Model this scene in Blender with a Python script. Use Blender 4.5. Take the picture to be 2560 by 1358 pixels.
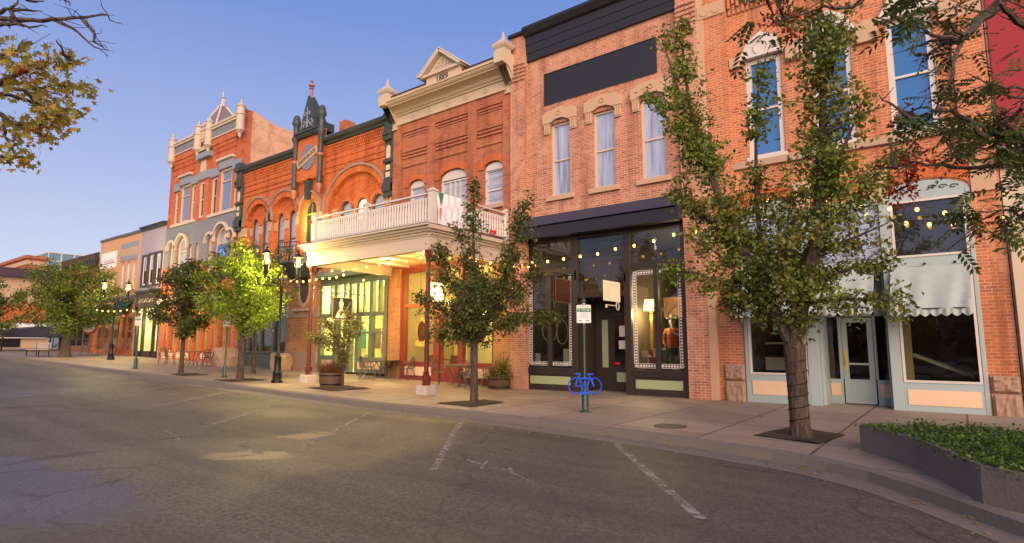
import bpy, bmesh, math, random
import numpy as np
from mathutils import Vector, Matrix
for o in list(bpy.data.objects): bpy.data.objects.remove(o)
SC = bpy.context.scene
COL = SC.collection
PI = math.pi
R = math.radians

# ------------------------------------------------------------------ camera, sky, sun, exposure
cam = bpy.data.cameras.new('camera'); cam_o = bpy.data.objects.new('camera', cam); COL.objects.link(cam_o)
cam.sensor_width = 36.0; cam.lens = 20.42; cam.clip_start = 0.1; cam.clip_end = 2000
cam_o.location = (0, -16.22, 1.5)
YAW, PITCH = R(52.557), R(7.144)
fwd = Vector((-math.cos(YAW) * math.cos(PITCH), math.sin(YAW) * math.cos(PITCH), math.sin(PITCH)))
cam_o.rotation_euler = fwd.to_track_quat('-Z', 'Y').to_euler()
SC.camera = cam_o

SUN_EL, SUN_AZ = R(17.0), R(-44.0)        # low evening sun behind the viewer's right shoulder, azimuth from -y towards -x
sun_from = Vector((-math.sin(SUN_AZ) * math.cos(SUN_EL), -math.cos(SUN_AZ) * math.cos(SUN_EL), math.sin(SUN_EL)))
W = bpy.data.worlds.new('World'); SC.world = W; W.use_nodes = True
nt = W.node_tree; nt.nodes.clear()
sky = nt.nodes.new('ShaderNodeTexSky'); sky.sky_type = 'NISHITA'; sky.sun_disc = False
sky.sun_elevation = SUN_EL; sky.sun_rotation = math.atan2(sun_from.x, sun_from.y)
sky.air_density = 1.0; sky.dust_density = 0.6; sky.ozone_density = 3.0; sky.altitude = 1400
SKY_K, SKY_MIX = 0.09, 0.8                # nishita strength; share of the dusk tint that its haze lacks
dim = nt.nodes.new('ShaderNodeVectorMath'); dim.operation = 'SCALE'; dim.inputs['Scale'].default_value = SKY_K
tcw = nt.nodes.new('ShaderNodeTexCoord'); spw = nt.nodes.new('ShaderNodeSeparateXYZ'); rpw = nt.nodes.new('ShaderNodeValToRGB'); mxw = nt.nodes.new('ShaderNodeMix'); mxw.data_type = 'RGBA'; mxw.inputs[0].default_value = SKY_MIX
while len(rpw.color_ramp.elements) < 5: rpw.color_ramp.elements.new(.5)
for e, (p, c) in zip(rpw.color_ramp.elements, ((0., (.385, .385, .455)), (.12, (.345, .35, .435)), (.3, (.225, .26, .435)), (.5, (.11, .175, .40)), (1., (.06, .13, .34)))):
    e.position = p; e.color = (*c, 1)
bg = nt.nodes.new('ShaderNodeBackground'); bg.inputs['Strength'].default_value = 1.0
wo = nt.nodes.new('ShaderNodeOutputWorld')
nt.links.new(sky.outputs[0], dim.inputs[0]); nt.links.new(tcw.outputs['Generated'], spw.inputs[0]); nt.links.new(spw.outputs[2], rpw.inputs[0])
nt.links.new(dim.outputs[0], mxw.inputs[6]); nt.links.new(rpw.outputs[0], mxw.inputs[7]); nt.links.new(mxw.outputs[2], bg.inputs[0]); nt.links.new(bg.outputs[0], wo.inputs[0])
sl = bpy.data.lights.new('sun', 'SUN'); sl.energy = 4.0; sl.angle = R(66); sl.color = (1.0, 0.71, 0.48)
sun = bpy.data.objects.new('sun', sl); COL.objects.link(sun)
sun.rotation_euler = (-sun_from).to_track_quat('-Z', 'Y').to_euler(); sun.location = sun_from * 60
SC.view_settings.view_transform = 'Standard'; SC.view_settings.look = 'None'
SC.view_settings.exposure = 0.88; SC.view_settings.gamma = 1.0; SC.view_settings.use_curve_mapping = False
SC.render.engine = 'CYCLES'
SC.cycles.use_denoising = True
SC.cycles.max_bounces = 6; SC.cycles.transparent_max_bounces = 12
SC.cycles.sample_clamp_indirect = 6.0
SC.cycles.caustics_reflective = False; SC.cycles.caustics_refractive = False

# ------------------------------------------------------------------ materials
def newmat(name):
    m = bpy.data.materials.new(name); m.use_nodes = True
    t = m.node_tree; t.nodes.clear()
    out = t.nodes.new('ShaderNodeOutputMaterial'); b = t.nodes.new('ShaderNodeBsdfPrincipled')
    t.links.new(b.outputs[0], out.inputs[0])
    return m, t, b, out
def N(t, k, **kw):
    n = t.nodes.new(k)
    for a, v in kw.items(): setattr(n, a, v)
    return n
def mixc(t, fac, a, b, mode='MIX'):
    n = t.nodes.new('ShaderNodeMix'); n.data_type = 'RGBA'; n.blend_type = mode
    for idx, v in ((0, fac), (6, a), (7, b)):
        if isinstance(v, (int, float)): n.inputs[idx].default_value = v
        elif isinstance(v, tuple): n.inputs[idx].default_value = (*v, 1) if len(v) == 3 else v
        else: t.links.new(v, n.inputs[idx])
    return n.outputs[2]
def noise(t, scale, detail=3, rough=.55, vec=None, dist=0.):
    n = t.nodes.new('ShaderNodeTexNoise'); n.inputs['Scale'].default_value = scale; n.inputs['Detail'].default_value = detail
    n.inputs['Roughness'].default_value = rough; n.inputs['Distortion'].default_value = dist
    if vec is None:
        vec = t.nodes.new('ShaderNodeTexCoord').outputs['Object']
    t.links.new(vec, n.inputs['Vector'])
    return n.outputs['Fac']
def ramp(t, fac, stops):
    n = t.nodes.new('ShaderNodeValToRGB'); e = n.color_ramp.elements
    while len(e) < len(stops): e.new(.5)
    for i, (p, c) in enumerate(stops):
        e[i].position = p; e[i].color = (*c, 1) if len(c) == 3 else c
    t.links.new(fac, n.inputs[0]); return n.outputs[0]
def bump(t, b, h, strength, dist=.01):
    n = t.nodes.new('ShaderNodeBump'); n.inputs['Strength'].default_value = strength; n.inputs['Distance'].default_value = dist
    t.links.new(h, n.inputs['Height']); t.links.new(n.outputs[0], b.inputs['Normal'])
def scl(c, k): return tuple(min(1, x * k) for x in c)

def plain(name, c, rough=.6, var=.18, scale=4., metal=0., bmp=.15, spec=.5, coat=0.):
    m, t, b, o = newmat(name)
    f = noise(t, scale, 5, .6)
    f2 = noise(t, scale * 9, 3, .6)
    col = mixc(t, f, scl(c, 1 - var), scl(c, 1 + var))
    col = mixc(t, f2, col, scl(c, 1 - var * .8)); 
    t.nodes[-1].inputs[0].default_value = .5
    b.inputs['Roughness'].default_value = rough; b.inputs['Metallic'].default_value = metal
    b.inputs['Specular IOR Level'].default_value = spec; b.inputs['Coat Weight'].default_value = coat
    t.links.new(mixc(t, .65, col, scl(c, 1.0)), b.inputs['Base Color'])
    if bmp: bump(t, b, f2, bmp, .01)
    return m
def brick(name, c1, c2, mortar, rough=.85, w=.215, h=.075, ms=.011, dark=.35, odd=None, soot=.25):
    m, t, b, o = newmat(name)
    tc = N(t, 'ShaderNodeTexCoord'); sp = N(t, 'ShaderNodeSeparateXYZ'); cb = N(t, 'ShaderNodeCombineXYZ'); ad = N(t, 'ShaderNodeMath', operation='ADD')
    t.links.new(tc.outputs['Object'], sp.inputs[0]); t.links.new(sp.outputs[0], ad.inputs[0]); t.links.new(sp.outputs[1], ad.inputs[1])
    t.links.new(ad.outputs[0], cb.inputs[0]); t.links.new(sp.outputs[2], cb.inputs[1])
    # slight waviness so the courses are not ruler straight
    br = N(t, 'ShaderNodeTexBrick'); br.offset = .5; br.squash = 1
    br.inputs['Scale'].default_value = 1; br.inputs['Brick Width'].default_value = w; br.inputs['Row Height'].default_value = h
    br.inputs['Mortar Size'].default_value = ms; br.inputs['Mortar Smooth'].default_value = .3; br.inputs['Bias'].default_value = -.1
    br.inputs['Color1'].default_value = (*c1, 1); br.inputs['Color2'].default_value = (*c2, 1); br.inputs['Mortar'].default_value = (*mortar, 1)
    wob = N(t, 'ShaderNodeVectorMath', operation='MULTIPLY_ADD')
    nn = N(t, 'ShaderNodeTexNoise'); nn.inputs['Scale'].default_value = 1.3; t.links.new(cb.outputs[0], nn.inputs['Vector'])
    t.links.new(nn.outputs['Color'], wob.inputs[0]); wob.inputs[1].default_value = (.03, .03, 0); t.links.new(cb.outputs[0], wob.inputs[2])
    t.links.new(wob.outputs[0], br.inputs['Vector'])
    big = noise(t, .55, 5, .65, tc.outputs['Object'])
    fine = noise(t, 14, 4, .7, tc.outputs['Object'])
    col = mixc(t, ramp(t, big, [(.35, (0, 0, 0)), (.75, (1, 1, 1))]), br.outputs['Color'], scl(c1, .7))
    t.nodes[-1]
    col = mixc(t, dark, br.outputs['Color'], col)
    # per-brick darker / odd coloured bricks from a blocky noise
    vo = N(t, 'ShaderNodeTexVoronoi'); vo.inputs['Scale'].default_value = 1
    mp = N(t, 'ShaderNodeVectorMath', operation='MULTIPLY'); mp.inputs[1].default_value = (1 / w, 1 / h, 0); t.links.new(wob.outputs[0], mp.inputs[0]); t.links.new(mp.outputs[0], vo.inputs['Vector'])
    sx = N(t, 'ShaderNodeSeparateColor'); t.links.new(vo.outputs['Color'], sx.inputs[0])
    od = ramp(t, sx.outputs[0], [(.72, (0, 0, 0)), (.95, (1, 1, 1))])
    keep = N(t, 'ShaderNodeMath', operation='MULTIPLY'); t.links.new(od, keep.inputs[0])
    inv = N(t, 'ShaderNodeMath', operation='SUBTRACT'); inv.inputs[0].default_value = 1; t.links.new(br.outputs['Fac'], inv.inputs[1]); t.links.new(inv.outputs[0], keep.inputs[1])
    k2 = N(t, 'ShaderNodeMath', operation='MULTIPLY'); k2.inputs[1].default_value = .75; t.links.new(keep.outputs[0], k2.inputs[0])
    col = mixc(t, k2.outputs[0], col, odd or scl(c2, .45))
    col = mixc(t, ramp(t, fine, [(.3, (0, 0, 0)), (.8, (soot, soot, soot))]), col, scl(mortar, .8))
    ms_ = N(t, 'ShaderNodeMapping'); ms_.inputs['Scale'].default_value = (2.2, 2.2, .16); t.links.new(tc.outputs['Object'], ms_.inputs[0])
    col = mixc(t, ramp(t, noise(t, 1, 5, .65, ms_.outputs[0]), [(.48, (0, 0, 0)), (.72, (.65, .65, .65))]), col, scl(c2, .4))            # rain streaks
    pt = ramp(t, noise(t, .8, 3, .5, tc.outputs['Object'], 1.2), [(.56, (0, 0, 0)), (.6, (.4, .4, .4))]); col = mixc(t, pt, col, mixc(t, .6, scl(c1, 1.15), mortar))   # repointed patches
    t.links.new(col, b.inputs['Base Color']); b.inputs['Roughness'].default_value = rough; b.inputs['Specular IOR Level'].default_value = .25
    iv = N(t, 'ShaderNodeMath', operation='SUBTRACT'); iv.inputs[0].default_value = 1; t.links.new(br.outputs['Fac'], iv.inputs[1])
    bump(t, b, iv.outputs[0], .55, .012)
    return m
def glass_clear(name, tint=(.9, .95, .92), refl=1.0):
    m = bpy.data.materials.new(name); m.use_nodes = True; t = m.node_tree; t.nodes.clear()
    o = N(t, 'ShaderNodeOutputMaterial'); tr = N(t, 'ShaderNodeBsdfTransparent'); gl = N(t, 'ShaderNodeBsdfGlossy'); mx = N(t, 'ShaderNodeMixShader'); fr = N(t, 'ShaderNodeFresnel')
    tr.inputs[0].default_value = (*tint, 1); gl.inputs['Roughness'].default_value = .015; fr.inputs[0].default_value = 1.6
    mu = N(t, 'ShaderNodeMath', operation='MULTIPLY'); mu.inputs[1].default_value = refl; mu.use_clamp = True
    gb = N(t, 'ShaderNodeNewGeometry'); fb = N(t, 'ShaderNodeMath', operation='SUBTRACT'); fb.inputs[0].default_value = 1; t.links.new(gb.outputs['Backfacing'], fb.inputs[1]); ff = N(t, 'ShaderNodeMath', operation='MULTIPLY'); t.links.new(fr.outputs[0], ff.inputs[0]); t.links.new(fb.outputs[0], ff.inputs[1])   # the inner face of a pane adds no second mirror
    t.links.new(ff.outputs[0], mu.inputs[0]); t.links.new(mu.outputs[0], mx.inputs[0]); t.links.new(tr.outputs[0], mx.inputs[1]); t.links.new(gl.outputs[0], mx.inputs[2]); t.links.new(mx.outputs[0], o.inputs[0])
    # old panes are never flat: a slow ripple in the reflection
    bp = N(t, 'ShaderNodeBump'); bp.inputs['Strength'].default_value = .12; bp.inputs['Distance'].default_value = .05
    t.links.new(noise(t, 1.4, 2), bp.inputs['Height']); t.links.new(bp.outputs[0], gl.inputs['Normal'])
    return m
def pane_mat(name, c, gloss=.35, var=.15):
    m = bpy.data.materials.new(name); m.use_nodes = True; t = m.node_tree; t.nodes.clear()
    o = N(t, 'ShaderNodeOutputMaterial'); d = N(t, 'ShaderNodeBsdfDiffuse'); gl = N(t, 'ShaderNodeBsdfGlossy'); mx = N(t, 'ShaderNodeMixShader'); mx.inputs[0].default_value = gloss
    gl.inputs['Roughness'].default_value = .02
    t.links.new(mixc(t, noise(t, 1.5, 3), scl(c, 1 - var), scl(c, 1 + var)), d.inputs[0])
    bp = N(t, 'ShaderNodeBump'); bp.inputs['Strength'].default_value = .15; bp.inputs['Distance'].default_value = .05
    t.links.new(noise(t, 1.2, 2), bp.inputs['Height']); t.links.new(bp.outputs[0], gl.inputs['Normal'])
    t.links.new(d.outputs[0], mx.inputs[1]); t.links.new(gl.outputs[0], mx.inputs[2]); t.links.new(mx.outputs[0], o.inputs[0])
    return m
def curtain_pane(name, c, gloss, vert):
    m = pane_mat(name, c, gloss); t = m.node_tree; d = next(n for n in t.nodes if n.type == 'BSDF_DIFFUSE')
    mp = N(t, 'ShaderNodeMapping'); mp.inputs['Scale'].default_value = (7, 7, .5) if vert else (.8, .8, 22); t.links.new(N(t, 'ShaderNodeTexCoord').outputs['Object'], mp.inputs[0])
    f = noise(t, 1, 3, .6, mp.outputs[0]); t.links.new(ramp(t, f, [(.32, scl(c, .45)), (.5, c), (.7, scl(c, 1.25))]), d.inputs[0]); return m
def emit(name, c, s):
    m = bpy.data.materials.new(name); m.use_nodes = True; t = m.node_tree; t.nodes.clear()
    o = N(t, 'ShaderNodeOutputMaterial'); e = N(t, 'ShaderNodeEmission'); e.inputs[0].default_value = (*c, 1); e.inputs[1].default_value = s
    t.links.new(e.outputs[0], o.inputs[0]); return m
def leafmat(name, cols, red=None, redamt=.0, trans=.35):
    m = bpy.data.materials.new(name); m.use_nodes = True; t = m.node_tree; t.nodes.clear()
    o = N(t, 'ShaderNodeOutputMaterial'); p = N(t, 'ShaderNodeBsdfPrincipled'); tr = N(t, 'ShaderNodeBsdfTranslucent'); mx = N(t, 'ShaderNodeMixShader'); mx.inputs[0].default_value = trans
    gi = N(t, 'ShaderNodeNewGeometry')
    n = len(cols); col = ramp(t, gi.outputs['Random Per Island'], [(i / max(1, n - 1), c) for i, c in enumerate(cols)])
    if red:
        f = noise(t, 1.1, 3, .6)
        f = ramp(t, f, [(.5, (0, 0, 0)), (.72, (redamt,) * 3)])
        col = mixc(t, f, col, red)
    t.links.new(col, p.inputs['Base Color']); t.links.new(col, tr.inputs[0])
    p.inputs['Roughness'].default_value = .45; p.inputs['Specular IOR Level'].default_value = .35
    t.links.new(p.outputs[0], mx.inputs[1]); t.links.new(tr.outputs[0], mx.inputs[2]); t.links.new(mx.outputs[0], o.inputs[0]); return m

M = {}
M['brick_rose'] = brick('brick_rose', (.50, .195, .115), (.37, .125, .068), (.56, .39, .28), odd=(.17, .055, .04))
M['brick_amber'] = brick('brick_amber', (.53, .165, .07), (.43, .115, .048), (.58, .35, .21), odd=(.24, .08, .045))
M['brick_dark'] = brick('brick_dark', (.42, .125, .064), (.34, .088, .044), (.41, .2, .125), odd=(.2, .055, .035))
M['brick_orange'] = brick('brick_orange', (.55, .12, .03), (.44, .08, .02), (.5, .19, .08), odd=(.25, .055, .03))
M['brick_scarlet'] = brick('brick_scarlet', (.54, .11, .038), (.44, .08, .026), (.46, .2, .11), odd=(.27, .07, .04))
M['brick_pale'] = brick('brick_pale', (.58, .30, .18), (.48, .2, .105), (.6, .46, .34), odd=(.26, .1, .06), dark=.6)
M['brick_lamp'] = brick('brick_lamp', (.44, .20, .07), (.36, .14, .05), (.48, .3, .15))
M['stone'] = plain('sandstone', (.40, .28, .20), .85, .25, 3, bmp=.5)
M['stone_rough'] = plain('rough_stone', (.31, .2, .145), .9, .3, 5, bmp=.6)
M['stone_grey'] = plain('weathered_brown_stone', (.25, .185, .16), .85, .3, 5, bmp=.5)
M['stone_tan'] = plain('tan_stone', (.47, .31, .2), .8, .2, 3, bmp=.4)
M['cream'] = plain('cream_paint', (.5, .4, .28), .55, .12, 2)
M['turret_cream'] = plain('weathered_cream_paint', (.46, .36, .29), .6, .2, 3)
M['cream_pale'] = plain('pale_cream_paint', (.5, .41, .325), .55, .1, 2)
M['white'] = plain('white_paint', (.54, .5, .47), .5, .1, 2)
M['offwhite'] = plain('weathered_white_paint', (.66, .6, .54), .6, .15, 5)
M['black'] = plain('black_paint', (.016, .016, .021), .45, .3, 3)
M['black_warm'] = plain('dark_brown_paint', (.03, .021, .018), .42, .3, 3)
M['navy'] = plain('navy_awning_cloth', (.03, .036, .065), .55, .4, 2)
M['sage'] = plain('sage_green_panel', (.30, .36, .2), .5, .12, 3)
M['teal'] = plain('pale_teal_paint', (.30, .385, .40), .5, .12, 2)
M['teal_cloth'] = plain('pale_teal_canvas', (.31, .375, .37), .85, .2, 2.5)
M['cream_panel'] = plain('tan_panel_paint', (.66, .47, .32), .6, .1, 3)
M['grey_green'] = plain('grey_green_paint', (.07, .09, .085), .5, .2, 3)
M['dark_green'] = plain('dark_green_paint', (.035, .05, .047), .5, .3, 3)
M['shop_green'] = plain('blue_green_shop_paint', (.12, .155, .115), .5, .15, 3)
M['olive'] = plain('olive_green_paint', (.19, .2, .09), .5, .2, 3)
M['maroon'] = plain('maroon_paint', (.115, .017, .013), .4, .2, 3)
M['red_frame'] = plain('red_brown_paint', (.2, .035, .02), .45, .2, 3)
M['red_panel'] = plain('crimson_panel', (.27, .009, .018), .7, .1, 1)
M['blue_grey'] = plain('blue_grey_stone_paint', (.17, .185, .215), .7, .45, 9, bmp=.8)
M['blue_grey_trim'] = plain('slate_blue_trim', (.21, .24, .29), .6, .15, 4)
M['lavender'] = plain('lavender_stucco', (.27, .24, .32), .8, .08, 3)
M['peach'] = plain('peach_stucco', (.48, .27, .14), .8, .1, 3)
M['peach_deep'] = plain('deep_peach_stucco', (.62, .33, .15), .8, .1, 3)
M['plum'] = plain('plum_trim', (.045, .03, .045), .5, .2, 3)
M['awning_green'] = plain('bottle_green_canvas', (.012, .06, .045), .8, .2, 2)
M['slate'] = plain('slate_roof', (.17, .14, .16), .8, .35, 8, bmp=.6)
M['roof'] = plain('flat_roof_gravel', (.12, .11, .1), .95, .3, 4)
M['iron'] = plain('black_iron', (.018, .018, .018), .4, .2, 6, metal=.6)
M['post_green'] = plain('dark_green_post_paint', (.012, .045, .032), .4, .25, 5)
M['bike_blue'] = plain('bright_blue_enamel', (.003, .085, .60), .5, .15, 5, spec=.25)
M['chair'] = plain('bronze_wire_metal', (.13, .105, .09), .4, .2, 8, metal=.5)
M['table'] = plain('table_metal', (.09, .07, .06), .5, .2, 8, metal=.3)
M['concrete'] = plain('concrete', (.165, .14, .122), .85, .5, 3, bmp=.8)
M['concrete_block'] = plain('pale_concrete', (.48, .42, .38), .8, .15, 4, bmp=.3)
M['barrel'] = plain('barrel_wood', (.10, .055, .032), .7, .4, 6, bmp=.5)
M['soil'] = plain('bark_mulch', (.045, .026, .018), .95, .6, 25, bmp=1.)
def bark_mat():
    m, t, b, o = newmat('bark'); mp = N(t, 'ShaderNodeMapping'); mp.inputs['Scale'].default_value = (22, 22, 4.5); t.links.new(N(t, 'ShaderNodeTexCoord').outputs['Object'], mp.inputs[0])
    f = noise(t, 1, 5, .65, mp.outputs[0], .8); q = noise(t, 3, 4, .6)
    c = ramp(t, f, [(.34, (.018, .012, .01)), (.5, (.065, .043, .034)), (.66, (.13, .092, .072))])
    t.links.new(mixc(t, ramp(t, q, [(.45, (0, 0, 0)), (.7, (.6,) * 3)]), c, (.05, .04, .034)), b.inputs['Base Color']); b.inputs['Roughness'].default_value = .95; bump(t, b, f, 1., .03); return m
M['bark'] = bark_mat()
M['twig'] = plain('twig_bark', (.05, .035, .035), .9, .3, 10)
M['glass'] = glass_clear('shop_glass')
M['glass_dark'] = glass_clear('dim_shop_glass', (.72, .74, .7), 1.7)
M['pane_sky'] = pane_mat('pane_sky', (.012, .12, .34), .25)  # blue sky reflection put into the pane colour
M['pane_blind'] = curtain_pane('pane_blind', (.33, .37, .50), .2, True)
M['pane_slats'] = curtain_pane('pane_slats', (.36, .38, .46), .2, False)
M['pane_lav'] = pane_mat('pane_lavender', (.3, .32, .42), .4)
M['pane_dark'] = pane_mat('pane_dark', (.018, .018, .02), .12)
M['pane_blue'] = pane_mat('pane_blue', (.07, .12, .25), .5)
M['gold'] = plain('gilt', (.62, .42, .08), .4, .1, 4)
M['sign_cream'] = plain('cream_sign_board', (.85, .68, .48), .6, .05, 3)
M['sign_brown'] = plain('brown_sign_board', (.07, .018, .012), .5, .15, 3)
M['sign_white'] = plain('white_sign_board', (.72, .70, .68), .5, .06, 3)
M['sign_green'] = plain('green_sign_paint', (.0, .16, .09), .5, .1, 3)
M['sign_red'] = plain('red_lettering', (.5, .02, .03), .5, .1, 3)
M['banner'] = plain('white_banner_cloth', (.76, .70, .74), .8, .05, 2)
M['banner_green'] = plain('green_banner_print', (.03, .2, .08), .8, .1, 2)
M['banner_orange'] = plain('orange_banner_print', (.5, .2, .08), .8, .1, 2)
M['ribbon'] = plain('red_ribbon', (.6, .01, .008), .5, .1, 3)
M['copper'] = plain('copper_finial', (.3, .13, .09), .5, .2, 5)
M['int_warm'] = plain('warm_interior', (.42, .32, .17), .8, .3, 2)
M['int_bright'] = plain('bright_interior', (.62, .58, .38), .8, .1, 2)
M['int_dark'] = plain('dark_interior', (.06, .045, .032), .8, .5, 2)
M['int_wood'] = plain('interior_wood', (.2, .1, .045), .6, .3, 4)
M['cloth_dark'] = plain('dark_cloth', (.03, .035, .05), .9, .2, 8)
M['cloth_white'] = plain('white_cloth', (.75, .7, .62), .9, .1, 8)
M['skin'] = plain('mannequin_skin', (.6, .5, .4), .5, .1, 4)
M['goods'] = [plain('goods_%s' % n, c, .7, .2, 6) for n, c in (('red', (.35, .06, .04)), ('teal', (.05, .2, .2)), ('tan', (.45, .3, .16)), ('white', (.65, .6, .5)), ('brown', (.15, .08, .04)), ('green', (.1, .17, .05)))]
M['bulb'] = emit('bulb_glow', (1.0, .56, .11), 3.2)
M['lantern_glow'] = emit('lantern_glow', (1.0, .66, .14), 4)
M['shade_glow'] = emit('lamp_shade_glow', (1.0, .68, .26), 4)
M['boxsign_glow'] = emit('backlit_sign', (1.0, .7, .3), 2.2)
M['blue_sign'] = plain('blue_sign_print', (.02, .13, .5), .5, .1, 3)
M['blue_mark'] = plain('pale_blue_sign_print', (.45, .7, .9), .5, .05, 3)
def stripes(name, a, b, c, scale):
    m, t, bs, o = newmat(name)
    tc = N(t, 'ShaderNodeTexCoord'); sp = N(t, 'ShaderNodeSeparateXYZ'); t.links.new(tc.outputs['Object'], sp.inputs[0])
    mm = N(t, 'ShaderNodeMath', operation='MULTIPLY'); mm.inputs[1].default_value = scale; t.links.new(sp.outputs[2], mm.inputs[0])
    fr = N(t, 'ShaderNodeMath', operation='FRACT'); t.links.new(mm.outputs[0], fr.inputs[0])
    col = ramp(t, fr.outputs[0], [(0, a), (.3, b), (.34, c), (.6, c), (.64, a)]); t.nodes[-1].color_ramp.interpolation = 'CONSTANT'
    t.links.new(col, bs.inputs['Base Color']); bs.inputs['Roughness'].default_value = .9; return m
M['poncho'] = stripes('striped_knit', (.4, .08, .03), (.5, .3, .12), (.08, .05, .05), 9)

# asphalt with worn, repaired and damp areas and painted lamp gleam
def asphalt():
    m, t, b, o = newmat('asphalt')
    tc = N(t, 'ShaderNodeTexCoord').outputs['Object']
    big = noise(t, .22, 6, .62, tc, .6); mid = noise(t, 1.6, 5, .6, tc); fine = noise(t, 38, 4, .8, tc); grit = noise(t, 240, 2, .6, tc)
    col = mixc(t, big, (.075, .06, .05), (.125, .098, .082))
    col = mixc(t, ramp(t, mid, [(.4, (0, 0, 0)), (.7, (.5, .5, .5))]), col, (.092, .075, .066))
    col = mixc(t, ramp(t, fine, [(.35, (0, 0, 0)), (.75, (.85, .85, .85))]), col, (.23, .195, .165))
    col = mixc(t, ramp(t, noise(t, 22, 4, .75, tc), [(.42, (0, 0, 0)), (.6, (.85, .85, .85))]), col, (.042, .035, .031))
    col = mixc(t, ramp(t, grit, [(.62, (0, 0, 0)), (.75, (.5, .5, .5))]), col, (.2, .18, .15))
    def spot(cx, cy, rx, ry, rot, soft):       # a worn, sealed or lamp-gilded area of the surface with a ragged edge
        mp = N(t, 'ShaderNodeMapping'); mp.vector_type = 'TEXTURE'; mp.inputs['Location'].default_value = (cx, cy, 0); mp.inputs['Rotation'].default_value = (0, 0, rot); mp.inputs['Scale'].default_value = (rx, ry, 1)
        dz = N(t, 'ShaderNodeVectorMath', operation='MULTIPLY_ADD'); nd = N(t, 'ShaderNodeTexNoise'); nd.inputs['Scale'].default_value = 1.1; nd.inputs['Detail'].default_value = 6; nd.inputs['Roughness'].default_value = .65
        t.links.new(tc, nd.inputs['Vector']); t.links.new(nd.outputs['Color'], dz.inputs[0]); dz.inputs[1].default_value = (1.3, 1.3, 0); t.links.new(tc, dz.inputs[2]); sb = N(t, 'ShaderNodeVectorMath', operation='SUBTRACT'); t.links.new(dz.outputs[0], sb.inputs[0]); sb.inputs[1].default_value = (.65, .65, 0)
        t.links.new(sb.outputs[0], mp.inputs[0]); sp = N(t, 'ShaderNodeSeparateXYZ'); t.links.new(mp.outputs[0], sp.inputs[0]); cb = N(t, 'ShaderNodeCombineXYZ'); t.links.new(sp.outputs[0], cb.inputs[0]); t.links.new(sp.outputs[1], cb.inputs[1])
        ln = N(t, 'ShaderNodeVectorMath', operation='LENGTH'); t.links.new(cb.outputs[0], ln.inputs[0])
        return ramp(t, ln.outputs['Value'], [(max(0, 1 - soft) * .8, (1, 1, 1)), (.8, (0, 0, 0))])
    mt = N(t, 'ShaderNodeMapping'); mt.inputs['Scale'].default_value = (.05, 1.1, 1); t.links.new(tc, mt.inputs[0])
    col = mixc(t, ramp(t, noise(t, 1, 4, .6, mt.outputs[0]), [(.42, (0, 0, 0)), (.66, (.65,) * 3)]), col, (.045, .037, .033))   # tyre-polished lanes
    sealed = spot(-9.6, -14.3, 4.2, 1.15, .1, .2)
    col = mixc(t, mixc(t, fine, sealed, (0, 0, 0)), col, (.07, .07, .088)); t.nodes[-1].inputs[0].default_value = .5
    col = mixc(t, sealed, col, mixc(t, ramp(t, fine, [(.4, (0, 0, 0)), (.8, (1, 1, 1))]), (.05, .052, .075), (.17, .175, .25)))
    for q in ((-8.6, -11.4, 1.0, .5, .5), (-9.55, -9.9, .75, .42, 1.0)):  # rough patches, with golden lamp reflection put into their colour
        gr = spot(*q, .35); col = mixc(t, mixc(t, .75, (0, 0, 0), gr), col, mixc(t, ramp(t, fine, [(.35, (0, 0, 0)), (.7, (1, 1, 1))]), (.13, .10, .065), (.5, .38, .22)))
    # tar-sealed cracks
    vo = N(t, 'ShaderNodeTexVoronoi', feature='DISTANCE_TO_EDGE'); vo.inputs['Scale'].default_value = .2
    ws = N(t, 'ShaderNodeVectorMath', operation='MULTIPLY_ADD'); nz = N(t, 'ShaderNodeTexNoise'); nz.inputs['Scale'].default_value = .9; nz.inputs['Detail'].default_value = 5
    t.links.new(tc, nz.inputs['Vector']); t.links.new(nz.outputs['Color'], ws.inputs[0]); ws.inputs[1].default_value = (1.6, 1.6, 0); t.links.new(tc, ws.inputs[2]); t.links.new(ws.outputs[0], vo.inputs['Vector'])
    cr = ramp(t, vo.outputs['Distance'], [(.0, (.9, .9, .9)), (.004, (.9, .9, .9)), (.007, (0, 0, 0))])
    col = mixc(t, mixc(t, ramp(t, mid, [(.36, (0, 0, 0)), (.55, (.85,) * 3)]), (0, 0, 0), cr), col, (.035, .03, .028))
    t.links.new(col, b.inputs['Base Color'])
    r = ramp(t, big, [(.3, (.42,) * 3), (.6, (.7,) * 3)]); t.links.new(r, b.inputs['Roughness'])
    b.inputs['Specular IOR Level'].default_value = .5
    bump(t, b, fine, .9, .02); return m
M['asphalt'] = asphalt()
def patch_mat():
    m, t, b, o = newmat('dark_sealed_asphalt')
    tc = N(t, 'ShaderNodeTexCoord').outputs['Object']
    f = noise(t, 60, 3, .7, tc); g = noise(t, 1.1, 5, .6, tc)
    t.links.new(mixc(t, ramp(t, f, [(.4, (0, 0, 0)), (.8, (1, 1, 1))]), (.055, .055, .068), (.12, .12, .155)), b.inputs['Base Color'])
    t.links.new(ramp(t, g, [(.3, (.28,) * 3), (.7, (.5,) * 3)]), b.inputs['Roughness']); bump(t, b, f, .5, .012); return m
M['asphalt_dark'] = patch_mat()
def gravel_mat():
    m, t, b, o = newmat('lamp_gilded_aggregate')
    tc = N(t, 'ShaderNodeTexCoord').outputs['Object']
    f = noise(t, 45, 3, .7, tc); g = noise(t, 1.5, 4, .6, tc)
    t.links.new(mixc(t, ramp(t, f, [(.35, (0, 0, 0)), (.7, (1, 1, 1))]), (.09, .07, .045), (.40, .30, .17)), b.inputs['Base Color'])  # rough grit with golden lamp reflection in its colour
    b.inputs['Roughness'].default_value = .5; bump(t, b, f, .7, .015); return m
M['aggregate'] = gravel_mat()
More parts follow.
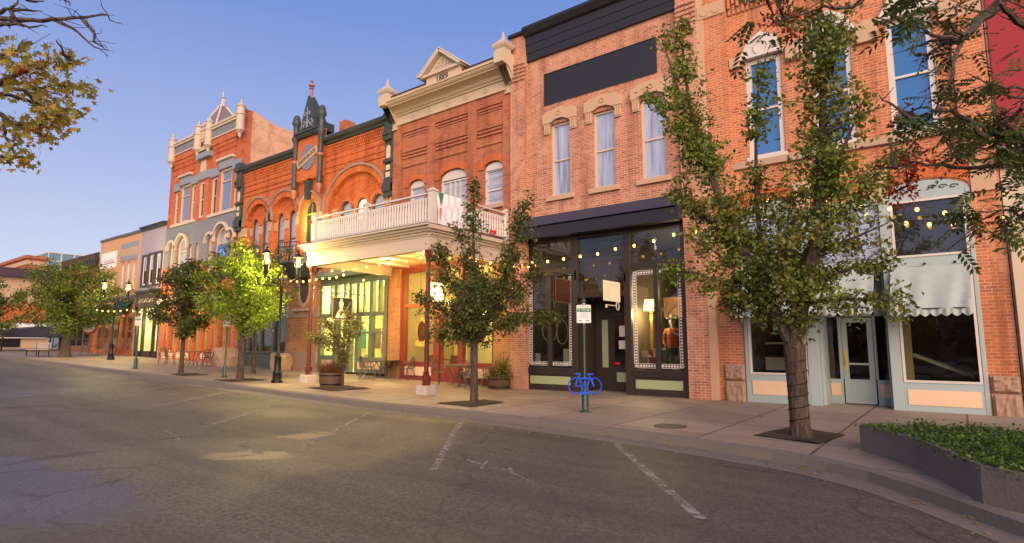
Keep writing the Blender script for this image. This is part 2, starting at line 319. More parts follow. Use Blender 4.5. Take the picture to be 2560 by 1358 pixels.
def sidewalk_mat():
    m, t, b, o = newmat('sidewalk_concrete')
    tc = N(t, 'ShaderNodeTexCoord').outputs['Object']
    big = noise(t, .5, 6, .65, tc, .4); fine = noise(t, 40, 4, .7, tc); st = noise(t, 2.4, 5, .7, tc)
    col = mixc(t, big, (.215, .165, .135), (.33, .26, .215))
    col = mixc(t, ramp(t, st, [(.5, (0, 0, 0)), (.72, (.55,) * 3)]), col, (.15, .11, .09))
    col = mixc(t, ramp(t, fine, [(.3, (0, 0, 0)), (.8, (.35,) * 3)]), col, (.40, .33, .27))
    br = N(t, 'ShaderNodeTexBrick'); br.offset = 0; br.inputs['Scale'].default_value = 1; br.inputs['Brick Width'].default_value = 1.75; br.inputs['Row Height'].default_value = 1.55
    br.inputs['Mortar Size'].default_value = .02; br.inputs['Mortar Smooth'].default_value = .2; br.inputs['Color1'].default_value = (1, 1, 1, 1); br.inputs['Color2'].default_value = (.76, .76, .76, 1); br.inputs['Mortar'].default_value = (.22, .22, .22, 1)
    t.links.new(tc, br.inputs['Vector'])
    t.links.new(mixc(t, 1., col, br.outputs['Color'], 'MULTIPLY'), b.inputs['Base Color'])
    t.links.new(ramp(t, big, [(.3, (.5,) * 3), (.7, (.75,) * 3)]), b.inputs['Roughness'])
    iv = N(t, 'ShaderNodeMath', operation='SUBTRACT'); iv.inputs[0].default_value = 1; t.links.new(br.outputs['Fac'], iv.inputs[1])
    bump(t, b, iv.outputs[0], .5, .01); return m
M['sidewalk'] = sidewalk_mat()
def worn_paint():
    m, t, b, o = newmat('worn_white_line_paint')
    tc = N(t, 'ShaderNodeTexCoord').outputs['Object']
    f = noise(t, 9, 6, .75, tc); p = N(t, 'ShaderNodeBsdfTransparent'); mx = N(t, 'ShaderNodeMixShader')
    b.inputs['Base Color'].default_value = (.34, .29, .26, 1); b.inputs['Roughness'].default_value = .7
    t.links.new(ramp(t, f, [(.40, (.0,) * 3), (.60, (.85,) * 3)]), mx.inputs[0]); t.links.new(p.outputs[0], mx.inputs[1]); t.links.new(b.outputs[0], mx.inputs[2]); t.links.new(mx.outputs[0], o.inputs[0]); return m
M['line'] = worn_paint()
M['leaf_pear'] = leafmat('pear_leaves', [(.08, .125, .024), (.135, .2, .034), (.2, .26, .045), (.11, .17, .03), (.24, .25, .05), (.155, .22, .038)], (.28, .12, .04), .5)
M['leaf_street'] = leafmat('street_tree_leaves', [(.05, .07, .02), (.085, .115, .028), (.12, .15, .036), (.07, .095, .024), (.14, .14, .042)], (.16, .085, .036), .45)
M['leaf_fresh'] = leafmat('fresh_leaves', [(.07, .11, .016), (.12, .16, .022), (.16, .2, .03), (.09, .13, .018)])
M['leaf_lit'] = leafmat('lamp_glow_leaves', [(.13, .21, .02), (.21, .31, .028), (.28, .36, .038), (.16, .25, .022)], trans=.45)  # lantern light on this tree is partly put into the leaf colour
M['leaf_young'] = leafmat('young_tree_leaves', [(.12, .14, .03), (.2, .2, .05), (.24, .2, .06), (.15, .16, .035)])
M['leaf_maple'] = leafmat('maple_leaves', [(.3, .28, .05), (.42, .35, .06), (.26, .27, .05), (.5, .34, .06), (.36, .33, .07), (.55, .26, .05)], trans=.55)
M['leaf_dark'] = leafmat('pinnate_leaves', [(.05, .08, .022), (.085, .12, .03), (.045, .066, .02), (.12, .14, .035)])
M['leaf_red'] = leafmat('red_autumn_leaves', [(.3, .03, .015), (.4, .06, .02), (.2, .02, .012)])
M['leaf_bed'] = leafmat('ground_cover_leaves', [(.04, .085, .016), (.075, .14, .024), (.12, .2, .035), (.05, .10, .018)])
M['grass_red'] = leafmat('red_grass_blades', [(.10, .04, .025), (.17, .07, .03), (.08, .05, .02), (.22, .12, .05)], trans=.2)
M['petals'] = leafmat('petals', [(.45, .06, .1), (.35, .03, .12), (.5, .25, .2), (.2, .03, .1)])

# ------------------------------------------------------------------ mesh helpers
class MB:
    def __init__(s): s.v = []; s.f = []; s.sm = False
    def add(s, vs, fs):
        n = len(s.v); s.v += [tuple(p) for p in vs]; s.f += [tuple(i + n for i in f) for f in fs]; return s
    def quad(s, a, b, c, d): return s.add([a, b, c, d], [(0, 1, 2, 3)])
    def box(s, x0, x1, y0, y1, z0, z1):
        if x0 > x1: x0, x1 = x1, x0
        if y0 > y1: y0, y1 = y1, y0
        if z0 > z1: z0, z1 = z1, z0
        return s.add([(x0, y0, z0), (x1, y0, z0), (x1, y1, z0), (x0, y1, z0), (x0, y0, z1), (x1, y0, z1), (x1, y1, z1), (x0, y1, z1)],
                     [(0, 3, 2, 1), (4, 5, 6, 7), (0, 1, 5, 4), (1, 2, 6, 5), (2, 3, 7, 6), (3, 0, 4, 7)])
    def bar(s, a, b, w, h=None):
        a, b = Vector(a), Vector(b); d = (b - a).normalized(); h = h or w
        up = Vector((0, 0, 1)) if abs(d.z) < .95 else Vector((0, 1, 0))
        u = d.cross(up).normalized() * w / 2; q = u.cross(d).normalized() * h / 2
        vs = [p + su * u + sq * q for p in (a, b) for su, sq in ((-1, -1), (1, -1), (1, 1), (-1, 1))]
        return s.add(vs, [(0, 1, 2, 3), (7, 6, 5, 4), (0, 4, 5, 1), (1, 5, 6, 2), (2, 6, 7, 3), (3, 7, 4, 0)])
    def prism(s, pts, y0, y1):          # polygon in xz, extruded along y
        n = len(pts)
        vs = [(x, y0, z) for x, z in pts] + [(x, y1, z) for x, z in pts]
        return s.add(vs, [tuple(range(n)), tuple(range(2 * n - 1, n - 1, -1))] + [(i, i + n, (i + 1) % n + n, (i + 1) % n) for i in range(n)])
    def prof_x(s, prof, x0, x1):         # profile in yz, extruded along x
        n = len(prof)
        vs = [(x0, y, z) for y, z in prof] + [(x1, y, z) for y, z in prof]
        return s.add(vs, [tuple(range(n)), tuple(range(2 * n - 1, n - 1, -1))] + [(i, i + n, (i + 1) % n + n, (i + 1) % n) for i in range(n)])
    def prism_z(s, pts, z0, z1):
        n = len(pts)
        vs = [(x, y, z0) for x, y in pts] + [(x, y, z1) for x, y in pts]
        return s.add(vs, [tuple(range(n - 1, -1, -1)), tuple(range(n, 2 * n))] + [(i, (i + 1) % n, (i + 1) % n + n, i + n) for i in range(n)])
    def lathe(s, c, prof, n=14, a0=0., a1=2 * PI):
        x, y, z = c; full = abs(a1 - a0 - 2 * PI) < 1e-4; k = n if full else n + 1
        vs = []
        for r, h in prof:
            for i in range(k):
                a = a0 + (a1 - a0) * i / n; vs.append((x + r * math.cos(a), y + r * math.sin(a), z + h))
        fs = []
        for j in range(len(prof) - 1):
            for i in range(k if full else k - 1):
                i2 = (i + 1) % k; fs.append((j * k + i, j * k + i2, (j + 1) * k + i2, (j + 1) * k + i))
        fs.append(tuple(range(k - 1, -1, -1))); fs.append(tuple((len(prof) - 1) * k + i for i in range(k)))
        return s.add(vs, fs)
    def tube(s, pts, r, n=6, cap=True):
        pts = [Vector(p) for p in pts]; rs = r if isinstance(r, (list, tuple)) else [r] * len(pts)
        vs = []; prev = None
        for i, p in enumerate(pts):
            d = (pts[min(i + 1, len(pts) - 1)] - pts[max(i - 1, 0)])
            d = d.normalized() if d.length > 1e-9 else Vector((0, 0, 1))
            if prev is None: u = d.orthogonal().normalized()
            else:
                u = prev - d * prev.dot(d); u = u.normalized() if u.length > 1e-6 else d.orthogonal().normalized()
            prev = u; w = d.cross(u)
            for k in range(n):
                a = 2 * PI * k / n; vs.append(p + (u * math.cos(a) + w * math.sin(a)) * rs[i])
        fs = [(j * n + k, j * n + (k + 1) % n, (j + 1) * n + (k + 1) % n, (j + 1) * n + k) for j in range(len(pts) - 1) for k in range(n)]
        if cap: fs += [tuple(range(n - 1, -1, -1)), tuple((len(pts) - 1) * n + k for k in range(n))]
        return s.add(vs, fs)
    def ball(s, c, r, n=10, sz=1.0):
        prof = [(r * math.sin(PI * j / (n // 2 + 1)), -r * sz * math.cos(PI * j / (n // 2 + 1))) for j in range(1, n // 2 + 1)]
        return s.lathe(c, prof, n)
    def loft(s, rings, cap=True):        # rings: list of equal-length point lists
        n = len(rings[0]); vs = [p for r in rings for p in r]
        fs = [(j * n + k, j * n + (k + 1) % n, (j + 1) * n + (k + 1) % n, (j + 1) * n + k) for j in range(len(rings) - 1) for k in range(n)]
        if cap: fs += [tuple(range(n - 1, -1, -1)), tuple((len(rings) - 1) * n + k for k in range(n))]
        return s.add(vs, fs)

WT = {}
def setp(o, parent, local):
    if parent is None: WT[o.name] = Vector(o.location); return
    o.parent = parent
    if not local: o.location = -WT[parent.name]
    WT[o.name] = WT[parent.name] + Vector(o.location)
def pieces(mb):
    """groups of faces that stand clear of one another, so that each piece becomes a part of its own"""
    n = len(mb.v); par = list(range(n))
    def find(a):
        while par[a] != a: par[a] = par[par[a]]; a = par[a]
        return a
    for f in mb.f:
        r = find(f[0])
        for i in f[1:]: par[find(i)] = r
    root = np.array([find(i) for i in range(n)]); ids, isl = np.unique(root, return_inverse=True); k = len(ids)
    if k < 2 or k > 400: return None
    P = np.array(mb.v, float); lo = np.full((k, 3), np.inf); hi = -lo
    np.minimum.at(lo, isl, P); np.maximum.at(hi, isl, P); size = (hi - lo).max(axis=1)
    gap = np.maximum(0, np.maximum(lo[:, None] - hi[None], lo[None] - hi[:, None])); near = np.sqrt((gap ** 2).sum(2)) <= np.maximum(.02, .5 * np.maximum(size[:, None], size[None]))
    lab = -np.ones(k, int); c = 0
    for i in range(k):
        if lab[i] >= 0: continue
        st = [i]; lab[i] = c
        while st:
            j = st.pop()
            for q in np.nonzero(near[j] & (lab < 0))[0]: lab[q] = c; st.append(int(q))
        c += 1
    if c < 2 or c > 14: return None
    out = []
    for g_ in range(c):
        m = MB(); mp = {}
        for f in mb.f:
            if lab[isl[f[0]]] == g_:
                for i in f:
                    if i not in mp: mp[i] = len(m.v); m.v.append(mb.v[i])
                m.f.append(tuple(mp[i] for i in f))
        if m.f: out.append(m)
    return out
def build(mb, name, mat, parent=None, smooth=False, local=False, bevel=0.):
    pc = pieces(mb) if parent is not None else None
    if pc and len(pc) > 1:
        return [build1(m, name, mat, parent, smooth, local, bevel) for m in pc][0]
    return build1(mb, name, mat, parent, smooth, local, bevel)
def build1(mb, name, mat, parent=None, smooth=False, local=False, bevel=0.):
    me = bpy.data.meshes.new(name); me.from_pydata(mb.v, [], mb.f); me.update()
    bm = bmesh.new(); bm.from_mesh(me); bmesh.ops.recalc_face_normals(bm, faces=bm.faces); bm.to_mesh(me); bm.free()
    if smooth:
        for p in me.polygons: p.use_smooth = True
        me.set_sharp_from_angle(angle=R(38))
    me.materials.append(mat)
    o = bpy.data.objects.new(name, me); COL.objects.link(o)
    if bevel:
        bv = o.modifiers.new('bevel', 'BEVEL'); bv.width = bevel; bv.segments = 2; bv.limit_method = 'ANGLE'
    setp(o, parent, local); return o
def tag(o, label, cat, group=None):
    o['label'] = label; o['category'] = cat
    if group: o['group'] = group
    return o
def thing(name, label, cat, loc=(0, 0, 0), group=None, rz=0.):
    o = bpy.data.objects.new(name, None); COL.objects.link(o); o.empty_display_size = .2
    o.location = loc; o.rotation_euler[2] = rz; WT[o.name] = Vector(loc); return tag(o, label, cat, group)
def struct(mb, name, mat, smooth=False):
    o = build(mb, name, mat, None, smooth); o['kind'] = 'structure'; return o
def dup(o, parent=None):
    c = o.copy(); COL.objects.link(c)
    if parent is not None: c.parent = parent
    for ch in o.children: dup(ch, c)
    return c
def lamp(name, loc, power, color, parent, radius=.08, local=False):
    l = bpy.data.lights.new(name, 'POINT'); l.energy = power; l.color = color; l.shadow_soft_size = radius
    o = bpy.data.objects.new(name, l); COL.objects.link(o); o.parent = parent
    o.location = Vector(loc) if local else Vector(loc) - WT[parent.name]; return o
def text(name, s, mat, parent, loc, size, rot=(PI / 2, 0, 0), ext=.006, local=False, align='CENTER', sx=1.):
    c = bpy.data.curves.new(name, 'FONT'); c.body = s; c.size = size; c.extrude = ext; c.align_x = align; c.align_y = 'CENTER'; c.resolution_u = 2
    tmp = bpy.data.objects.new(name + '_tmp', c); COL.objects.link(tmp)
    dg = bpy.context.evaluated_depsgraph_get(); me = bpy.data.meshes.new_from_object(tmp.evaluated_get(dg)); bpy.data.objects.remove(tmp)
    me.materials.clear(); me.materials.append(mat)
    o = bpy.data.objects.new(name, me); COL.objects.link(o); o.rotation_euler = rot; o.scale = (sx, 1, 1)
    o.parent = parent; o.location = Vector(loc) if local else Vector(loc) - WT[parent.name]; WT[o.name] = Vector(loc); return o

# ------------------------------------------------------------------ facade helpers
def outline(xa, xb, za, zs, rise, n=12):
    """opening outline: up the left side, over the arch, down the right side"""
    if rise <= 0: return [(xa, za), (xa, zs), (xb, zs), (xb, za)]
    cx, a = (xa + xb) / 2, (xb - xa) / 2
    return [(xa, za)] + [(cx - a * math.cos(PI * k / n), zs + rise * math.sin(PI * k / n)) for k in range(n + 1)] + [(xb, za)]
def facade(mb, x0, x1, z0, z1, yf, ops, depth=.25):
    """front skin at y=yf with openings (xa,xb,za,zs,rise); reveals go back by depth"""
    xs = sorted({x0, x1, *[v for o in ops for v in o[:2]]}); xs = [x for x in xs if x0 <= x <= x1]
    zs_ = sorted({z0, z1, *[v for o in ops for v in (o[2], o[3] + o[4])]}); zs_ = [z for z in zs_ if z0 <= z <= z1]
    for i in range(len(xs) - 1):
        for j in range(len(zs_) - 1):
            cx, cz = (xs[i] + xs[i + 1]) / 2, (zs_[j] + zs_[j + 1]) / 2
            if any(o[0] < cx < o[1] and o[2] < cz < o[3] + o[4] for o in ops): continue
            mb.quad((xs[i], yf, zs_[j]), (xs[i + 1], yf, zs_[j]), (xs[i + 1], yf, zs_[j + 1]), (xs[i], yf, zs_[j + 1]))
    for xa, xb, za, zs, rise in ops:
        pts = outline(xa, xb, za, zs, rise)
        n = len(pts)
        for k in range(n):
            a, b = pts[k], pts[(k + 1) % n]
            mb.quad((a[0], yf, a[1]), (b[0], yf, b[1]), (b[0], yf + depth, b[1]), (a[0], yf + depth, a[1]))
        if rise > 0:
            arc = pts[1:-1]; zt = zs + rise; cx = (xa + xb) / 2
            for k in range(len(arc) - 1):
                a, b = arc[k], arc[k + 1]; c = (xa, zt) if (a[0] + b[0]) / 2 < cx else (xb, zt)
                mb.add([(a[0], yf, a[1]), (b[0], yf, b[1]), (c[0], yf, c[1])], [(0, 1, 2)])
    return mb
def shell(mb, x0, x1, z0, z1, y0, y1):
    """side walls, back and roof behind a facade skin"""
    mb.quad((x0, y0, z0), (x0, y1, z0), (x0, y1, z1), (x0, y0, z1)); mb.quad((x1, y0, z0), (x1, y1, z0), (x1, y1, z1), (x1, y0, z1))
    mb.quad((x0, y1, z0), (x1, y1, z0), (x1, y1, z1), (x0, y1, z1)); mb.quad((x0, y0, z1), (x1, y0, z1), (x1, y1, z1), (x0, y1, z1)); return mb
def ring(mb, op, w, y0, y1, n=12):
    xa, xb, za, zs, rise = op
    o = outline(xa, xb, za, zs, rise, n); i = outline(xa + w, xb - w, za + w, zs - (w if rise <= 0 else 0), max(0, rise - w) if rise > 0 else 0, n)
    if rise > 0 and rise - w <= 0: i = outline(xa + w, xb - w, za + w, zs, .01, n)
    k = len(o)
    for a in range(k):
        b = (a + 1) % k
        for P, Q, Y in ((o, i, y0), (i, o, y1)):
            mb.quad((P[a][0], Y, P[a][1]), (P[b][0], Y, P[b][1]), (Q[b][0], Y, Q[b][1]), (Q[a][0], Y, Q[a][1]))
        mb.quad((i[a][0], y0, i[a][1]), (i[b][0], y0, i[b][1]), (i[b][0], y1, i[b][1]), (i[a][0], y1, i[a][1]))
        mb.quad((o[a][0], y0, o[a][1]), (o[b][0], y0, o[b][1]), (o[b][0], y1, o[b][1]), (o[a][0], y1, o[a][1]))
    return mb
def arch(mb, cx, zs, a, rise, w, y0, y1, n=14, t0=0., t1=PI):
    pi, po = [], []
    for k in range(n + 1):
        t = t0 + (t1 - t0) * k / n
        pi.append((cx - a * math.cos(t), zs + rise * math.sin(t))); po.append((cx - (a + w) * math.cos(t), zs + (rise + w) * math.sin(t)))
    for k in range(n):
        mb.prism([pi[k], pi[k + 1], po[k + 1], po[k]], y0, y1)
    return mb
def window(b, op, y=.14, fw=.07, fm='white', gm='pane_lav', rails=(), mull=(), sill=None, sillm='stone', fd=.08, label=None):
    xa, xb, za, zs, rise = op; mb = ring(MB(), op, fw, y - fd / 2, y + fd / 2)
    for rz in rails: mb.box(xa + fw * .5, xb - fw * .5, y - fd * .4, y + fd * .4, rz - .03, rz + .03)
    for mx in mull: mb.box(mx - .025, mx + .025, y - fd * .38, y + fd * .38, za + fw * .5, zs + rise * .75)
    w = build(mb, 'window', M[fm], b)
    if label: w['label'] = label
    pts = outline(xa + fw * .6, xb - fw * .6, za + fw * .6, zs - (fw * .6 if rise <= 0 else 0), max(0, rise - fw * .6) if rise > 0 else 0)
    p = MB(); p.prism(pts, y + .012, y + .02); build(p, 'pane', M[gm], w)
    if sill:
        s = MB(); s.box(xa - sill, xb + sill, -.1, .1, za - .16, za); build(s, 'sill', M[sillm], w, bevel=.01)
    return w
def room(mb, x0, x1, y0, y1, z0, z1):
    """inside faces of a shop room, open at the front"""
    mb.quad((x0, y0, z0), (x1, y0, z0), (x1, y1, z0), (x0, y1, z0)); mb.quad((x0, y0, z1), (x1, y0, z1), (x1, y1, z1), (x0, y1, z1))
    mb.quad((x0, y0, z0), (x0, y1, z0), (x0, y1, z1), (x0, y0, z1)); mb.quad((x1, y0, z0), (x1, y1, z0), (x1, y1, z1), (x1, y0, z1))
    mb.quad((x0, y1, z0), (x1, y1, z0), (x1, y1, z1), (x0, y1, z1)); return mb
def g(x):
    if x > -12: return 0.
    if x > -60: return .021 * (-12 - x)
    return 1.008 + .003 * min(100, -60 - x)

# ------------------------------------------------------------------ ground, road, kerb, pavement
def strip(xs, ya, yb, zf, off=0.):
    mb = MB()
    for i in range(len(xs) - 1):
        a, b = xs[i], xs[i + 1]
        mb.quad((a, ya(a), zf(a) + off), (b, ya(b), zf(b) + off), (b, yb(b), zf(b) + off), (a, yb(a), zf(a) + off))
    return mb
XS = [-400, -300, -200, -160, -140, -120, -100, -80, -70, -60] + list(np.arange(-58, -12, 2.)) + [-12, -8, -4, 0, 5, 10, 30, 80, 200]
struct(strip(XS, lambda x: -300, lambda x: 300, g, -.17), 'ground', M['concrete'])
struct(strip(XS, lambda x: -34, lambda x: -5.2, g, -.15), 'road', M['asphalt'])
KX = [-400, -60, -30, -12, -9, -7, -4.5, -3.4, -2.65, -2.2, -1.6, -1.0, -.5, 0, .5, 1.2, 3, 6, 40]
KY = [-6.2, -6.2, -6.18, -6.15, -6.18, -6.38, -6.72, -6.93, -7.13, -7.22, -7.45, -7.85, -8.38, -9.02, -9.65, -10.3, -10.9, -11.2, -11.2]
yk = lambda x: float(np.interp(x, KX, KY))
XK = [-120, -100, -80] + list(np.arange(-60, -8, 1.)) + list(np.arange(-8, 3, .25)) + [3, 6, 12, 20]
sw = strip(XK, lambda x: yk(x) + .16, lambda x: 3.5, g)
struct(sw, 'sidewalk', M['sidewalk'])
kb = MB()
for i in range(len(XK) - 1):
    a, b = XK[i], XK[i + 1]
    A0, A1, B0, B1 = (a, yk(a)), (a, yk(a) + .16), (b, yk(b)), (b, yk(b) + .16)
    kb.quad((*A0, g(a) - .02), (*B0, g(b) - .02), (*B1, g(b) + .004), (*A1, g(a) + .004))
    kb.quad((A0[0], A0[1] - .02, g(a) - .2), (B0[0], B0[1] - .02, g(b) - .2), (*B0, g(b) - .02), (*A0, g(a) - .02))
struct(kb, 'kerb', M['concrete'])
gt = MB()                                    # concrete gutter pan along the kerb
for i in range(len(XK) - 1):
    a, b = XK[i], XK[i + 1]
    gt.quad((a, yk(a) - .5, g(a) - .146), (b, yk(b) - .5, g(b) - .146), (b, yk(b) - .0, g(b) - .140), (a, yk(a) - .0, g(a) - .140))
struct(gt, 'gutter', M['concrete'])
rm = MB()
def line(p, q, w=.11):
    p, q = Vector((*p, 0)), Vector((*q, 0)); d = (q - p).normalized(); n = Vector((-d.y, d.x, 0)) * w / 2
    k = 4
    for i in range(k):
        a, b = p.lerp(q, i / k), p.lerp(q, (i + 1) / k)
        rm.quad(*[(c.x, c.y, g(c.x) - .146) for c in (a - n, b - n, b + n, a + n)])
for xo in (-8.65, -5.08, -11.6, -15.14, -18.7, -22.2, -25.8, -29.3):
    line((xo, -6.75), (xo + 3.0, -10.55))
# white utility marks sprayed on the asphalt
for a, b in (((-5.85, -9.75), (-5.35, -9.9)), ((-5.5, -9.6), (-5.2, -10.1)), ((-5.2, -9.98), (-4.9, -9.95)), ((-4.95, -9.8), (-4.7, -10.1)), ((-4.75, -10.05), (-4.2, -10.3)), ((-12.6, -11.1), (-11.4, -11.35)), ((-11.5, -11.3), (-10.6, -11.6))):
    line(a, b, .05)
struct(rm, 'road_marking', M['line'])
for pts, nm in (([(-2.85, -5.95), (-2.5, -4.45), (-1.62, -5.0), (-1.8, -6.25)], 1), ([(-10.75, -5.4), (-10.4, -3.9), (-9.5, -4.1), (-9.4, -5.5)], 2), ([(-16.9, -5.1), (-16.6, -3.7), (-15.2, -3.8), (-15.4, -5.2)], 3), ([(-21.8, -5.7), (-21.7, -4.4), (-20.4, -4.4), (-20.5, -5.7)], 4), ([(-25.7, -5.7), (-25.6, -4.7), (-24.3, -4.7), (-24.4, -5.7)], 5)):
    mb = MB(); rng = random.Random(nm); n = 10
    a, b, c, d = [Vector((*p, 0)) for p in pts]
    for i in range(n):
        for j in range(n):
            P = [a.lerp(b, u / n).lerp(d.lerp(c, u / n), v / n) for u, v in ((i, j), (i + 1, j), (i + 1, j + 1), (i, j + 1))]
            mb.quad(*[(p.x, p.y, g(p.x) + .006 + .012 * math.sin(7.1 * p.x) * math.sin(6.3 * p.y) + .012) for p in P])
    struct(mb, 'mulch_bed', M['soil'])

t = thing('manhole_cover', 'round iron cover set in the pavement by the kerb left of the pear tree', 'manhole cover', (-4.35, -5.75, 0))
mb = MB(); mb.lathe((-4.35, -5.75, .002), [(.3, 0), (.3, .012), (.26, .014), (.0, .014)], 24)
for k in range(-3, 4): mb.box(-4.35 + k * .07 - .015, -4.35 + k * .07 + .015, -5.75 - .2, -5.75 + .2, .014, .02)
build(mb, 'lid', plain('worn_iron_lid', (.07, .06, .055), .6, .3, 8), t)

# ------------------------------------------------------------------ far right building: crimson panel
b = thing('storefront_building', 'red panelled storefront building with cream band and dark cornice at the far right edge', 'building', (4.5, 0, 0))
mb = MB(); facade(mb, .97, 8, -.3, 13.4, .02, [(1.42, 7.4, -.1, 4.05, 0)], .5); shell(mb, .97, 8, -.3, 13.4, .02, 12)
build(mb, 'wall', M['cream_pale'], b)
mb = MB(); mb.box(1.02, 7.9, -.06, .015, 5.72, 13.3); build(mb, 'upper_panel', M['red_panel'], b)
mb = MB(); mb.prof_x([(0.015, 5.3), (-.1, 5.3), (-.16, 5.36), (-.16, 5.42), (-.22, 5.46), (-.28, 5.55), (-.28, 5.62), (0.015, 5.66)], .99, 8); build(mb, 'cornice', M['black_warm'], b)
mb = MB(); mb.box(.98, 8, -.3, .01, 5.665, 5.70); build(mb, 'flashing', M['white'], b)
mb = MB(); mb.box(1.0, 1.3, -.1, .015, -.1, 4.1); build(mb, 'pilaster', M['cream'], b, bevel=.01)
mb = MB(); mb.lathe((1.5, -.05, 3.5), [(.06, 0), (.1, .05), (.13, .16), (.2, .3), (.22, .36), (.2, .4), (.25, .46), (.25, .55)], 12); build(mb, 'bracket', M['black_warm'], b, True)
mb = MB(); mb.box(1.32, 7.6, -.12, .012, 4.06, 4.3); build(mb, 'lintel', M['black_warm'], b)
mb = MB(); mb.box(1.42, 7.4, .42, .5, -.1, 4.05); w = build(mb, 'shop_front', M['int_dark'], b)
mb = MB()
for k in range(4): mb.box(1.6 + k * 1.45, 2.85 + k * 1.45, .38, .41, .7, 3.6)
build(mb, 'pane', M['pane_dark'], w)

# ------------------------------------------------------------------ amber brick block with pale teal shop
b = thing('brick_shop', 'amber brick block with white hooded windows above a pale teal shopfront', 'building', (-2.1, 0, 0))
W1 = [(-4.2, -3.28, 6.5, 9.36, 0), (-2.56, -1.64, 6.5, 9.36, 0), (-.9, .03, 6.5, 9.36, 0)]
ops = W1 + [(-4.57, .42, -.2, 4.98, .3)]
ops = W1 + [(-4.57, -2.95, -.2, 4.98, .32), (-2.95, -1.32, -.2, 4.98, .0), (-1.32, .42, -.2, 4.98, .32)]
mb = MB(); facade(mb, -5.44, .95, -.3, 13.2, 0, ops, .25); shell(mb, -5.44, .95, -.3, 13.2, 0, 13)
build(mb, 'wall', M['brick_amber'], b)
mb = MB()                                     # corbelled brick table and pilasters
for x0, x1 in ((-5.42, -4.62), (.35, .94)): mb.box(x0, x1, -.12, .0, 5.55, 13.1)
mb.box(-4.62, .35, -.06, 0, 11.4, 13.1); 
for k in range(40):
    x = -4.58 + k * .125
    mb.box(x, x + .07, -.12, -.06, 11.02 + .12 * (k % 2), 11.5)
    mb.box(x, x + .07, -.06, -.0, 10.85, 11.4)
build(mb, 'brick_corbel', M['brick_amber'], b)
mb = MB(); mb.box(-5.43, -4.66, -.16, -.12, 10.95, 11.35)
for cx in (-5.22, -4.88): mb.add([(cx + .14 * math.cos(a), -.175, 11.15 + .14 * math.sin(a)) for a in np.linspace(0, 2 * PI, 14)[:-1]], [tuple(range(13))])
build(mb, 'carved_frieze', M['stone_tan'], b)
mb = MB()
for x0, x1, z0 in ((-4.6, -4.32, 9.2), (-3.14, -2.7, 9.0), (-1.5, -1.04, 8.95), (.17, .93, 8.95)): mb.box(x0, x1, -.125, .0, z0, 9.5)
build(mb, 'stone_band', M['stone_tan'], b, bevel=.012)
mb = MB(); mb.box(-4.7, .4, -.1, .002, 6.28, 6.47); build(mb, 'sill_course', M['stone'], b, bevel=.015)
for op in W1:
    w = window(b, op, y=.1, fw=.13, fm='white', gm='pane_sky', rails=(7.9,), fd=.1)
    xa, xb = op[0] - .1, op[1] + .1; cx = (xa + xb) / 2; mb = MB()
    mb.prism([(xa, 9.3), (xa, 9.5), (xa + .2, 9.86), (cx, 10.1), (xb - .2, 9.86), (xb, 9.5), (xb, 9.3), (xb - .1, 9.38), (xa + .1, 9.38)], -.1, .05)
    arch(mb, cx, 9.62, .16, .16, .05, -.13, -.1, 14, 0, 2 * PI)
    mb.box(xa - .03, xb + .03, -.14, .02, 9.36, 9.44)
    build(mb, 'hood', M['white'], w, bevel=.012)
    mb = MB(); mb.box(op[0] - .05, op[1] + .05, -.07, .12, 6.47, 6.56); build(mb, 'sill', M['white'], w)
# segmental brick arches and keystone blocks over the shop
mb = MB()
for cx, a in ((-3.76, .82), (-2.135, .815), (-.45, .88)): arch(mb, cx, 5.03, a, .3, .34, -.03, .0, 18)
build(mb, 'brick_arch', M['brick_orange'], b)
mb = MB()
for x in (-2.95, -1.32): mb.prism([(x - .14, 4.9), (x + .14, 4.9), (x + .24, 5.7), (x - .24, 5.7)], -.07, -.031)
mb.box(.45, .9, -.05, -.001, 4.85, 5.6)
build(mb, 'impost_block', M['stone_tan'], b, bevel=.01)
mb = MB(); rng = random.Random(4)
for x0, x1, z1 in ((-5.13, -4.6, .95), (.45, .94, .84)):
    for za, zc in ((-.25, z1 * .55), (z1 * .57, z1)):            # rock-faced blocks
        nx, nz = 9, 8; G = [[(x0 + (x1 - x0) * i / nx, -.02 - (.085 + rng.uniform(-.018, .018)) * (1 if 0 < i < nx and 0 < j < nz else .15), za + (zc - za) * j / nz) for i in range(nx + 1)] for j in range(nz + 1)]
        vs = [p for r_ in G for p in r_]; k_ = nx + 1; mb.add(vs, [(j * k_ + i, j * k_ + i + 1, (j + 1) * k_ + i + 1, (j + 1) * k_ + i) for j in range(nz) for i in range(nx)])
        mb.box(x0, x1, -.03, -.001, za, zc)
build(mb, 'stone_base', M['stone_rough'], b)
# teal joinery
mb = MB()
for x0, x1 in ((-4.57, -4.48), (-3.06, -2.8), (-1.32, -1.1), (.34, .42)): mb.box(x0, x1, -.03, .16, -.2, 4.98)
mb.box(-4.48, -3.06, -.02, .14, 3.28, 3.5); mb.box(-1.1, .34, -.02, .14, 3.28, 3.5)
mb.box(-4.48, -3.06, -.02, .14, 4.84, 4.98); mb.box(-1.1, .34, -.02, .14, 4.84, 4.98); mb.box(-2.8, -1.32, -.02, .14, 3.28, 3.5); mb.box(-2.8, -1.32, -.02, .14, 4.84, 4.98)
mb.box(-4.48, -3.06, -.02, .14, -.2, .72); mb.box(-1.1, .34, -.02, .14, -.2, .64)
for cx, a in ((-3.76, .81), (-.45, .87)):
    mb.prism([(cx - a, 4.985)] + [(cx - a * math.cos(t), 4.985 + .3 * math.sin(t)) for t in np.linspace(0, PI, 14)] + [(cx + a, 4.985)], .0, .12)
build(mb, 'shop_frame', M['teal'], b, bevel=.008)
mb = MB()                                     # painted scrollwork in the arched heads
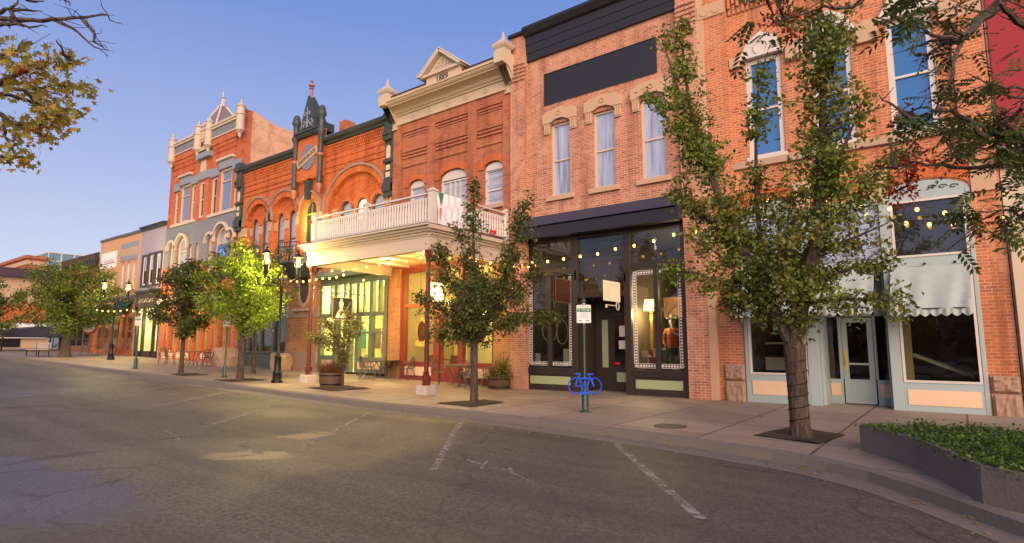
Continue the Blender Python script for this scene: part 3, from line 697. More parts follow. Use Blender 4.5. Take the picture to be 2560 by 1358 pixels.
for cx in (-.45,):
    for s in (-1, 1):
        for k in range(3):
            x = cx + s * (.2 + k * .2); mb.tube([(x + .09 * math.cos(t) * (1 - t / 9), -.012, 5.06 + .02 * (2 - k) + .05 * math.sin(t) * (1 - t / 9)) for t in np.linspace(0, 6, 14)], .01, 4)
build(mb, 'scrollwork', M['iron'], b)
mb = MB(); mb.box(-4.42, -3.12, -.035, -.02, .2, .56); mb.box(-1.03, .28, -.035, -.02, .14, .48); build(mb, 'kick_panel', M['cream_panel'], b)
mb = MB(); ring(mb, (-4.47, -3.08, .72, 3.27, 0), .05, -.04, .06); ring(mb, (-1.09, .33, .64, 3.27, 0), .05, -.04, .06); ring(mb, (-4.47, -3.08, 3.5, 4.84, 0), .05, -.04, .06); ring(mb, (-1.09, .33, 3.5, 4.84, 0), .05, -.04, .06)
build(mb, 'window_beading', M['white'], b)
for nm, op, mat in (('display_window', (-4.46, -3.09, .73, 3.27, 0), 'glass_dark'), ('display_window', (-1.08, .32, .65, 3.27, 0), 'glass_dark'), ('transom_window', (-4.46, -3.09, 3.52, 4.83, 0), 'pane_lav'), ('transom_window', (-1.08, .32, 3.52, 4.83, 0), 'pane_dark'), ('transom_window', (-2.78, -1.34, 3.52, 4.83, 0), 'pane_lav')):  # lavender reflection on the transoms put into their pane colour
    mb = MB(); mb.box(op[0], op[1], .05, .056, op[2], op[3]); build(mb, nm, M[mat], b)
# recessed entrance
mb = MB(); mb.box(-2.8, -2.74, .16, .95, -.1, 3.3); mb.box(-1.38, -1.32, .16, .95, -.1, 3.3)
mb.box(-2.8, -2.44, .9, .98, -.1, .62); mb.box(-2.5, -2.42, .9, 1.0, .62, 3.2); mb.box(-1.7, -1.38, .9, .98, -.1, .62); mb.box(-1.72, -1.66, .9, 1.0, .62, 3.2); mb.box(-2.8, -1.32, .9, .98, 2.2, 3.3); mb.box(-2.8, -1.32, .16, .98, 3.3, 3.36)
build(mb, 'entrance_frame', M['teal'], b, bevel=.006)
mb = MB(); mb.box(-2.72, -2.5, .885, .9, .2, .52); mb.box(-1.64, -1.42, .885, .9, .2, .52); build(mb, 'kick_panel', M['cream_panel'], b)
mb = MB(); mb.box(-2.74, -2.5, .93, .936, .62, 2.2); mb.box(-1.66, -1.38, .93, .936, .62, 2.2); build(mb, 'sidelight', M['glass_dark'], b)
mb = MB(); ring(mb, (-2.41, -1.73, .02, 2.17, 0), .12, .89, .94); mb.box(-2.3, -1.84, .9, .935, .14, .62); mb.box(-2.29, -1.85, .9, .93, .98, 1.03); d = build(mb, 'door', M['teal'], b, bevel=.006)
mb = MB(); mb.box(-2.29, -1.85, .915, .921, .62, 2.05); build(mb, 'pane', M['glass_dark'], d)
mb = MB(); mb.box(-2.385, -2.315, .88, .889, .85, 1.35); mb.tube([(-2.35, .88, .95), (-2.35, .84, 1.0), (-2.35, .84, 1.2), (-2.35, .88, 1.25)], .012, 6); build(mb, 'handle', M['gold'], d)
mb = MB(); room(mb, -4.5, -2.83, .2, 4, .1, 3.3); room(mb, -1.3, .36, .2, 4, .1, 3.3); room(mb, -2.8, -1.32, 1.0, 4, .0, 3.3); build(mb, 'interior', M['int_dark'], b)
mb = MB(); mb.box(-4.3, -3.2, .9, 1.0, .8, 1.15); mb.box(-4.3, -3.2, .95, 1.0, 1.5, 1.56)
for k in range(5): mb.bar((-.9 + .1 * k, 1.2, .3), (.1 + .1 * k, 2.2, .3 + .1), .04)
for k in range(2): mb.bar((-.95, 1.0 + .9 * k, 1.25), (.2, 1.0 + .9 * k, .75), .06)
build(mb, 'interior_railing', M['offwhite'], b)
lamp('room_light', (-.4, 1.6, 2.9), 14, (1, .75, .45), b, .2); lamp('room_light', (-3.7, 1.6, 2.9), 18, (1, .75, .45), b, .2)  # unseen weak lamps added to lighten the shop rooms
mb = MB(); mb.box(-1.05, -.9, .12, .35, .65, 3.2); build(mb, 'side_curtain', M['int_warm'], b)
def cloth_awning(b, x0, x1, zt, zb, out, val, folds=18, seed=1):
    rng = random.Random(seed); mb = MB(); n = folds * 3; rows = 5
    P = []
    for j in range(rows + 1):
        t = j / rows
        P.append([(x0 + (x1 - x0) * i / n, -.04 - out * t + .04 * math.sin(i * .42 + .5 * j + 1.3 * math.sin(i * .11)) * t, zt + (zb - zt) * t - .05 * math.sin(PI * t) + .008 * math.sin(i * .23 + 2 * j) - .02 * t * (1 - t) * math.sin(i * .52)) for i in range(n + 1)])
    P.append([(x0 + (x1 - x0) * i / n, -.04 - out - .015 + .02 * math.sin(i * 1.3), zb - val * (.6 + .4 * abs(math.sin(PI * i * 8 / n)))) for i in range(n + 1)])
    for j in range(len(P) - 1):
        for i in range(n): mb.quad(P[j][i], P[j][i + 1], P[j + 1][i + 1], P[j + 1][i])
    a = build(mb, 'awning', M['teal_cloth'], b, True)
    mb = MB()
    for x in (x0 + .02, x1 - .02): mb.tube([(x, -.02, zb + .05), (x, -out, zb + .01)], .012, 5)
    mb.tube([(x0, -.04 - out, zb), (x1, -.04 - out, zb)], .012, 5)
    for k in range(3): mb.ball((x0 + (x1 - x0) * (k + .2) / 2.6, -.05, zt + .05), .03, 6)
    build(mb, 'awning_frame', M['iron'], a)
cloth_awning(b, -4.62, -3.0, 3.3, 2.33, .9, .17, seed=2)
cloth_awning(b, -2.9, -1.5, 3.3, 2.33, .9, .17, seed=3)
cloth_awning(b, -1.18, .27, 3.28, 2.26, .9, .17, seed=4)

# ------------------------------------------------------------------ rose brick block with black shopfront
b = thing('brick_shop', 'rose brick block with blank black sign panel above a black shopfront', 'building', (-8.9, 0, 0))
W3 = [(-10.72, -9.96, 6.5, 9.07, 0), (-9.06, -8.28, 6.5, 9.07, 0), (-7.38, -6.58, 6.5, 9.07, 0)]
mb = MB(); facade(mb, -12.36, -5.46, -.3, 12.7, 0, W3 + [(-11.9, -6.08, -.2, 5.2, 0)], .25); shell(mb, -12.36, -5.46, -.3, 12.7, 0, 13)
build(mb, 'wall', M['brick_rose'], b)
mb = MB(); mb.box(-12.35, -11.68, -.2, .0, -.2, 12.66); mb.box(-6.07, -5.47, -.2, 0, -.2, 13.2)
for x0, x1 in ((-12.35, -11.68), (-6.07, -5.47)):
    for k in range(5): mb.box(x0 - .01, x1 + .01, -.24, -.2, 10.95 + k * .15, 11.02 + k * .15)
build(mb, 'pier', M['brick_rose'], b)
mb = MB(); mb.box(-5.47, -5.28, -.14, .0, -.2, 12.9); build(mb, 'lit_pier_side', M['stone_tan'], b)  # tan strip, the lit side face of the pier put into its colour
mb = MB(); mb.prof_x([(0, 11.62), (-.1, 11.62), (-.12, 11.9), (-.14, 11.9), (-.16, 12.2), (-.18, 12.2), (-.2, 12.48), (-.3, 12.52), (-.36, 12.62), (-.42, 12.7), (-.42, 12.8), (0, 12.85)], -11.67, -6.08); mb.box(-12.4, -11.64, -.3, .02, 12.67, 12.78)
build(mb, 'cornice', M['black'], b)
mb = MB(); mb.box(-10.96, -6.8, -.012, -.002, 9.83, 10.96); sg = build(mb, 'sign_panel', M['black'], b)
mb = MB()
for x in (-9.57, -8.18): mb.box(x - .008, x + .008, -.016, -.012, 9.83, 10.96)
build(mb, 'panel_joint', M['black_warm'], sg)
mb = MB(); ring(mb, (-10.98, -6.78, 9.81, 10.98, 0), .03, -.03, -.001); build(mb, 'sign_frame', M['black_warm'], sg)
for op in W3:
    w = window(b, op, y=.13, fw=.075, fm='cream_pale', gm='pane_blind', rails=(7.76,), sill=.16, sillm='stone_tan')
    cx = (op[0] + op[1]) / 2; xa, xb = op[0] - .3, op[1] + .3; mb = MB()
    mb.prism([(xa, 9.1), (xa, 9.42), (xa + .18, 9.52), (cx, 9.6), (xb - .18, 9.52), (xb, 9.42), (xb, 9.1), (op[1] - .02, 9.1), (cx + .14, 9.2), (cx - .14, 9.2), (op[0] + .02, 9.1)], -.1, .0)
    for x0, x1 in ((xa + .04, op[0] - .03), (op[1] + .03, xb - .04)):
        mb.box(x0, x1, -.06, 0, 8.72, 9.1)
        for k in range(3): mb.box(x0 + .02 + k * .08, x0 + .07 + k * .08, -.085, -.06, 8.76, 9.04)
        mb.box(x0 - .02, x1 + .02, -.08, 0, 9.04, 9.1)
    arch(mb, cx, 9.4, .05, .05, .04, -.125, -.1, 12, 0, 2 * PI)
    build(mb, 'stone_lintel', M['stone_tan'], w, bevel=.01)
# shed awning and black joinery
mb = MB(); mb.prof_x([(.0, 5.9), (-.55, 5.46), (-.56, 5.44), (-.5, 5.44), (.0, 5.8)], -11.95, -6.04); build(mb, 'awning', M['navy'], b, bevel=.01)
mb = MB(); mb.prof_x([(-.0, 5.05), (-.5, 5.05), (-.5, 5.4), (-.0, 5.72)], -11.9, -6.08); mb.box(-11.9, -6.08, -.53, -.5, 5.03, 5.09); build(mb, 'fascia', M['black'], b)
mb = MB()
for x0, x1 in ((-11.9, -11.72), (-9.95, -9.72), (-8.06, -7.84), (-6.24, -6.08)): mb.box(x0, x1, -.06, .14, -.2, 5.04)
for x0, x1 in ((-11.72, -9.95), (-7.84, -6.24)):
    mb.box(x0, x1, -.04, .12, 3.78, 3.98); mb.box(x0, x1, -.04, .12, 4.94, 5.04); mb.box(x0, x1, -.06, .12, .52, .74); mb.box(x0, x1, -.04, .12, -.2, .52); c = (x0 + x1) / 2; mb.box(c - .07, c + .07, -.03, .12, .74, 3.78)
    for k in range(4): mb.box(x0, x1, -.075, -.06, .54 + k * .05, .56 + k * .05)
mb.box(-9.72, -8.06, -.04, .12, 2.98, 3.16); mb.box(-9.72, -8.06, -.04, .12, 4.94, 5.04)
build(mb, 'shop_frame', M['black_warm'], b, bevel=.006)
mb = MB(); mb.box(-11.6, -10.02, -.058, -.04, .2, .46); mb.box(-7.74, -6.3, -.058, -.04, .2, .46); build(mb, 'kick_panel', M['sage'], b)
for op in ((-11.72, -9.95, 3.98, 4.94), (-7.84, -6.24, 3.98, 4.94), (-9.72, -8.06, 3.16, 4.94)):
    mb = MB(); mb.box(op[0], op[1], .05, .056, op[2], op[3]); build(mb, 'transom_window', M['glass_dark'], b)
for x0, x1 in ((-11.72, -9.95), (-7.84, -6.24)):
    c = (x0 + x1) / 2
    for a, e in ((x0, c - .07), (c + .07, x1)):
        mb = MB(); mb.box(a, e, .05, .056, .74, 3.78); w = build(mb, 'display_window', M['glass_dark'], b)
        mb = MB()                             # patterned border stuck to the glass
        if x0 < -9 or True:
            bw = .13
            for q in (((a + .02, a + .02 + bw, .8, 3.72) if a == x0 else (e - .02 - bw, e - .02, .8, 3.72)), (a + .02, e - .02, .8, .8 + bw)) + (((a + .02, e - .02, 3.72 - bw, 3.72),) if x0 > -9 else ()):
                mb.box(q[0], q[0] + .012, .036, .047, q[2], q[3]); mb.box(q[1] - .012, q[1], .036, .047, q[2], q[3]); mb.box(q[0], q[1], .036, .047, q[2], q[2] + .012); mb.box(q[0], q[1], .036, .047, q[3] - .012, q[3])
                hor = (q[1] - q[0]) > (q[3] - q[2]); L = (q[1] - q[0]) if hor else (q[3] - q[2]); nn = int(L / .085)
                for k in range(nn):
                    u = (k + .5) * L / nn; px, pz = (q[0] + u, (q[2] + q[3]) / 2) if hor else ((q[0] + q[1]) / 2, q[2] + u)
                    mb.box(px - .026, px + .026, .036, .047, pz - .026, pz + .026)
        build(mb, 'lace_border', M['sign_white'], w)
mb = MB()                                     # recessed entrance
mb.box(-9.72, -9.66, .14, 1.1, -.1, 3.0); mb.box(-8.12, -8.06, .14, 1.1, -.1, 3.0); mb.box(-9.72, -8.06, .14, 1.1, 2.95, 3.0); mb.box(-9.66, -9.5, 1.02, 1.1, -.1, 2.95); mb.box(-9.5, -8.12, 1.02, 1.1, 2.5, 2.95); mb.box(-9.5, -9.12, 1.02, 1.1, -.1, 2.5); mb.box(-8.2, -8.12, 1.02, 1.1, -.1, 2.5)
build(mb, 'entrance_frame', M['black_warm'], b)
mb = MB(); mb.box(-9.42, -9.2, 1.0, 1.018, .75, 2.3); build(mb, 'side_panel', M['sage'], b)
mb = MB(); ring(mb, (-9.12, -8.2, .02, 2.48, 0), .14, 1.0, 1.06); mb.box(-9.0, -8.32, 1.01, 1.05, .14, .8); d = build(mb, 'door', M['black_warm'], b)
mb = MB(); mb.box(-8.99, -8.34, 1.03, 1.036, .8, 2.36); build(mb, 'pane', M['glass_dark'], d)
mb = MB(); mb.box(-8.9, -8.42, .99, 1.008, .3, .6); build(mb, 'kick_panel', M['sage'], d)
mb = MB(); mb.box(-8.31, -8.22, .97, .999, 1.0, 1.5); build(mb, 'handle', M['gold'], d)
mb = MB(); mb.box(-8.82, -8.55, 1.02, 1.028, 1.35, 1.62); mb.box(-8.8, -8.56, 1.02, 1.028, 1.75, 2.1); build(mb, 'notice', M['sign_white'], d)
mb = MB(); mb.box(-8.98, -8.8, 1.02, 1.028, .84, .92); build(mb, 'sticker', M['ribbon'], d)
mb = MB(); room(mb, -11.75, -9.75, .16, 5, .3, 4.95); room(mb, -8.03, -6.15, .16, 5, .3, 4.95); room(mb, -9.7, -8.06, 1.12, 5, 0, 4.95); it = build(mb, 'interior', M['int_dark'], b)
mb = MB(); mb.box(-8.0, -6.2, 2.8, 2.9, 2.4, 3.1); mb.box(-8.0, -6.2, .25, 2.7, .6, .7); mb.box(-7.1, -6.3, .4, 1.0, .7, 1.0); build(mb, 'display_stand', M['int_wood'], it)
mb = MB(); mb.box(-9.7, -8.08, .4, .45, 3.3, 4.2)
for k in range(26): mb.box(-9.7 + k * .063, -9.665 + k * .063, .36, .4, 3.0 + .1 * math.sin(k), 4.3)
build(mb, 'plank_ceiling', M['int_wood'], it)
# stock on show
lamp('room_light', (-6.9, 1.8, 3.2), 90, (1, .68, .35), it, .2); lamp('room_light', (-10.8, 1.6, 3.2), 30, (1, .75, .45), it, .2); lamp('room_light', (-8.8, 2.6, 3.4), 30, (1, .7, .4), it, .2)
rng = random.Random(9)
mb = MB(); mb.lathe((-7.62, .9, 2.55), [(.16, 0), (.24, .0), (.19, .34), (.05, .34)], 14); shade = build(mb, 'lamp_shade', M['shade_glow'], it, True)
lamp('shop_lamp', (-7.62, .9, 2.45), 260, (1, .7, .32), shade, .15)
mb = MB(); mb.tube([(-7.62, .9, .7), (-7.62, .9, 2.55)], .05, 8); build(mb, 'lamp_stem', M['gold'], it)
mb = MB(); mb.loft([[(-7.2 + r * math.cos(a) * .8, .55 + r * math.sin(a) * .4, z) for a in np.linspace(0, 2 * PI, 9)[:-1]] for r, z in ((.03, 2.0), (.07, 2.15), (.09, 2.35), (.12, 2.5), (.08, 2.6))])
for s in (-1, 1): mb.tube([(-7.2 + s * .08, .55, 2.52), (-7.2 + s * .2, .55, 2.6), (-7.2 + s * .3, .52, 2.72)], [.03, .022, .008], 6)
build(mb, 'cattle_skull', M['cloth_white'], it, True)
mb = MB()
for k in range(7): mb.box(-7.55 + .06 * k, -7.5 + .06 * k, .4, .7, .75, .95 + .5 * rng.random())
build(mb, 'knitwear_stack', M['cloth_white'], it)
for k in range(26):
    mb = MB(); x, z = rng.uniform(-7.75, -6.4), .72 + .2 * (k // 9); mb.box(x, x + rng.uniform(.15, .35), .3 + .1 * (k % 4), .5 + .1 * (k % 4), z, z + .2); build(mb, 'boxed_goods', M['goods'][k % 6], it)
mb = MB(); mb.tube([(-6.5 + .3 * math.cos(a), .28, 2.2 + .42 * math.sin(a)) for a in np.linspace(0, 2 * PI, 22)], .02, 5); mb.tube([(-11.1 + .3 * math.cos(a), .4, 2.0 + .42 * math.sin(a)) for a in np.linspace(0, 2 * PI, 22)], .015, 5); mb.tube([(-10.6 + .22 * math.cos(a), .4, 1.9 + .4 * math.sin(a)) for a in np.linspace(0, 2 * PI, 22)], .015, 5); build(mb, 'hoop', M['offwhite'], it)
mb = MB(); mb.box(-10.5, -10.1, .3, .33, .8, 1.35); mb.box(-11.6, -11.4, .25, .27, .85, 1.2); build(mb, 'price_card', M['sign_white'], it)
def mannequin(x, y, z0, top, bottom, hat=None, label='', rz=0., skirt=False):
    t = thing('mannequin', label, 'mannequin', (x, y, z0), rz=rz)
    def ell(z, a, c, ox=0, n=12): return [(ox + a * math.cos(q), c * math.sin(q), z) for q in np.linspace(0, 2 * PI, n + 1)[:-1]]
    mb = MB(); mb.loft([ell(1.36, .06, .06), ell(1.45, .055, .055), ell(1.5, .08, .09), ell(1.58, .095, .11), ell(1.66, .085, .1), ell(1.72, .04, .05)])
    for s in (-1, 1): mb.tube([(s * .19, 0, 1.3), (s * .25, .01, 1.02), (s * .23, -.07, .8), (s * .22, -.1, .72)], [.045, .04, .03, .028], 7)
    mb.tube([(-.09, 0, .8), (-.1, 0, .45), (-.1, 0, .05)], [.07, .055, .04], 8); mb.tube([(.09, 0, .8), (.1, 0, .45), (.1, 0, .05)], [.07, .055, .04], 8); mb.box(-.15, .15, -.1, .1, 0, .04)
    build(mb, 'body', M['skin'], t, True, local=True)
    mb = MB(); mb.loft([ell(.78, .2, .14), ell(.95, .19, .13), ell(1.1, .185, .13), ell(1.28, .225, .13), ell(1.36, .18, .1), ell(1.4, .075, .07)])
    for s in (-1, 1): mb.tube([(s * .18, 0, 1.34), (s * .25, 0, 1.2), (s * .27, .0, 1.0), (s * .26, -.05, .88)], [.07, .075, .07, .065], 8)
    build(mb, 'top', M[top], t, True, local=True)
    mb = MB()
    if skirt: mb.loft([ell(.12, .3, .26), ell(.4, .25, .2), ell(.7, .19, .15), ell(.82, .15, .11)])
    else:
        mb.loft([ell(.82, .18, .13), ell(.7, .19, .14)])
        for s in (-1, 1): mb.tube([(s * .09, 0, .8), (s * .1, 0, .45), (s * .1, 0, .1)], [.1, .08, .075], 8)
    build(mb, 'skirt' if skirt else 'trousers', M[bottom], t, True, local=True)
    if hat:
        mb = MB(); mb.lathe((0, 0, 1.66), [(.2, 0), (.2, .015), (.1, .03), (.095, .1), (.05, .13)], 14); build(mb, 'hat', M[hat], t, True, local=True)
mannequin(-6.95, .95, .62, 'poncho', 'cloth_dark', 'cloth_white', 'mannequin in striped knit and white hat inside the lit right-hand black shop window')
mannequin(-10.25, .8, .4, 'poncho', 'cloth_white', None, 'mannequin in striped top inside the dark left-hand black shop window', .4)
mb = MB(); arch(mb, -7.05, 4.62, .04, .05, .012, .03, .045, 12, 0, 2 * PI); mb.box(-7.058, -7.042, .03, .045, 4.3, 4.57); mb.box(-7.042, -7.0, .03, .045, 4.32, 4.35); mb.box(-7.042, -7.0, .03, .045, 4.38, 4.41); build(mb, 'key_decal', M['sign_white'], b)
# two boards and a key hung from brackets over the black shop door
def hung_sign(name, label, x, y0, y1, z0, z1, mat, frame=None, key=False):
    t = thing(name, label, 'sign', (x, 0, 0))
    mb = MB(); mb.box(x - .02, x + .02, y0, y1, z0, z1); build(mb, 'board', M[mat], t, bevel=.005)
    if frame:
        mb = MB()
        for yy in ((y0, y0 + .05), (y1 - .05, y1)): mb.box(x - .03, x + .03, *yy, z0, z1)
        for zz in ((z0, z0 + .05), (z1 - .05, z1)): mb.box(x - .032, x + .032, y0 + .05, y1 - .05, *zz)
        build(mb, 'frame', M[frame], t)
    mb = MB(); mb.tube([(x, -.02, z1 + .16), (x, y0 - .05, z1 + .16)], .014, 6)
    for yy in (y0 + .1, y1 - .1): mb.tube([(x, yy, z1), (x, yy, z1 + .16)], .006, 5)
    mb.tube([(x, -.03, z1 + .16 + .1)] + [(x, -.03 - .18 * k / 8, z1 + .26 + .07 * math.sin(k)) for k in range(9)], .008, 5); mb.box(x - .03, x + .03, -.06, -.02, z1 + .05, z1 + .35)
    build(mb, 'bracket', M['iron'], t)
    if key:
        mb = MB(); mb.tube([(x, y0 + .1, z0 - .12), (x, y1 - .25, z0 - .12)], .015, 6); mb.tube([(x, y1 - .15 + .09 * math.cos(a), z0 - .12 + .12 * math.sin(a)) for a in np.linspace(0, 2 * PI, 16)], .016, 6); mb.box(x - .01, x + .01, y0 + .1, y0 + .2, z0 - .2, z0 - .12); build(mb, 'key', M['offwhite'], t)
hung_sign('hanging_sign', 'blank cream board hanging above the black shop door with a large key', -8.02, -1.42, -.42, 2.75, 3.34, 'sign_cream', None, True)
hung_sign('hanging_sign', 'blank dark brown framed board hanging left of the black shop door', -9.78, -1.3, -.4, 2.78, 3.54, 'sign_brown', 'barrel')

# ------------------------------------------------------------------ dated brick block with cream cornice and veranda
b = thing('brick_commercial_block', 'red brick block with cream cornice, gable dated 1889 and white railed veranda', 'building', (-15.6, 0, .07))
W4 = [(-17.85, -16.92, 6.62, 8.02, .26), (-16.05, -14.62, 5.2, 8.02, .34), (-13.75, -12.82, 6.62, 8.02, .26)]
mb = MB(); facade(mb, -18.86, -12.38, -.3, 12.0, 0, W4 + [(-18.15, -13.2, -.2, 4.6, 0)], .25); shell(mb, -18.86, -12.38, -.3, 12.0, 0, 13)
build(mb, 'wall', M['brick_dark'], b)
mb = MB()
for x0, x1 in ((-18.84, -18.3), (-16.72, -16.32), (-14.5, -14.1), (-12.78, -12.4)): mb.box(x0, x1, -.09, 0, 5.2, 10.9)
mb.box(-18.3, -12.78, -.06, 0, 10.45, 10.9)
for x0, x1 in ((-18.3, -16.72), (-16.32, -14.5), (-14.1, -12.78)):
    mb.box(x0 + .02, x1 - .02, -.05, 0, 10.32, 10.4); mb.box(x0 + .12, x1 - .12, -.03, 0, 10.22, 10.28)
    for k in range(3): mb.box(x0 + .05, x1 - .05, -.06, 0, 9.3 + k * .14, 9.38 + k * .14)
    mb.box(x0 + .03, x1 - .03, -.045, 0, 8.92, 8.99)
build(mb, 'brick_corbel', M['brick_dark'], b)
mb = MB()
for xa, xb, za, zs, r in W4: arch(mb, (xa + xb) / 2, zs, (xb - xa) / 2, r, .27, -.045, .0, 14)
build(mb, 'brick_arch', M['brick_orange'], b)
for i, op in enumerate(W4):
    w = window(b, op, y=.14, fw=.1, fm='white', gm='pane_slats', rails=(7.9,) if i == 1 else (7.95, 7.2), mull=(-15.6, -15.33, -15.06) if i == 1 else (), sill=.08 if i != 1 else None, sillm='stone')
    xa, xb, za, zs, r = op; mb = MB(); cx = (xa + xb) / 2; a = (xb - xa) / 2 - .05
    mb.prism([(cx - a, zs - .06)] + [(cx - a * math.cos(t), zs + (r - .05) * math.sin(t)) for t in np.linspace(0, PI, 12)] + [(cx + a, zs - .06)], .06, .12); build(mb, 'arched_head', M['white'], w)
# cornice
mb = MB(); mb.box(-18.55, -12.6, -.1, .0, 10.88, 11.3); mb.box(-18.6, -12.55, -.14, .0, 10.84, 10.9); mb.box(-18.6, -12.55, -.16, 0, 11.24, 11.32)
fz = build(mb, 'frieze', M['cream'], b)
mb = MB()
for k in range(5):
    x = -17.6 + k * 1.0
    arch(mb, x, 11.08, .06, .06, .045, -.135, -.1, 14, 0, 2 * PI); mb.ball((x, -.1, 11.08), .035, 8); mb.box(x - .2, x - .13, -.12, -.1, 11.04, 11.12); mb.box(x + .13, x + .2, -.12, -.1, 11.04, 11.12)
build(mb, 'medallion', M['cream_pale'], fz)
prof = [(.0, 11.32), (-.2, 11.32), (-.24, 11.36)] + [(-.24 - .34 * (1 - math.cos(t)), 11.36 + .14 * math.sin(t)) for t in np.linspace(0, PI / 2, 6)] + [(-.62, 11.5), (-.62, 11.54), (-.68, 11.56), (-.74, 11.61), (-.74, 11.65), (-.8, 11.67), (-.8, 11.72), (-.5, 11.76), (-.5, 11.98), (.4, 12.02), (.4, 11.8), (.0, 11.8)]
mb = MB(); mb.prof_x(prof, -18.78, -12.46); build(mb, 'cornice', M['cream'], b)
mb = MB(); mb.box(-18.74, -12.5, -.54, -.2, 11.985, 12.02); build(mb, 'roof_flashing', M['black_warm'], b)
for x0, x1 in ((-18.95, -18.55), (-12.6, -12.2)):
    mb = MB(); mb.prof_x([(0, 10.7), (-.12, 10.7), (-.16, 10.8), (-.14, 10.86)] + [(-.16 - .5 * (1 - math.cos(t)), 10.86 + .68 * math.sin(t)) for t in np.linspace(0, PI / 2, 9)] + [(-.86, 11.56), (-.86, 12.0), (0, 12.0)], x0, x1)
    for k in range(3): mb.prof_x([(-.14, 10.9)] + [(-.18 - .5 * (1 - math.cos(t)), 10.9 + .62 * math.sin(t)) for t in np.linspace(0, PI / 2, 9)] + [(-.6, 11.52)], x0 + .05 + k * .12, x0 + .11 + k * .12)
    mb.box(x0 - .03, x1 + .03, -.18, 0, 10.66, 10.72); br = build(mb, 'cornice_bracket', M['cream'], b)
    cx = (x0 + x1) / 2; mb = MB(); mb.lathe((cx, -.55, 11.98), [(.2 * 1.41, 0), (.2 * 1.41, .14), (.26 * 1.41, .2), (.3 * 1.41, .28), (.3 * 1.41, .33), (.24 * 1.41, .36), (.1, .56), (.07, .6), (.08, .66), (.05, .72), (.02, .86)], 4, PI / 4, PI / 4 + 2 * PI); build(mb, 'finial', M['cream_pale'], br)
# gable with the date
GY = -.62
mb = MB(); mb.box(-16.3, -14.45, GY, .5, 11.7, 12.18); mb.prism([(-16.4, 12.2), (-14.5, 12.2), (-15.45, 12.98)], GY + .04, .2); gb = build(mb, 'gable', M['cream'], b)
mb = MB(); mb.box(-16.55, -14.3, GY - .12, -.2, 12.14, 12.24)
mb.prism([(-16.66, 12.2), (-16.46, 12.18), (-15.49, 12.96), (-15.49, 13.14)], GY - .18, GY + .12); mb.prism([(-14.24, 12.2), (-14.44, 12.18), (-15.43, 12.96), (-15.43, 13.14)], GY - .18, GY + .12)
build(mb, 'gable_moulding', M['cream_pale'], gb)
mb = MB(); yb = GY - .2; mb.add([(-16.68, yb, 12.22), (-15.46, yb, 13.16), (-15.46, 2.2, 13.16), (-16.68, 2.2, 12.22), (-14.22, yb, 12.22), (-14.22, 2.2, 12.22), (-16.68, yb, 12.18), (-15.46, yb, 13.12), (-15.46, 2.2, 13.12), (-16.68, 2.2, 12.18), (-14.22, yb, 12.18), (-14.22, 2.2, 12.18)],
    [(0, 1, 2, 3), (1, 4, 5, 2), (6, 9, 8, 7), (7, 8, 11, 10), (0, 6, 7, 1), (1, 7, 10, 4), (4, 10, 11, 5), (3, 2, 8, 9), (2, 5, 11, 8), (0, 3, 9, 6)]); build(mb, 'gable_roof', M['white'], gb)
mb = MB()
for r in range(4):
    n = 7 - r * 2
    for k in range(n):
        x = -15.45 + (k - (n - 1) / 2) * .17; z = 12.34 + r * .13; mb.prism([(x - .07, z + .05), (x, z - .04), (x + .07, z + .05)], GY, GY + .04)
build(mb, 'shingle_pattern', M['cream_pale'], gb)
text('date_numerals', '1889', M['black_warm'], gb, (-15.42, GY - .012, 11.93), .42, ext=.008, sx=.8)
# shopfront under the veranda
mb = MB(); mb.box(-18.84, -18.17, -.06, 0, -.1, 4.6); mb.box(-13.18, -12.4, -.1, 0, -.1, 4.6); build(mb, 'brick_pier', M['brick_lamp'], b)
mb = MB()
for x0, x1 in ((-18.15, -17.95), (-16.25, -15.95), (-14.95, -14.75), (-13.3, -13.2)): mb.box(x0, x1, -.03, .2, -.1, 4.45)
mb.box(-18.15, -13.2, -.02, .2, 4.4, 4.62)
for x0, x1 in ((-17.95, -16.25), (-14.75, -13.3)): mb.box(x0, x1, -.02, .16, -.1, .82); mb.box(x0, x1, -.02, .14, 2.98, 3.12)
mb.box(-15.95, -14.95, .0, .16, 2.5, 2.7); mb.box(-15.95, -14.95, .05, .18, -.1, .62); mb.box(-15.95, -15.85, .05, .15, .62, 2.5); mb.box(-15.05, -14.95, .05, .15, .62, 2.5)
build(mb, 'shop_frame', M['red_frame'], b, bevel=.006)
mb = MB(); mb.box(-17.85, -16.35, -.04, -.02, .28, .62); mb.box(-14.65, -13.4, -.04, -.02, .28, .62); build(mb, 'kick_panel', M['cream_panel'], b)
mb = MB(); mb.box(-17.94, -16.26, -.035, -.02, 2.99, 3.11); build(mb, 'transom_rail', M['brick_orange'], b)
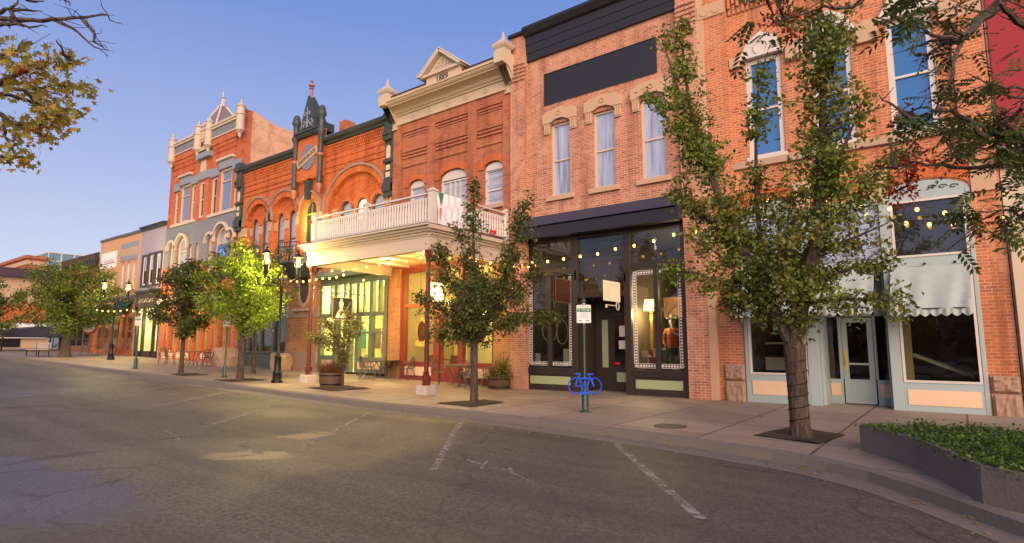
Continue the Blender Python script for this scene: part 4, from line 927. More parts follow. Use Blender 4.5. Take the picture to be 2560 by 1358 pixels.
for x0, x1, z0, z1, nm in ((-17.95, -16.25, .82, 2.98, 'display_window'), (-14.75, -13.3, .82, 2.98, 'display_window'), (-17.95, -16.25, 3.12, 4.4, 'transom_window'), (-15.95, -14.95, 2.7, 4.4, 'transom_window'), (-14.75, -13.3, 3.12, 4.4, 'transom_window'), (-15.85, -15.05, .62, 2.5, 'display_window')):
    mb = MB(); mb.box(x0, x1, .08, .086, z0, z1); w = build(mb, nm, M['glass'], b)
    if nm == 'display_window' and x0 != -15.85:
        cx = (x0 + x1) / 2 + .1; mb = MB(); mb.add([(cx + .26 * math.cos(a), .072, 2.0 + .42 * math.sin(a)) for a in np.linspace(0, 2 * PI, 25)[:-1]], [tuple(range(24))]); build(mb, 'oval_decal', M['sign_brown'], w)
        mb = MB(); arch(mb, cx, 2.0, .26, .42, .025, .062, .078, 24, 0, 2 * PI); mb.box(cx - .07, cx + .07, .062, .07, 2.42, 2.55); mb.prism([(cx - .36, 1.5), (cx - .3, 1.42), (cx + .3, 1.42), (cx + .36, 1.5), (cx + .33, 1.66), (cx, 1.61), (cx - .33, 1.66)], .062, .074); build(mb, 'gilt_decal', M['gold'], w)
mb = MB(); room(mb, -18.1, -13.25, .22, 6, .1, 4.5); it = build(mb, 'interior', M['int_warm'], b)
mb = MB(); mb.box(-15.9, -13.4, 2.2, 2.3, .1, 3.2); mb.box(-18.0, -17.2, 3, 3.2, .1, 2.4)
build(mb, 'partition', M['int_bright'], it)
mb = MB(); mb.prism([(-15.95, 1.6), (-15.62, 2.1), (-15.95, 2.5)], 2.15, 2.19); mb.box(-17.4, -16.6, 1.2, 1.7, .85, .9)
for x in (-17.3, -16.7): mb.box(x - .02, x + .02, 1.4, 1.45, .1, .85)
for x in (-17.6, -16.3): mb.box(x - .18, x + .18, 1.2, 1.24, .55, 1.05); mb.box(x - .2, x + .2, 1.2, 1.6, .5, .55)
build(mb, 'furniture', M['int_wood'], it)
lamp('room_light', (-15.3, 1.4, 3.4), 170, (1, .66, .16), it, .2); lamp('room_light', (-17.2, 2.2, 3.6), 50, (1, .72, .32), it, .2)
# veranda
zf = 5.12; Y0 = -3.9; XL, XR = -19.0, -12.62
mb = MB(); mb.box(XL + .2, XR - .15, Y0 + .12, -.01, 4.98, zf)
mb.box(XL - .2, XR + .2, Y0 - .3, -.012, 5.08, 5.13)
vb = build(mb, 'veranda', M['cream_pale'], b)
mb = MB()                                     # crown, dentils, beam on three sides
def sides(mb, out, z0, z1, th):
    mb.box(XL - out, XR + out, Y0 - out, Y0 - out + th, z0, z1); mb.box(XL - out, XL - out + th, Y0 - out + th, -.01, z0, z1); mb.box(XR + out - th, XR + out, Y0 - out + th, -.01, z0, z1)
sides(mb, .2, 5.0, 5.08, .3); sides(mb, .12, 4.93, 5.0, .3); sides(mb, .02, 4.78, 4.93, .2); sides(mb, .0, 4.36, 4.78, .24)
build(mb, 'beam', M['cream_pale'], vb)
mb = MB()
n = int((XR - XL) / .085)
for k in range(n): x = XL + .02 + k * .085; mb.box(x, x + .057, Y0 - .07, Y0 - .021, 4.84, 4.925)
n = int(-Y0 / .085)
for k in range(n): y = Y0 + k * .085; mb.box(XR + .021, XR + .07, y, y + .057, 4.84, 4.925); mb.box(XL - .07, XL - .021, y, y + .057, 4.84, 4.925)
build(mb, 'dentil_moulding', M['cream'], vb)
mb = MB(); mb.box(XL + .24, XR - .24, Y0 + .24, -.02, 4.7, 4.74)
for k in range(4): x = XL + 1.2 + k * 1.5; mb.box(x, x + .1, Y0 + .24, -.03, 4.62, 4.7)
build(mb, 'ceiling', M['cream_panel'], vb)
mb = MB(); mb.box(XL - .19, XR + .19, Y0 - .295, -.015, 5.131, 5.155); build(mb, 'deck_edge', M['plum'], vb)
xr, xl, yf = XR + .02, XL + .3, Y0 + .1
mb = MB()
for z0, z1, w in ((5.26, 5.31, .05), (5.98, 6.02, .045), (6.13, 6.18, .09)):
    mb.box(xl, xr, yf - w / 2, yf + w / 2, z0, z1); mb.box(xr - w / 2, xr + w / 2, yf, -.02, z0, z1); mb.box(xl - w / 2, xl + w / 2, yf, -.02, z0, z1)
rl = build(mb, 'railing', M['white'], b)
for x, y in ((xr, yf), (xl, yf), ((xl + xr) / 2 - .1, yf), (xr, -.1), (xl, -.1)):
    mb = MB(); mb.box(x - .1, x + .1, y - .1, y + .1, 5.15, 6.2); mb.box(x - .13, x + .13, y - .13, y + .13, 6.2, 6.25); mb.lathe((x, y, 6.24), [(.13, 0), (.13, .03), (.05, .08)], 4, PI / 4, PI / 4 + 2 * PI); build(mb, 'newel_post', M['white'], rl)
mb = MB(); mb.lathe((0, 0, 5.31), [(.044, 0), (.044, .18), (.034, .2), (.048, .3), (.04, .46), (.03, .56), (.044, .6), (.044, .67)], 8)
bal = None
pts = [(xl + .15 + k * (xr - xl - .3) / 45, yf) for k in range(46)] + [(xr, yf + .16 + k * (-.2 - yf - .16) / 25) for k in range(26)] + [(xl, yf + .16 + k * (-.2 - yf - .16) / 25) for k in range(26)]
for x, y in pts:
    if bal is None: bal = build(mb, 'baluster', M['white'], rl, True)
    o = bal if (x, y) == pts[0] else bal.copy()
    if o is not bal: COL.objects.link(o)
    o.parent = rl; o.location = (x, y, 0)
for x in (XR - .12, XL + .22):
    mb = MB(); mb.lathe((x, Y0 + .1, 0), [(.07, .3), (.066, 4.0)], 12)
    for z in (1.25, 2.15, 3.6): mb.lathe((x, Y0 + .1, z), [(.07, 0), (.085, .03), (.07, .06)], 12)
    c = build(mb, 'column', M['maroon'], b, True)
    mb = MB(); mb.lathe((x, Y0 + .1, g(x) + .25), [(.13, 0), (.13, .06), (.1, .1), (.12, .16), (.12, .3), (.085, .36), (.1, .4), (.075, .44)], 8); build(mb, 'column_foot', M['maroon'], c)
    mb = MB(); mb.lathe((x, Y0 + .1, 4.0), [(.075, 0), (.09, .05), (.08, .1), (.13, .25), (.15, .34), (.15, .37)], 8); build(mb, 'capital', M['maroon'], c)
    mb = MB(); mb.box(x - .22, x + .22, Y0 - .12, Y0 + .32, g(x) - .05, g(x) + .27); build(mb, 'footing', M['concrete_block'], c, bevel=.02)
for x, y, p in ((-16.7, -2.0, 150), (-14.1, -2.0, 100)):
    mb = MB(); mb.lathe((x, y, 4.56), [(.05, .06), (.07, .03), (.09, 0)], 10); cl = build(mb, 'ceiling_light', M['iron'], vb)
    mb = MB(); mb.ball((x, y, 4.5), .075, 10); lb = build(mb, 'bulb', M['lantern_glow'], vb, True)
    lamp('ceiling_glow', (x, y, 4.36), p, (1, .62, .2), vb, .08)
# things hung on the veranda
t = thing('banner', 'white banner with a green and orange printed edge tied to the veranda corner', 'banner', (xr + .08, yf, 5.2))
mb = MB(); P = [[(xr + .1 + .02 * math.sin(3 * u + v), yf + .12 + 1.15 * u / 8, 5.2 + 1.0 * v / 6 - .02 * math.sin(PI * u / 8)) for u in range(9)] for v in range(7)]
for v in range(6):
    for u in range(8): mb.quad(P[v][u], P[v][u + 1], P[v + 1][u + 1], P[v + 1][u])
build(mb, 'cloth', M['banner'], t, True)
mb = MB(); mb.prism([(xl, 0)] * 3, 0, 0) if False else None
mb.add([(xr + .13, yf + .12, 6.18), (xr + .13, yf + .36, 6.18), (xr + .13, yf + .24, 5.75)], [(0, 1, 2)]); build(mb, 'green_print', M['banner_green'], t)
mb = MB(); mb.add([(xr + .13, yf + .19, 5.7), (xr + .13, yf + .29, 5.7), (xr + .13, yf + .24, 5.25)], [(0, 1, 2)]); build(mb, 'orange_print', M['banner_orange'], t)
mb = MB()
for z in (5.35, 5.75):
    mb.tube([(xr + .135, yf + .45 + .08 * k, z + .05 * math.sin(k * 1.1)) for k in range(9)], .003, 4)
build(mb, 'print_outline', M['blue_grey'], t)
for x, y, z, l in ((xl - .1, yf - .06, 6.0, 'small red bow tied to the left corner post of the white veranda'), (xr + .12, -1.0, 5.36, 'small red bow tied to the right-hand end rail of the white veranda')):
    mb = MB()
    for s in (-1, 1): mb.loft([[(x + s * u * .0 + .02 * math.cos(a), y + s * u * .14, z + (.02 + .07 * u) * math.sin(a)) for a in np.linspace(0, 2 * PI, 7)[:-1]] for u in (0, .5, 1)])
    mb.tube([(x, y, z), (x + .02, y - .04, z - .16)], .02, 5)
    o = build(mb, 'ribbon_bow', M['ribbon'], None, True); tag(o, l, 'ribbon')
t = thing('hanging_sign', 'glowing box sign hanging under the veranda behind the street tree', 'sign', (-14.68, -1.5, 3))
mb = MB(); mb.box(-14.78, -14.6, -1.9, -1.15, 2.95, 3.72); build(mb, 'frame', M['red_frame'], t)
mb = MB(); mb.box(-14.595, -14.59, -1.85, -1.2, 3.0, 3.67); mb.box(-14.79, -14.785, -1.85, -1.2, 3.0, 3.67); mb.box(-14.75, -14.63, -1.91, -1.905, 3.0, 3.67); build(mb, 'lit_face', M['boxsign_glow'], t)
mb = MB()
for y in (-1.8, -1.25): mb.tube([(-14.69, y, 3.72), (-14.69, y, 4.68)], .01, 5)
build(mb, 'hanger', M['iron'], t)
t = thing('hanging_lantern', 'bright bare bulb pendant under the veranda left of the box sign', 'lamp', (-16.3, -.7, 3.3))
mb = MB(); mb.ball((-16.3, -.7, 3.35), .085, 12); build(mb, 'bulb', M['lantern_glow'], t, True)
mb = MB(); mb.lathe((-16.3, -.7, 3.44), [(.1, 0), (.05, .06), (.02, .1)], 10); mb.tube([(-16.3, -.7, 3.5), (-16.3, -.7, 4.68)], .008, 5); build(mb, 'flex', M['iron'], t)
lamp('pendant_glow', (-16.3, -.7, 3.2), 60, (1, .7, .25), t)

# ------------------------------------------------------------------ Union Block
b = thing('brick_commercial_block', 'orange brick Union Block with green spired turret and curved iron balcony', 'building', (-25.2, 0, .27))
X0, X1 = -31.78, -18.9
arcL = [(-30.95, -28.7, 5.2, 8.0, 1.1), (-28.45, -26.15, 5.2, 8.0, 1.1)]
arcR = [(-23.4, -19.45, 5.4, 7.72, 1.62)]
door = [(-25.55, -24.35, 5.35, 7.9, .75)]
shopL = (-31.2, -26.5, .0, 4.1, 0); shopR = (-23.75, -18.98, .0, 4.5, 0)
oval = None
mb = MB(); facade(mb, X0, X1, -.2, 11.3, 0, arcL + arcR + door + [shopL, shopR], .22); shell(mb, X0, X1, -.2, 11.3, 0, 14); build(mb, 'wall', M['brick_orange'], b)
inner = []
for xa, xb, za, zs, r in arcL:
    m = (xa + xb) / 2; inner += [(xa + .25, m - .2, 5.4, 7.95, .4), (m + .2, xb - .25, 5.4, 7.95, .4)]
xa, xb = arcR[0][:2]
for c in (-22.35, -21.2, -20.05): inner.append((c - .42, c + .42, 6.1, 7.72, .45))
mb = MB()
for ar, ins in ((arcL[0], inner[:2]), (arcL[1], inner[2:4]), (arcR[0], inner[4:])):
    facade(mb, ar[0] - .02, ar[1] + .02, ar[2], ar[3] + ar[4] + .02, .2, ins, .2)
build(mb, 'recessed_wall', M['brick_orange'], b)
mb = MB()                                     # diaper brickwork in the tympana
for ar in arcL + arcR:
    cx, a = (ar[0] + ar[1]) / 2, (ar[1] - ar[0]) / 2
    for r_ in range(7):
        for k in range(-14, 15):
            x, z = cx + (k + .5 * (r_ % 2)) * .13, ar[3] + .52 + r_ * .12
            if ((x - cx) / a) ** 2 + ((z - ar[3]) / ar[4]) ** 2 < .78: mb.prism([(x - .045, z), (x, z - .045), (x + .045, z), (x, z + .045)], .165, .2)
build(mb, 'diaper_brickwork', M['brick_orange'], b)
mb = MB()
for xa, xb, za, zs, r in arcL + arcR + door: arch(mb, (xa + xb) / 2, zs, (xb - xa) / 2, r, .3, -.05, 0, 20)
build(mb, 'brick_arch', M['brick_orange'], b)
mb = MB()
for xa, xb, za, zs, r in arcL + arcR + door:
    arch(mb, (xa + xb) / 2, zs, (xb - xa) / 2 + .3, r + .3, .1, -.13, -.0, 22)
build(mb, 'hood_mould', M['stone_grey'], b)
mb = MB()
for ar in inner: arch(mb, (ar[0] + ar[1]) / 2, ar[3], (ar[1] - ar[0]) / 2, ar[4], .2, .15, .2, 14)
build(mb, 'window_arch', M['brick_orange'], b)
mb = MB(); zz = 7.45
for x0, x1 in ((X0, -30.95), (-28.7, -28.45), (-26.15, -25.95), (-24.15, -23.4), (-19.45, -18.92)): mb.box(x0, x1, -.04, .0, zz, zz + .45)
for ar in (arcL + arcR):
    ins = [i for i in inner if ar[0] < i[0] < ar[1]]; xs = [ar[0] + .01] + [v for i in ins for v in i[:2]] + [ar[1] - .01]
    for k in range(0, len(xs), 2): mb.box(xs[k], xs[k + 1], .17, .2, zz, zz + .45)
build(mb, 'stone_band', M['stone'], b)
for i, op in enumerate(inner): window(b, op, y=.3, fw=.07, fm='dark_green', gm='pane_lav' if i != 5 else 'boxsign_glow', rails=(6.9,), fd=.08)
w = window(b, door[0], y=.14, fw=.13, fm='olive', gm='pane_dark', rails=(7.9,), mull=(-24.95,), fd=.1)
mb = MB(); mb.box(-25.4, -24.5, .1, .13, 5.4, 5.9); build(mb, 'door_panel', M['olive'], w)
lamp('porch_light', (-24.95, -.35, 7.4), 90, (1, .72, .15), w, .1)
mb = MB(); mb.prism([(-25.13, 9.5), (-24.77, 9.5), (-24.85, 8.55), (-25.05, 8.55)], -.3, -.05); build(mb, 'keystone', M['dark_green'], b)
# corbelled bands and eaves
mb = MB()
for x0, x1 in ((X0 + .02, -26.0), (-23.9, X1 - .3)):
    for r_ in range(4):
        n = int((x1 - x0) / .16)
        for k in range(n):
            x = x0 + (k + .5 * (r_ % 2)) * .16; mb.box(x, x + .09, -.05 - .02 * r_, .0, 10.55 + r_ * .13, 10.66 + r_ * .13)
    mb.box(x0, x1, -.05, 0, 9.95, 10.02); mb.box(x0, x1, -.05, 0, 9.7, 9.76); mb.box(x0, x1, -.04, 0, 10.28, 10.33)
build(mb, 'brick_corbel', M['brick_orange'], b)
mb = MB()
for x0, x1 in ((X0, -26.1), (-23.8, X1)): mb.prof_x([(0, 11.1), (-.14, 11.1), (-.16, 11.2), (-.3, 11.24), (-.34, 11.32), (-.36, 11.4), (0, 11.45)], x0, x1)
build(mb, 'eaves_cornice', M['dark_green'], b)
# turret
mb = MB(); mb.box(-26.05, -23.85, -.25, -.001, 9.6, 12.0); tw = build(mb, 'turret', M['brick_orange'], b)
mb = MB(); mb.box(-26.0, -23.9, -.42, -.2, 11.75, 11.95); mb.prism([(-25.6, 11.95), (-24.14, 11.95), (-24.8, 13.8), (-24.94, 13.8)], -.42, -.2); mb.loft([[(-25.62, -.2, 11.95), (-24.12, -.2, 11.95), (-24.12, .5, 11.95), (-25.62, .5, 11.95)], [(-24.95, -.2, 13.8), (-24.79, -.2, 13.8), (-24.79, -.1, 13.8), (-24.95, -.1, 13.8)]]); mb.box(-25.9, -23.95, -.2, .5, 11.95, 12.35)
mb.box(-25.95, -23.9, -.5, -.2, 11.95, 12.05)
for k in range(16): mb.box(-25.9 + k * .125, -25.84 + k * .125, -.47, -.42, 11.8, 11.9)
build(mb, 'gable', M['dark_green'], tw)
mb = MB()                                     # scrollwork on the gable
for s in (-1, 1):
    mb.tube([(-24.87 + s * (.32 - .2 * math.cos(t) * (1 - t / 10)), -.45, 12.35 + .2 * math.sin(t) * (1 - t / 10)) for t in np.linspace(0, 7, 18)], .03, 5)
    mb.tube([(-24.87 + s * (.16 - .12 * math.cos(t) * (1 - t / 9)), -.45, 12.85 + .13 * math.sin(t) * (1 - t / 9)) for t in np.linspace(0, 6, 14)], .024, 5)
    mb.tube([(-24.87 + s * .5, -.45, 12.12), (-24.87 + s * .4, -.45, 12.2), (-24.87 + s * .05, -.45, 12.15), (-24.87, -.45, 12.9), (-24.87, -.45, 13.2)], .024, 5)
build(mb, 'scrollwork', M['blue_grey_trim'], tw)
mb = MB(); mb.lathe((-24.87, -.28, 13.7), [(.12, 0), (.14, .08), (.08, .14), (.06, .4), (.06, .48), (.13, .52), (.05, .56), (.05, .62), (.16, .66), (.16, .72), (.05, .76), (.04, .86), (.09, .9), (.02, 1.0)], 8); build(mb, 'finial', M['copper'], tw)
for x in (-26.0, -23.85):
    mb = MB(); mb.lathe((x, -.3, 9.0), [(.04, 0), (.11, .2), (.15, .5), (.12, .56), (.12, 1.5), (.17, 1.56), (.17, 1.66), (.12, 1.72), (.13, 2.6), (.22, 2.75), (.22, 2.85), (.15, 2.95), (.15, 3.5), (.23, 3.6), (.23, 3.7), (.19, 3.76), (.17, 3.95), (.1, 4.06), (.02, 4.1)], 10); c = build(mb, 'pinnacle', M['dark_green'], tw, True)
    mb = MB(); mb.lathe((x, -.3, 8.72), [(.02, 0), (.1, .12), (.16, .3), (.16, .42), (.1, .46)], 10); mb.lathe((x, -.3, 10.5), [(.13, 0), (.2, .06), (.2, .14), (.13, .2)], 10); build(mb, 'terracotta_drop', M['copper'], c, True)
mb = MB(); mb.add([(-24.9 + .58 * math.cos(a), -.31, 10.68 + .62 * math.sin(a)) for a in np.linspace(0, 2 * PI, 25)[:-1]], [tuple(range(24))]); mb.lathe((0, 0, 0), [(0, 0)], 3) if False else None
dm = MB(); n = 24
ringp = [(-24.9 + .6 * math.cos(a), 10.68 + .64 * math.sin(a)) for a in np.linspace(0, 2 * PI, n + 1)[:-1]]
dm.prism(ringp, -.32, -.25); ds = build(dm, 'name_disc', M['blue_grey'], tw)
mb = MB(); ca, sa = math.cos(R(20)), math.sin(R(20)); cx, cz = -24.9, 10.66
def rp(u, v): return (cx + u * ca - v * sa, cz + u * sa + v * ca)
mb.prism([rp(-.86, -.2), rp(.86, -.2), rp(.9, .0), rp(.86, .2), rp(-.86, .2), rp(-.9, 0)], -.36, -.32); build(mb, 'name_band', M['stone'], ds)
text('name_lettering', 'UNION BLOCK', M['black_warm'], ds, (cx, -.366, cz), .27, rot=(PI / 2, -R(20), 0), ext=.008, sx=.82)
mb = MB(); mb.box(-23.7, -23.2, .6, 1.2, 11.3, 12.5); mb.box(-23.75, -23.0, .55, 1.25, 11.3, 11.6); build(mb, 'chimney', M['brick_dark'], b)
# ornate party-wall brackets
for x0, x1, zt in ((-19.3, -18.82, 11.5), (-32.05, -31.5, 11.7)):
    mb = MB()
    for y, z0, z1 in ((-.2, 7.8, 8.6), (-.28, 8.0, 8.4), (-.14, 8.6, 10.3), (-.26, 9.3, 9.42), (-.3, 10.3, 10.75), (-.36, 10.5, 10.62), (-.24, 10.75, 11.3), (-.4, 11.2, 11.34), (-.34, 11.34, zt)): mb.box(x0 + .02 * (y < -.3), x1 - .02 * (y < -.3), y, -.0, z0, z1)
    pb = build(mb, 'party_bracket', M['dark_green'], b, bevel=.015)
    mb = MB(); c = (x0 + x1) / 2; mb.box(c - .13, c + .13, -.165, -.141, 9.5, 9.95); mb.prism([(c - .13 * math.cos(t), 9.95 + .14 * math.sin(t)) for t in np.linspace(0, PI, 10)], -.165, -.141); mb.box(c - .13, c + .13, -.165, -.141, 8.98, 9.2); mb.box(c - .13, c + .13, -.165, -.141, 8.66, 8.88); build(mb, 'pale_panel', M['cream_pale'], pb)
# curved iron balcony over the entrance pier
mb = MB(); mb.lathe((-25.0, 0, 5.0), [(.8, -.35), (1.0, -.15), (1.25, .05), (1.35, .22), (1.42, .26), (1.42, .34)], 20, PI, 2 * PI); jb = build(mb, 'balcony', M['dark_green'], b, True)
mb = MB()
for z in (5.42, 6.05, 6.25): mb.tube([(-25 + 1.38 * math.cos(a), 1.38 * math.sin(a), z) for a in np.linspace(PI, 2 * PI, 22)], .02, 5)
for k in range(27):
    a = PI + PI * k / 26; x, y = -25 + 1.38 * math.cos(a), 1.38 * math.sin(a); mb.tube([(x, y, 5.34), (x * 1 + .0, y, 5.75), (x, y, 6.25)], .012, 4)
for k in range(8):
    a = PI + PI * (k + .5) / 8; mb.tube([(-25 + (1.38 + .0) * math.cos(a + .07 * math.cos(t)), 1.38 * math.sin(a + .07 * math.cos(t)), 5.75 + .16 * math.sin(t)) for t in np.linspace(0, 2 * PI, 12)], .012, 4)
build(mb, 'iron_rail', M['iron'], jb)
# entrance pier with the oval window
mb = MB(); mb.box(-26.35, -23.78, -.12, .0, 1.15, 5.0); build(mb, 'entrance_pier', M['brick_lamp'], b)
mb = MB(); mb.box(-26.4, -23.74, -.18, .0, -.1, 1.15); mb.box(-26.4, -23.74, -.15, 0, 2.75, 3.2); build(mb, 'stone_base', M['stone_rough'], b, bevel=.03)
mb = MB(); arch(mb, -24.9, 4.15, .42, .72, .16, -.2, -.121, 24, 0, 2 * PI); mb.box(-25.7, -24.1, -.26, -.12, 3.08, 3.24); ov = build(mb, 'oval_window', M['stone'], b)
mb = MB(); mb.prism([(-24.9 + .42 * math.cos(a), 4.15 + .72 * math.sin(a)) for a in np.linspace(0, 2 * PI, 24)[:-1]], -.14, -.122); build(mb, 'pane', M['int_dark'], ov)
mb = MB(); arch(mb, -24.9, 4.15, .62, .95, .2, -.16, -.121, 24, 0, PI); build(mb, 'brick_arch', M['brick_orange'], ov)
# left shopfront (grey green, dim) and right shopfront (blue green, lit)
mb = MB(); xs = [-31.2, -30.2, -28.95, -27.75, -26.5]
for x in xs: mb.box(x - .09, x + .09, -.02, .18, .2, 4.1)
mb.box(xs[0], xs[-1], -.03, .16, 3.5, 4.1); mb.box(xs[0], xs[-1], -.03, .16, .2, 1.05); mb.box(xs[0], xs[-1], -.09, .1, 1.05, 1.14); mb.box(xs[0], xs[-1], 0, .12, 2.7, 2.8)
build(mb, 'shop_frame', M['grey_green'], b)
for k in range(4):
    mb = MB(); mb.box(xs[k] + .09, xs[k + 1] - .09, .08, .086, 1.14, 3.5); build(mb, 'display_window', M['glass_dark'], b)
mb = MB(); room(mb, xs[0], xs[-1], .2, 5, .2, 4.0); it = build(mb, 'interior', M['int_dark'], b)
mb = MB()
for k in range(5): mb.box(-30.8 + k * .9, -30.3 + k * .9, 1.2, 1.4, 1.0, 2.2 + .3 * (k % 2))
build(mb, 'display_stand', M['int_wood'], it); lamp('room_light', (-28.6, 1.8, 3.5), 40, (1, .8, .5), it, .2)
zb = .28
xs = [-23.72, -22.55, -21.45, -20.3, -19.0]
mb = MB()
for x in (-23.68, -22.55, -21.5, -20.95, -20.05, -19.1): mb.box(x - .1, x + .1, -.05, .16, zb, 4.3)
mb.box(-23.72, -19.0, -.04, .16, 4.2, 4.52)
mb.box(-23.72, -19.0, -.03, .14, 2.72, 2.9); mb.box(-23.72, -22.55, -.03, .15, zb, 1.0); mb.box(-20.95, -19.0, -.1, .15, zb, .95); mb.box(-20.95, -19.0, -.03, .14, 1.95, 2.05); mb.box(-22.0, -21.95, 0, .12, zb, 2.72)
for x in (-22.95, -21.95, -20.55, -19.55): mb.box(x - .05, x + .05, -.03, .14, 2.9, 4.2)
build(mb, 'shop_frame', M['shop_green'], b, bevel=.006)
mb = MB(); mb.prof_x([(0, 4.95), (-.5, 4.6), (-.5, 4.5), (0, 4.52)], -23.75, -18.95); build(mb, 'shop_canopy', M['shop_green'], b)
mb = MB(); mb.box(-20.75, -19.3, -.12, -.101, .45, .75); mb.box(-23.5, -22.7, -.045, -.031, .5, .8); build(mb, 'kick_panel', M['cream_panel'], b)
for x0, x1 in ((-23.58, -22.65), (-22.45, -21.6), (-21.4, -21.05), (-20.85, -20.15), (-19.95, -19.2)):
    for z0, z1, nm in ((.95, 2.72, 'display_window'), (2.9, 4.2, 'transom_window')):
        if nm == 'display_window' and x0 in (-22.45, -21.4): continue
        mb = MB(); mb.box(x0, x1, .06, .066, z0, z1); build(mb, nm, M['glass'], b)
mb = MB(); ring(mb, (-22.42, -21.58, zb + .02, 2.7, 0), .1, .1, .16); mb.box(-22.4, -21.6, .11, .15, zb + .1, .85); d = build(mb, 'door', M['shop_green'], b)
mb = MB(); mb.box(-22.32, -21.68, .12, .126, .85, 2.6); build(mb, 'pane', M['glass'], d)
mb = MB(); mb.tube([(-21.68, .08, 1.1), (-21.68, .03, 1.15), (-21.68, .03, 1.5), (-21.68, .08, 1.55)], .015, 6); build(mb, 'handle', M['gold'], d)
mb = MB(); room(mb, -23.7, -19.0, .2, 6.5, zb, 4.45); it = build(mb, 'interior', M['int_bright'], b)
rng = random.Random(5)
for k in range(12):
    mb = MB(); x = -23.3 + k * .36; z = rng.choice((1.1, 1.3, 2.0)); mb.box(x, x + .2, 1.5 + .2 * (k % 3), 1.7 + .2 * (k % 3), z, z + rng.uniform(.4, 1.1)); build(mb, 'garment', M['goods'][k % 6], it)
mb = MB(); mb.box(-23.5, -19.2, 2.3, 2.35, 2.75, 2.8); mb.box(-22.9, -22.6, 3, 3.3, zb, 4.4); mb.box(-20.4, -19.2, .4, 1.0, zb, .8); mb.box(-23.6, -22.7, .4, 1.0, zb, .8); build(mb, 'shelf', M['int_wood'], it)
for x, y, p in ((-22.9, 1.0, 270), (-21.5, 1.4, 270), (-19.9, 1.0, 270)):
    mb = MB(); mb.ball((x, y, 3.95), .07, 8); l = build(mb, 'pendant_bulb', M['lantern_glow'], it, True); mb = MB(); mb.tube([(x, y, 4.0), (x, y, 4.44)], .008, 4); build(mb, 'flex', M['iron'], it)
    lamp('room_light', (x, y, 3.75), p, (1, .8, .27), it, .1)
mannequin(-19.55, .55, .8, 'cloth_dark', 'cloth_white', None, 'mannequin in dark jacket and long white skirt in the lit green shop window', 0, True)
t = thing('hanging_sign', 'square black sign with a white dress form hanging in front of the lit green shop', 'sign', (-20.4, -.9, 3))
xs_ = -20.4
mb = MB(); mb.box(xs_ - .02, xs_ + .02, -1.75, -.75, 2.5, 3.45); build(mb, 'board', M['black'], t)
mb = MB()
for y in (-1.75, -.78): mb.box(xs_ - .028, xs_ + .028, y, y + .03, 2.5, 3.45)
for z in (2.5, 3.42): mb.box(xs_ - .029, xs_ + .029, -1.72, -.78, z, z + .03)
build(mb, 'border', M['cream'], t)
mb = MB()
P = [(.0, .9), (.05, .9), (.06, .8), (.12, .74), (.1, .6), (.06, .5), (.2, .3), (.28, .08), (-.28, .08), (-.2, .3), (-.06, .5), (-.1, .6), (-.12, .74), (-.06, .8), (-.05, .9)]
mb.add([(xs_ + .024, -1.32 + u, 2.5 + v * .98) for u, v in P], [tuple(range(len(P)))])
mb.bar((xs_ + .024, -1.12, 2.85), (xs_ + .024, -.85, 3.3), .03, .004); mb.bar((xs_ + .024, -1.1, 3.05), (xs_ + .024, -.98, 2.9), .02, .004)
build(mb, 'dress_form_picture', M['sign_white'], t)
mb = MB(); mb.tube([(xs_, -.05, 3.6), (xs_, -1.8, 3.6)], .015, 6); mb.tube([(xs_, -.06, 3.2), (xs_, -.06, 3.9)], .015, 6)
for k in range(5): mb.tube([(xs_, -.35 - k * .22 + .1 * math.cos(a), 3.72 + .1 * math.sin(a)) for a in np.linspace(0, 2 * PI, 12)], .009, 4)
for y in (-1.6, -.9): mb.tube([(xs_, y, 3.45), (xs_, y, 3.6)], .008, 4)
build(mb, 'bracket', M['iron'], t)

# ------------------------------------------------------------------ scarlet brick block with grey stone and cream turrets
b = thing('brick_commercial_block', 'tall scarlet brick block with grey stone arches, cream turrets and a pyramid roof', 'building', (-36.7, 0, .5))
X0, X1 = -41.35, -32.06
up = [(-40.42, -39.85, 9.25, 11.45, 0), (-39.6, -38.3, 9.25, 11.75, 0), (-38.1, -37.55, 9.25, 11.55, 0), (-35.42, -34.75, 9.2, 11.55, 0), (-34.4, -33.0, 9.2, 11.85, 0), (-32.7, -32.15, 9.2, 11.6, 0), (-37.0, -36.35, 9.25, 11.55, 0)]
mid = [(-40.55, -39.8, 5.2, 7.55, .4), (-39.45, -38.1, 5.2, 7.5, .75), (-37.85, -37.35, 5.2, 7.4, .3), (-36.95, -36.4, 5.2, 7.4, .3), (-35.35, -34.65, 5.2, 7.5, .4), (-34.4, -32.95, 5.2, 7.55, .8), (-32.75, -32.2, 5.2, 7.5, .35)]
mb = MB(); facade(mb, X0, X1, -.2, 14.0, 0, up + mid + [(X0 + .35, X1 - .3, .2, 4.0, 0)], .22); build(mb, 'wall', M['brick_scarlet'], b)
mb = MB(); mb.box(X0 + .01, X0 + .3, .01, 14, 0, 14.6)
pts = [(0.02, 15.1), (.45, 15.15), (1.0, 15.0), (2.0, 14.7), (3.4, 14.65), (7, 14.6), (14, 14.6), (14, 0), (0.02, 0)]
mb.prof_x(pts, X1 - .3, X1); mb.box(X0 + .3, X1 - .3, 13.7, 14, 0, 14.6); mb.box(X0 + .3, X1 - .3, .3, 13.7, 13.8, 14.0); build(mb, 'side_wall', M['brick_pale'], b)
mb = MB(); mb.box(X1 - .35, X1 + .03, -.02, .5, 9.0, 15.05); mb.box(X1 - .33, X1 + .05, -.02, .52, 15.05, 15.12); build(mb, 'corner_pier', M['brick_scarlet'], b)
mb = MB()
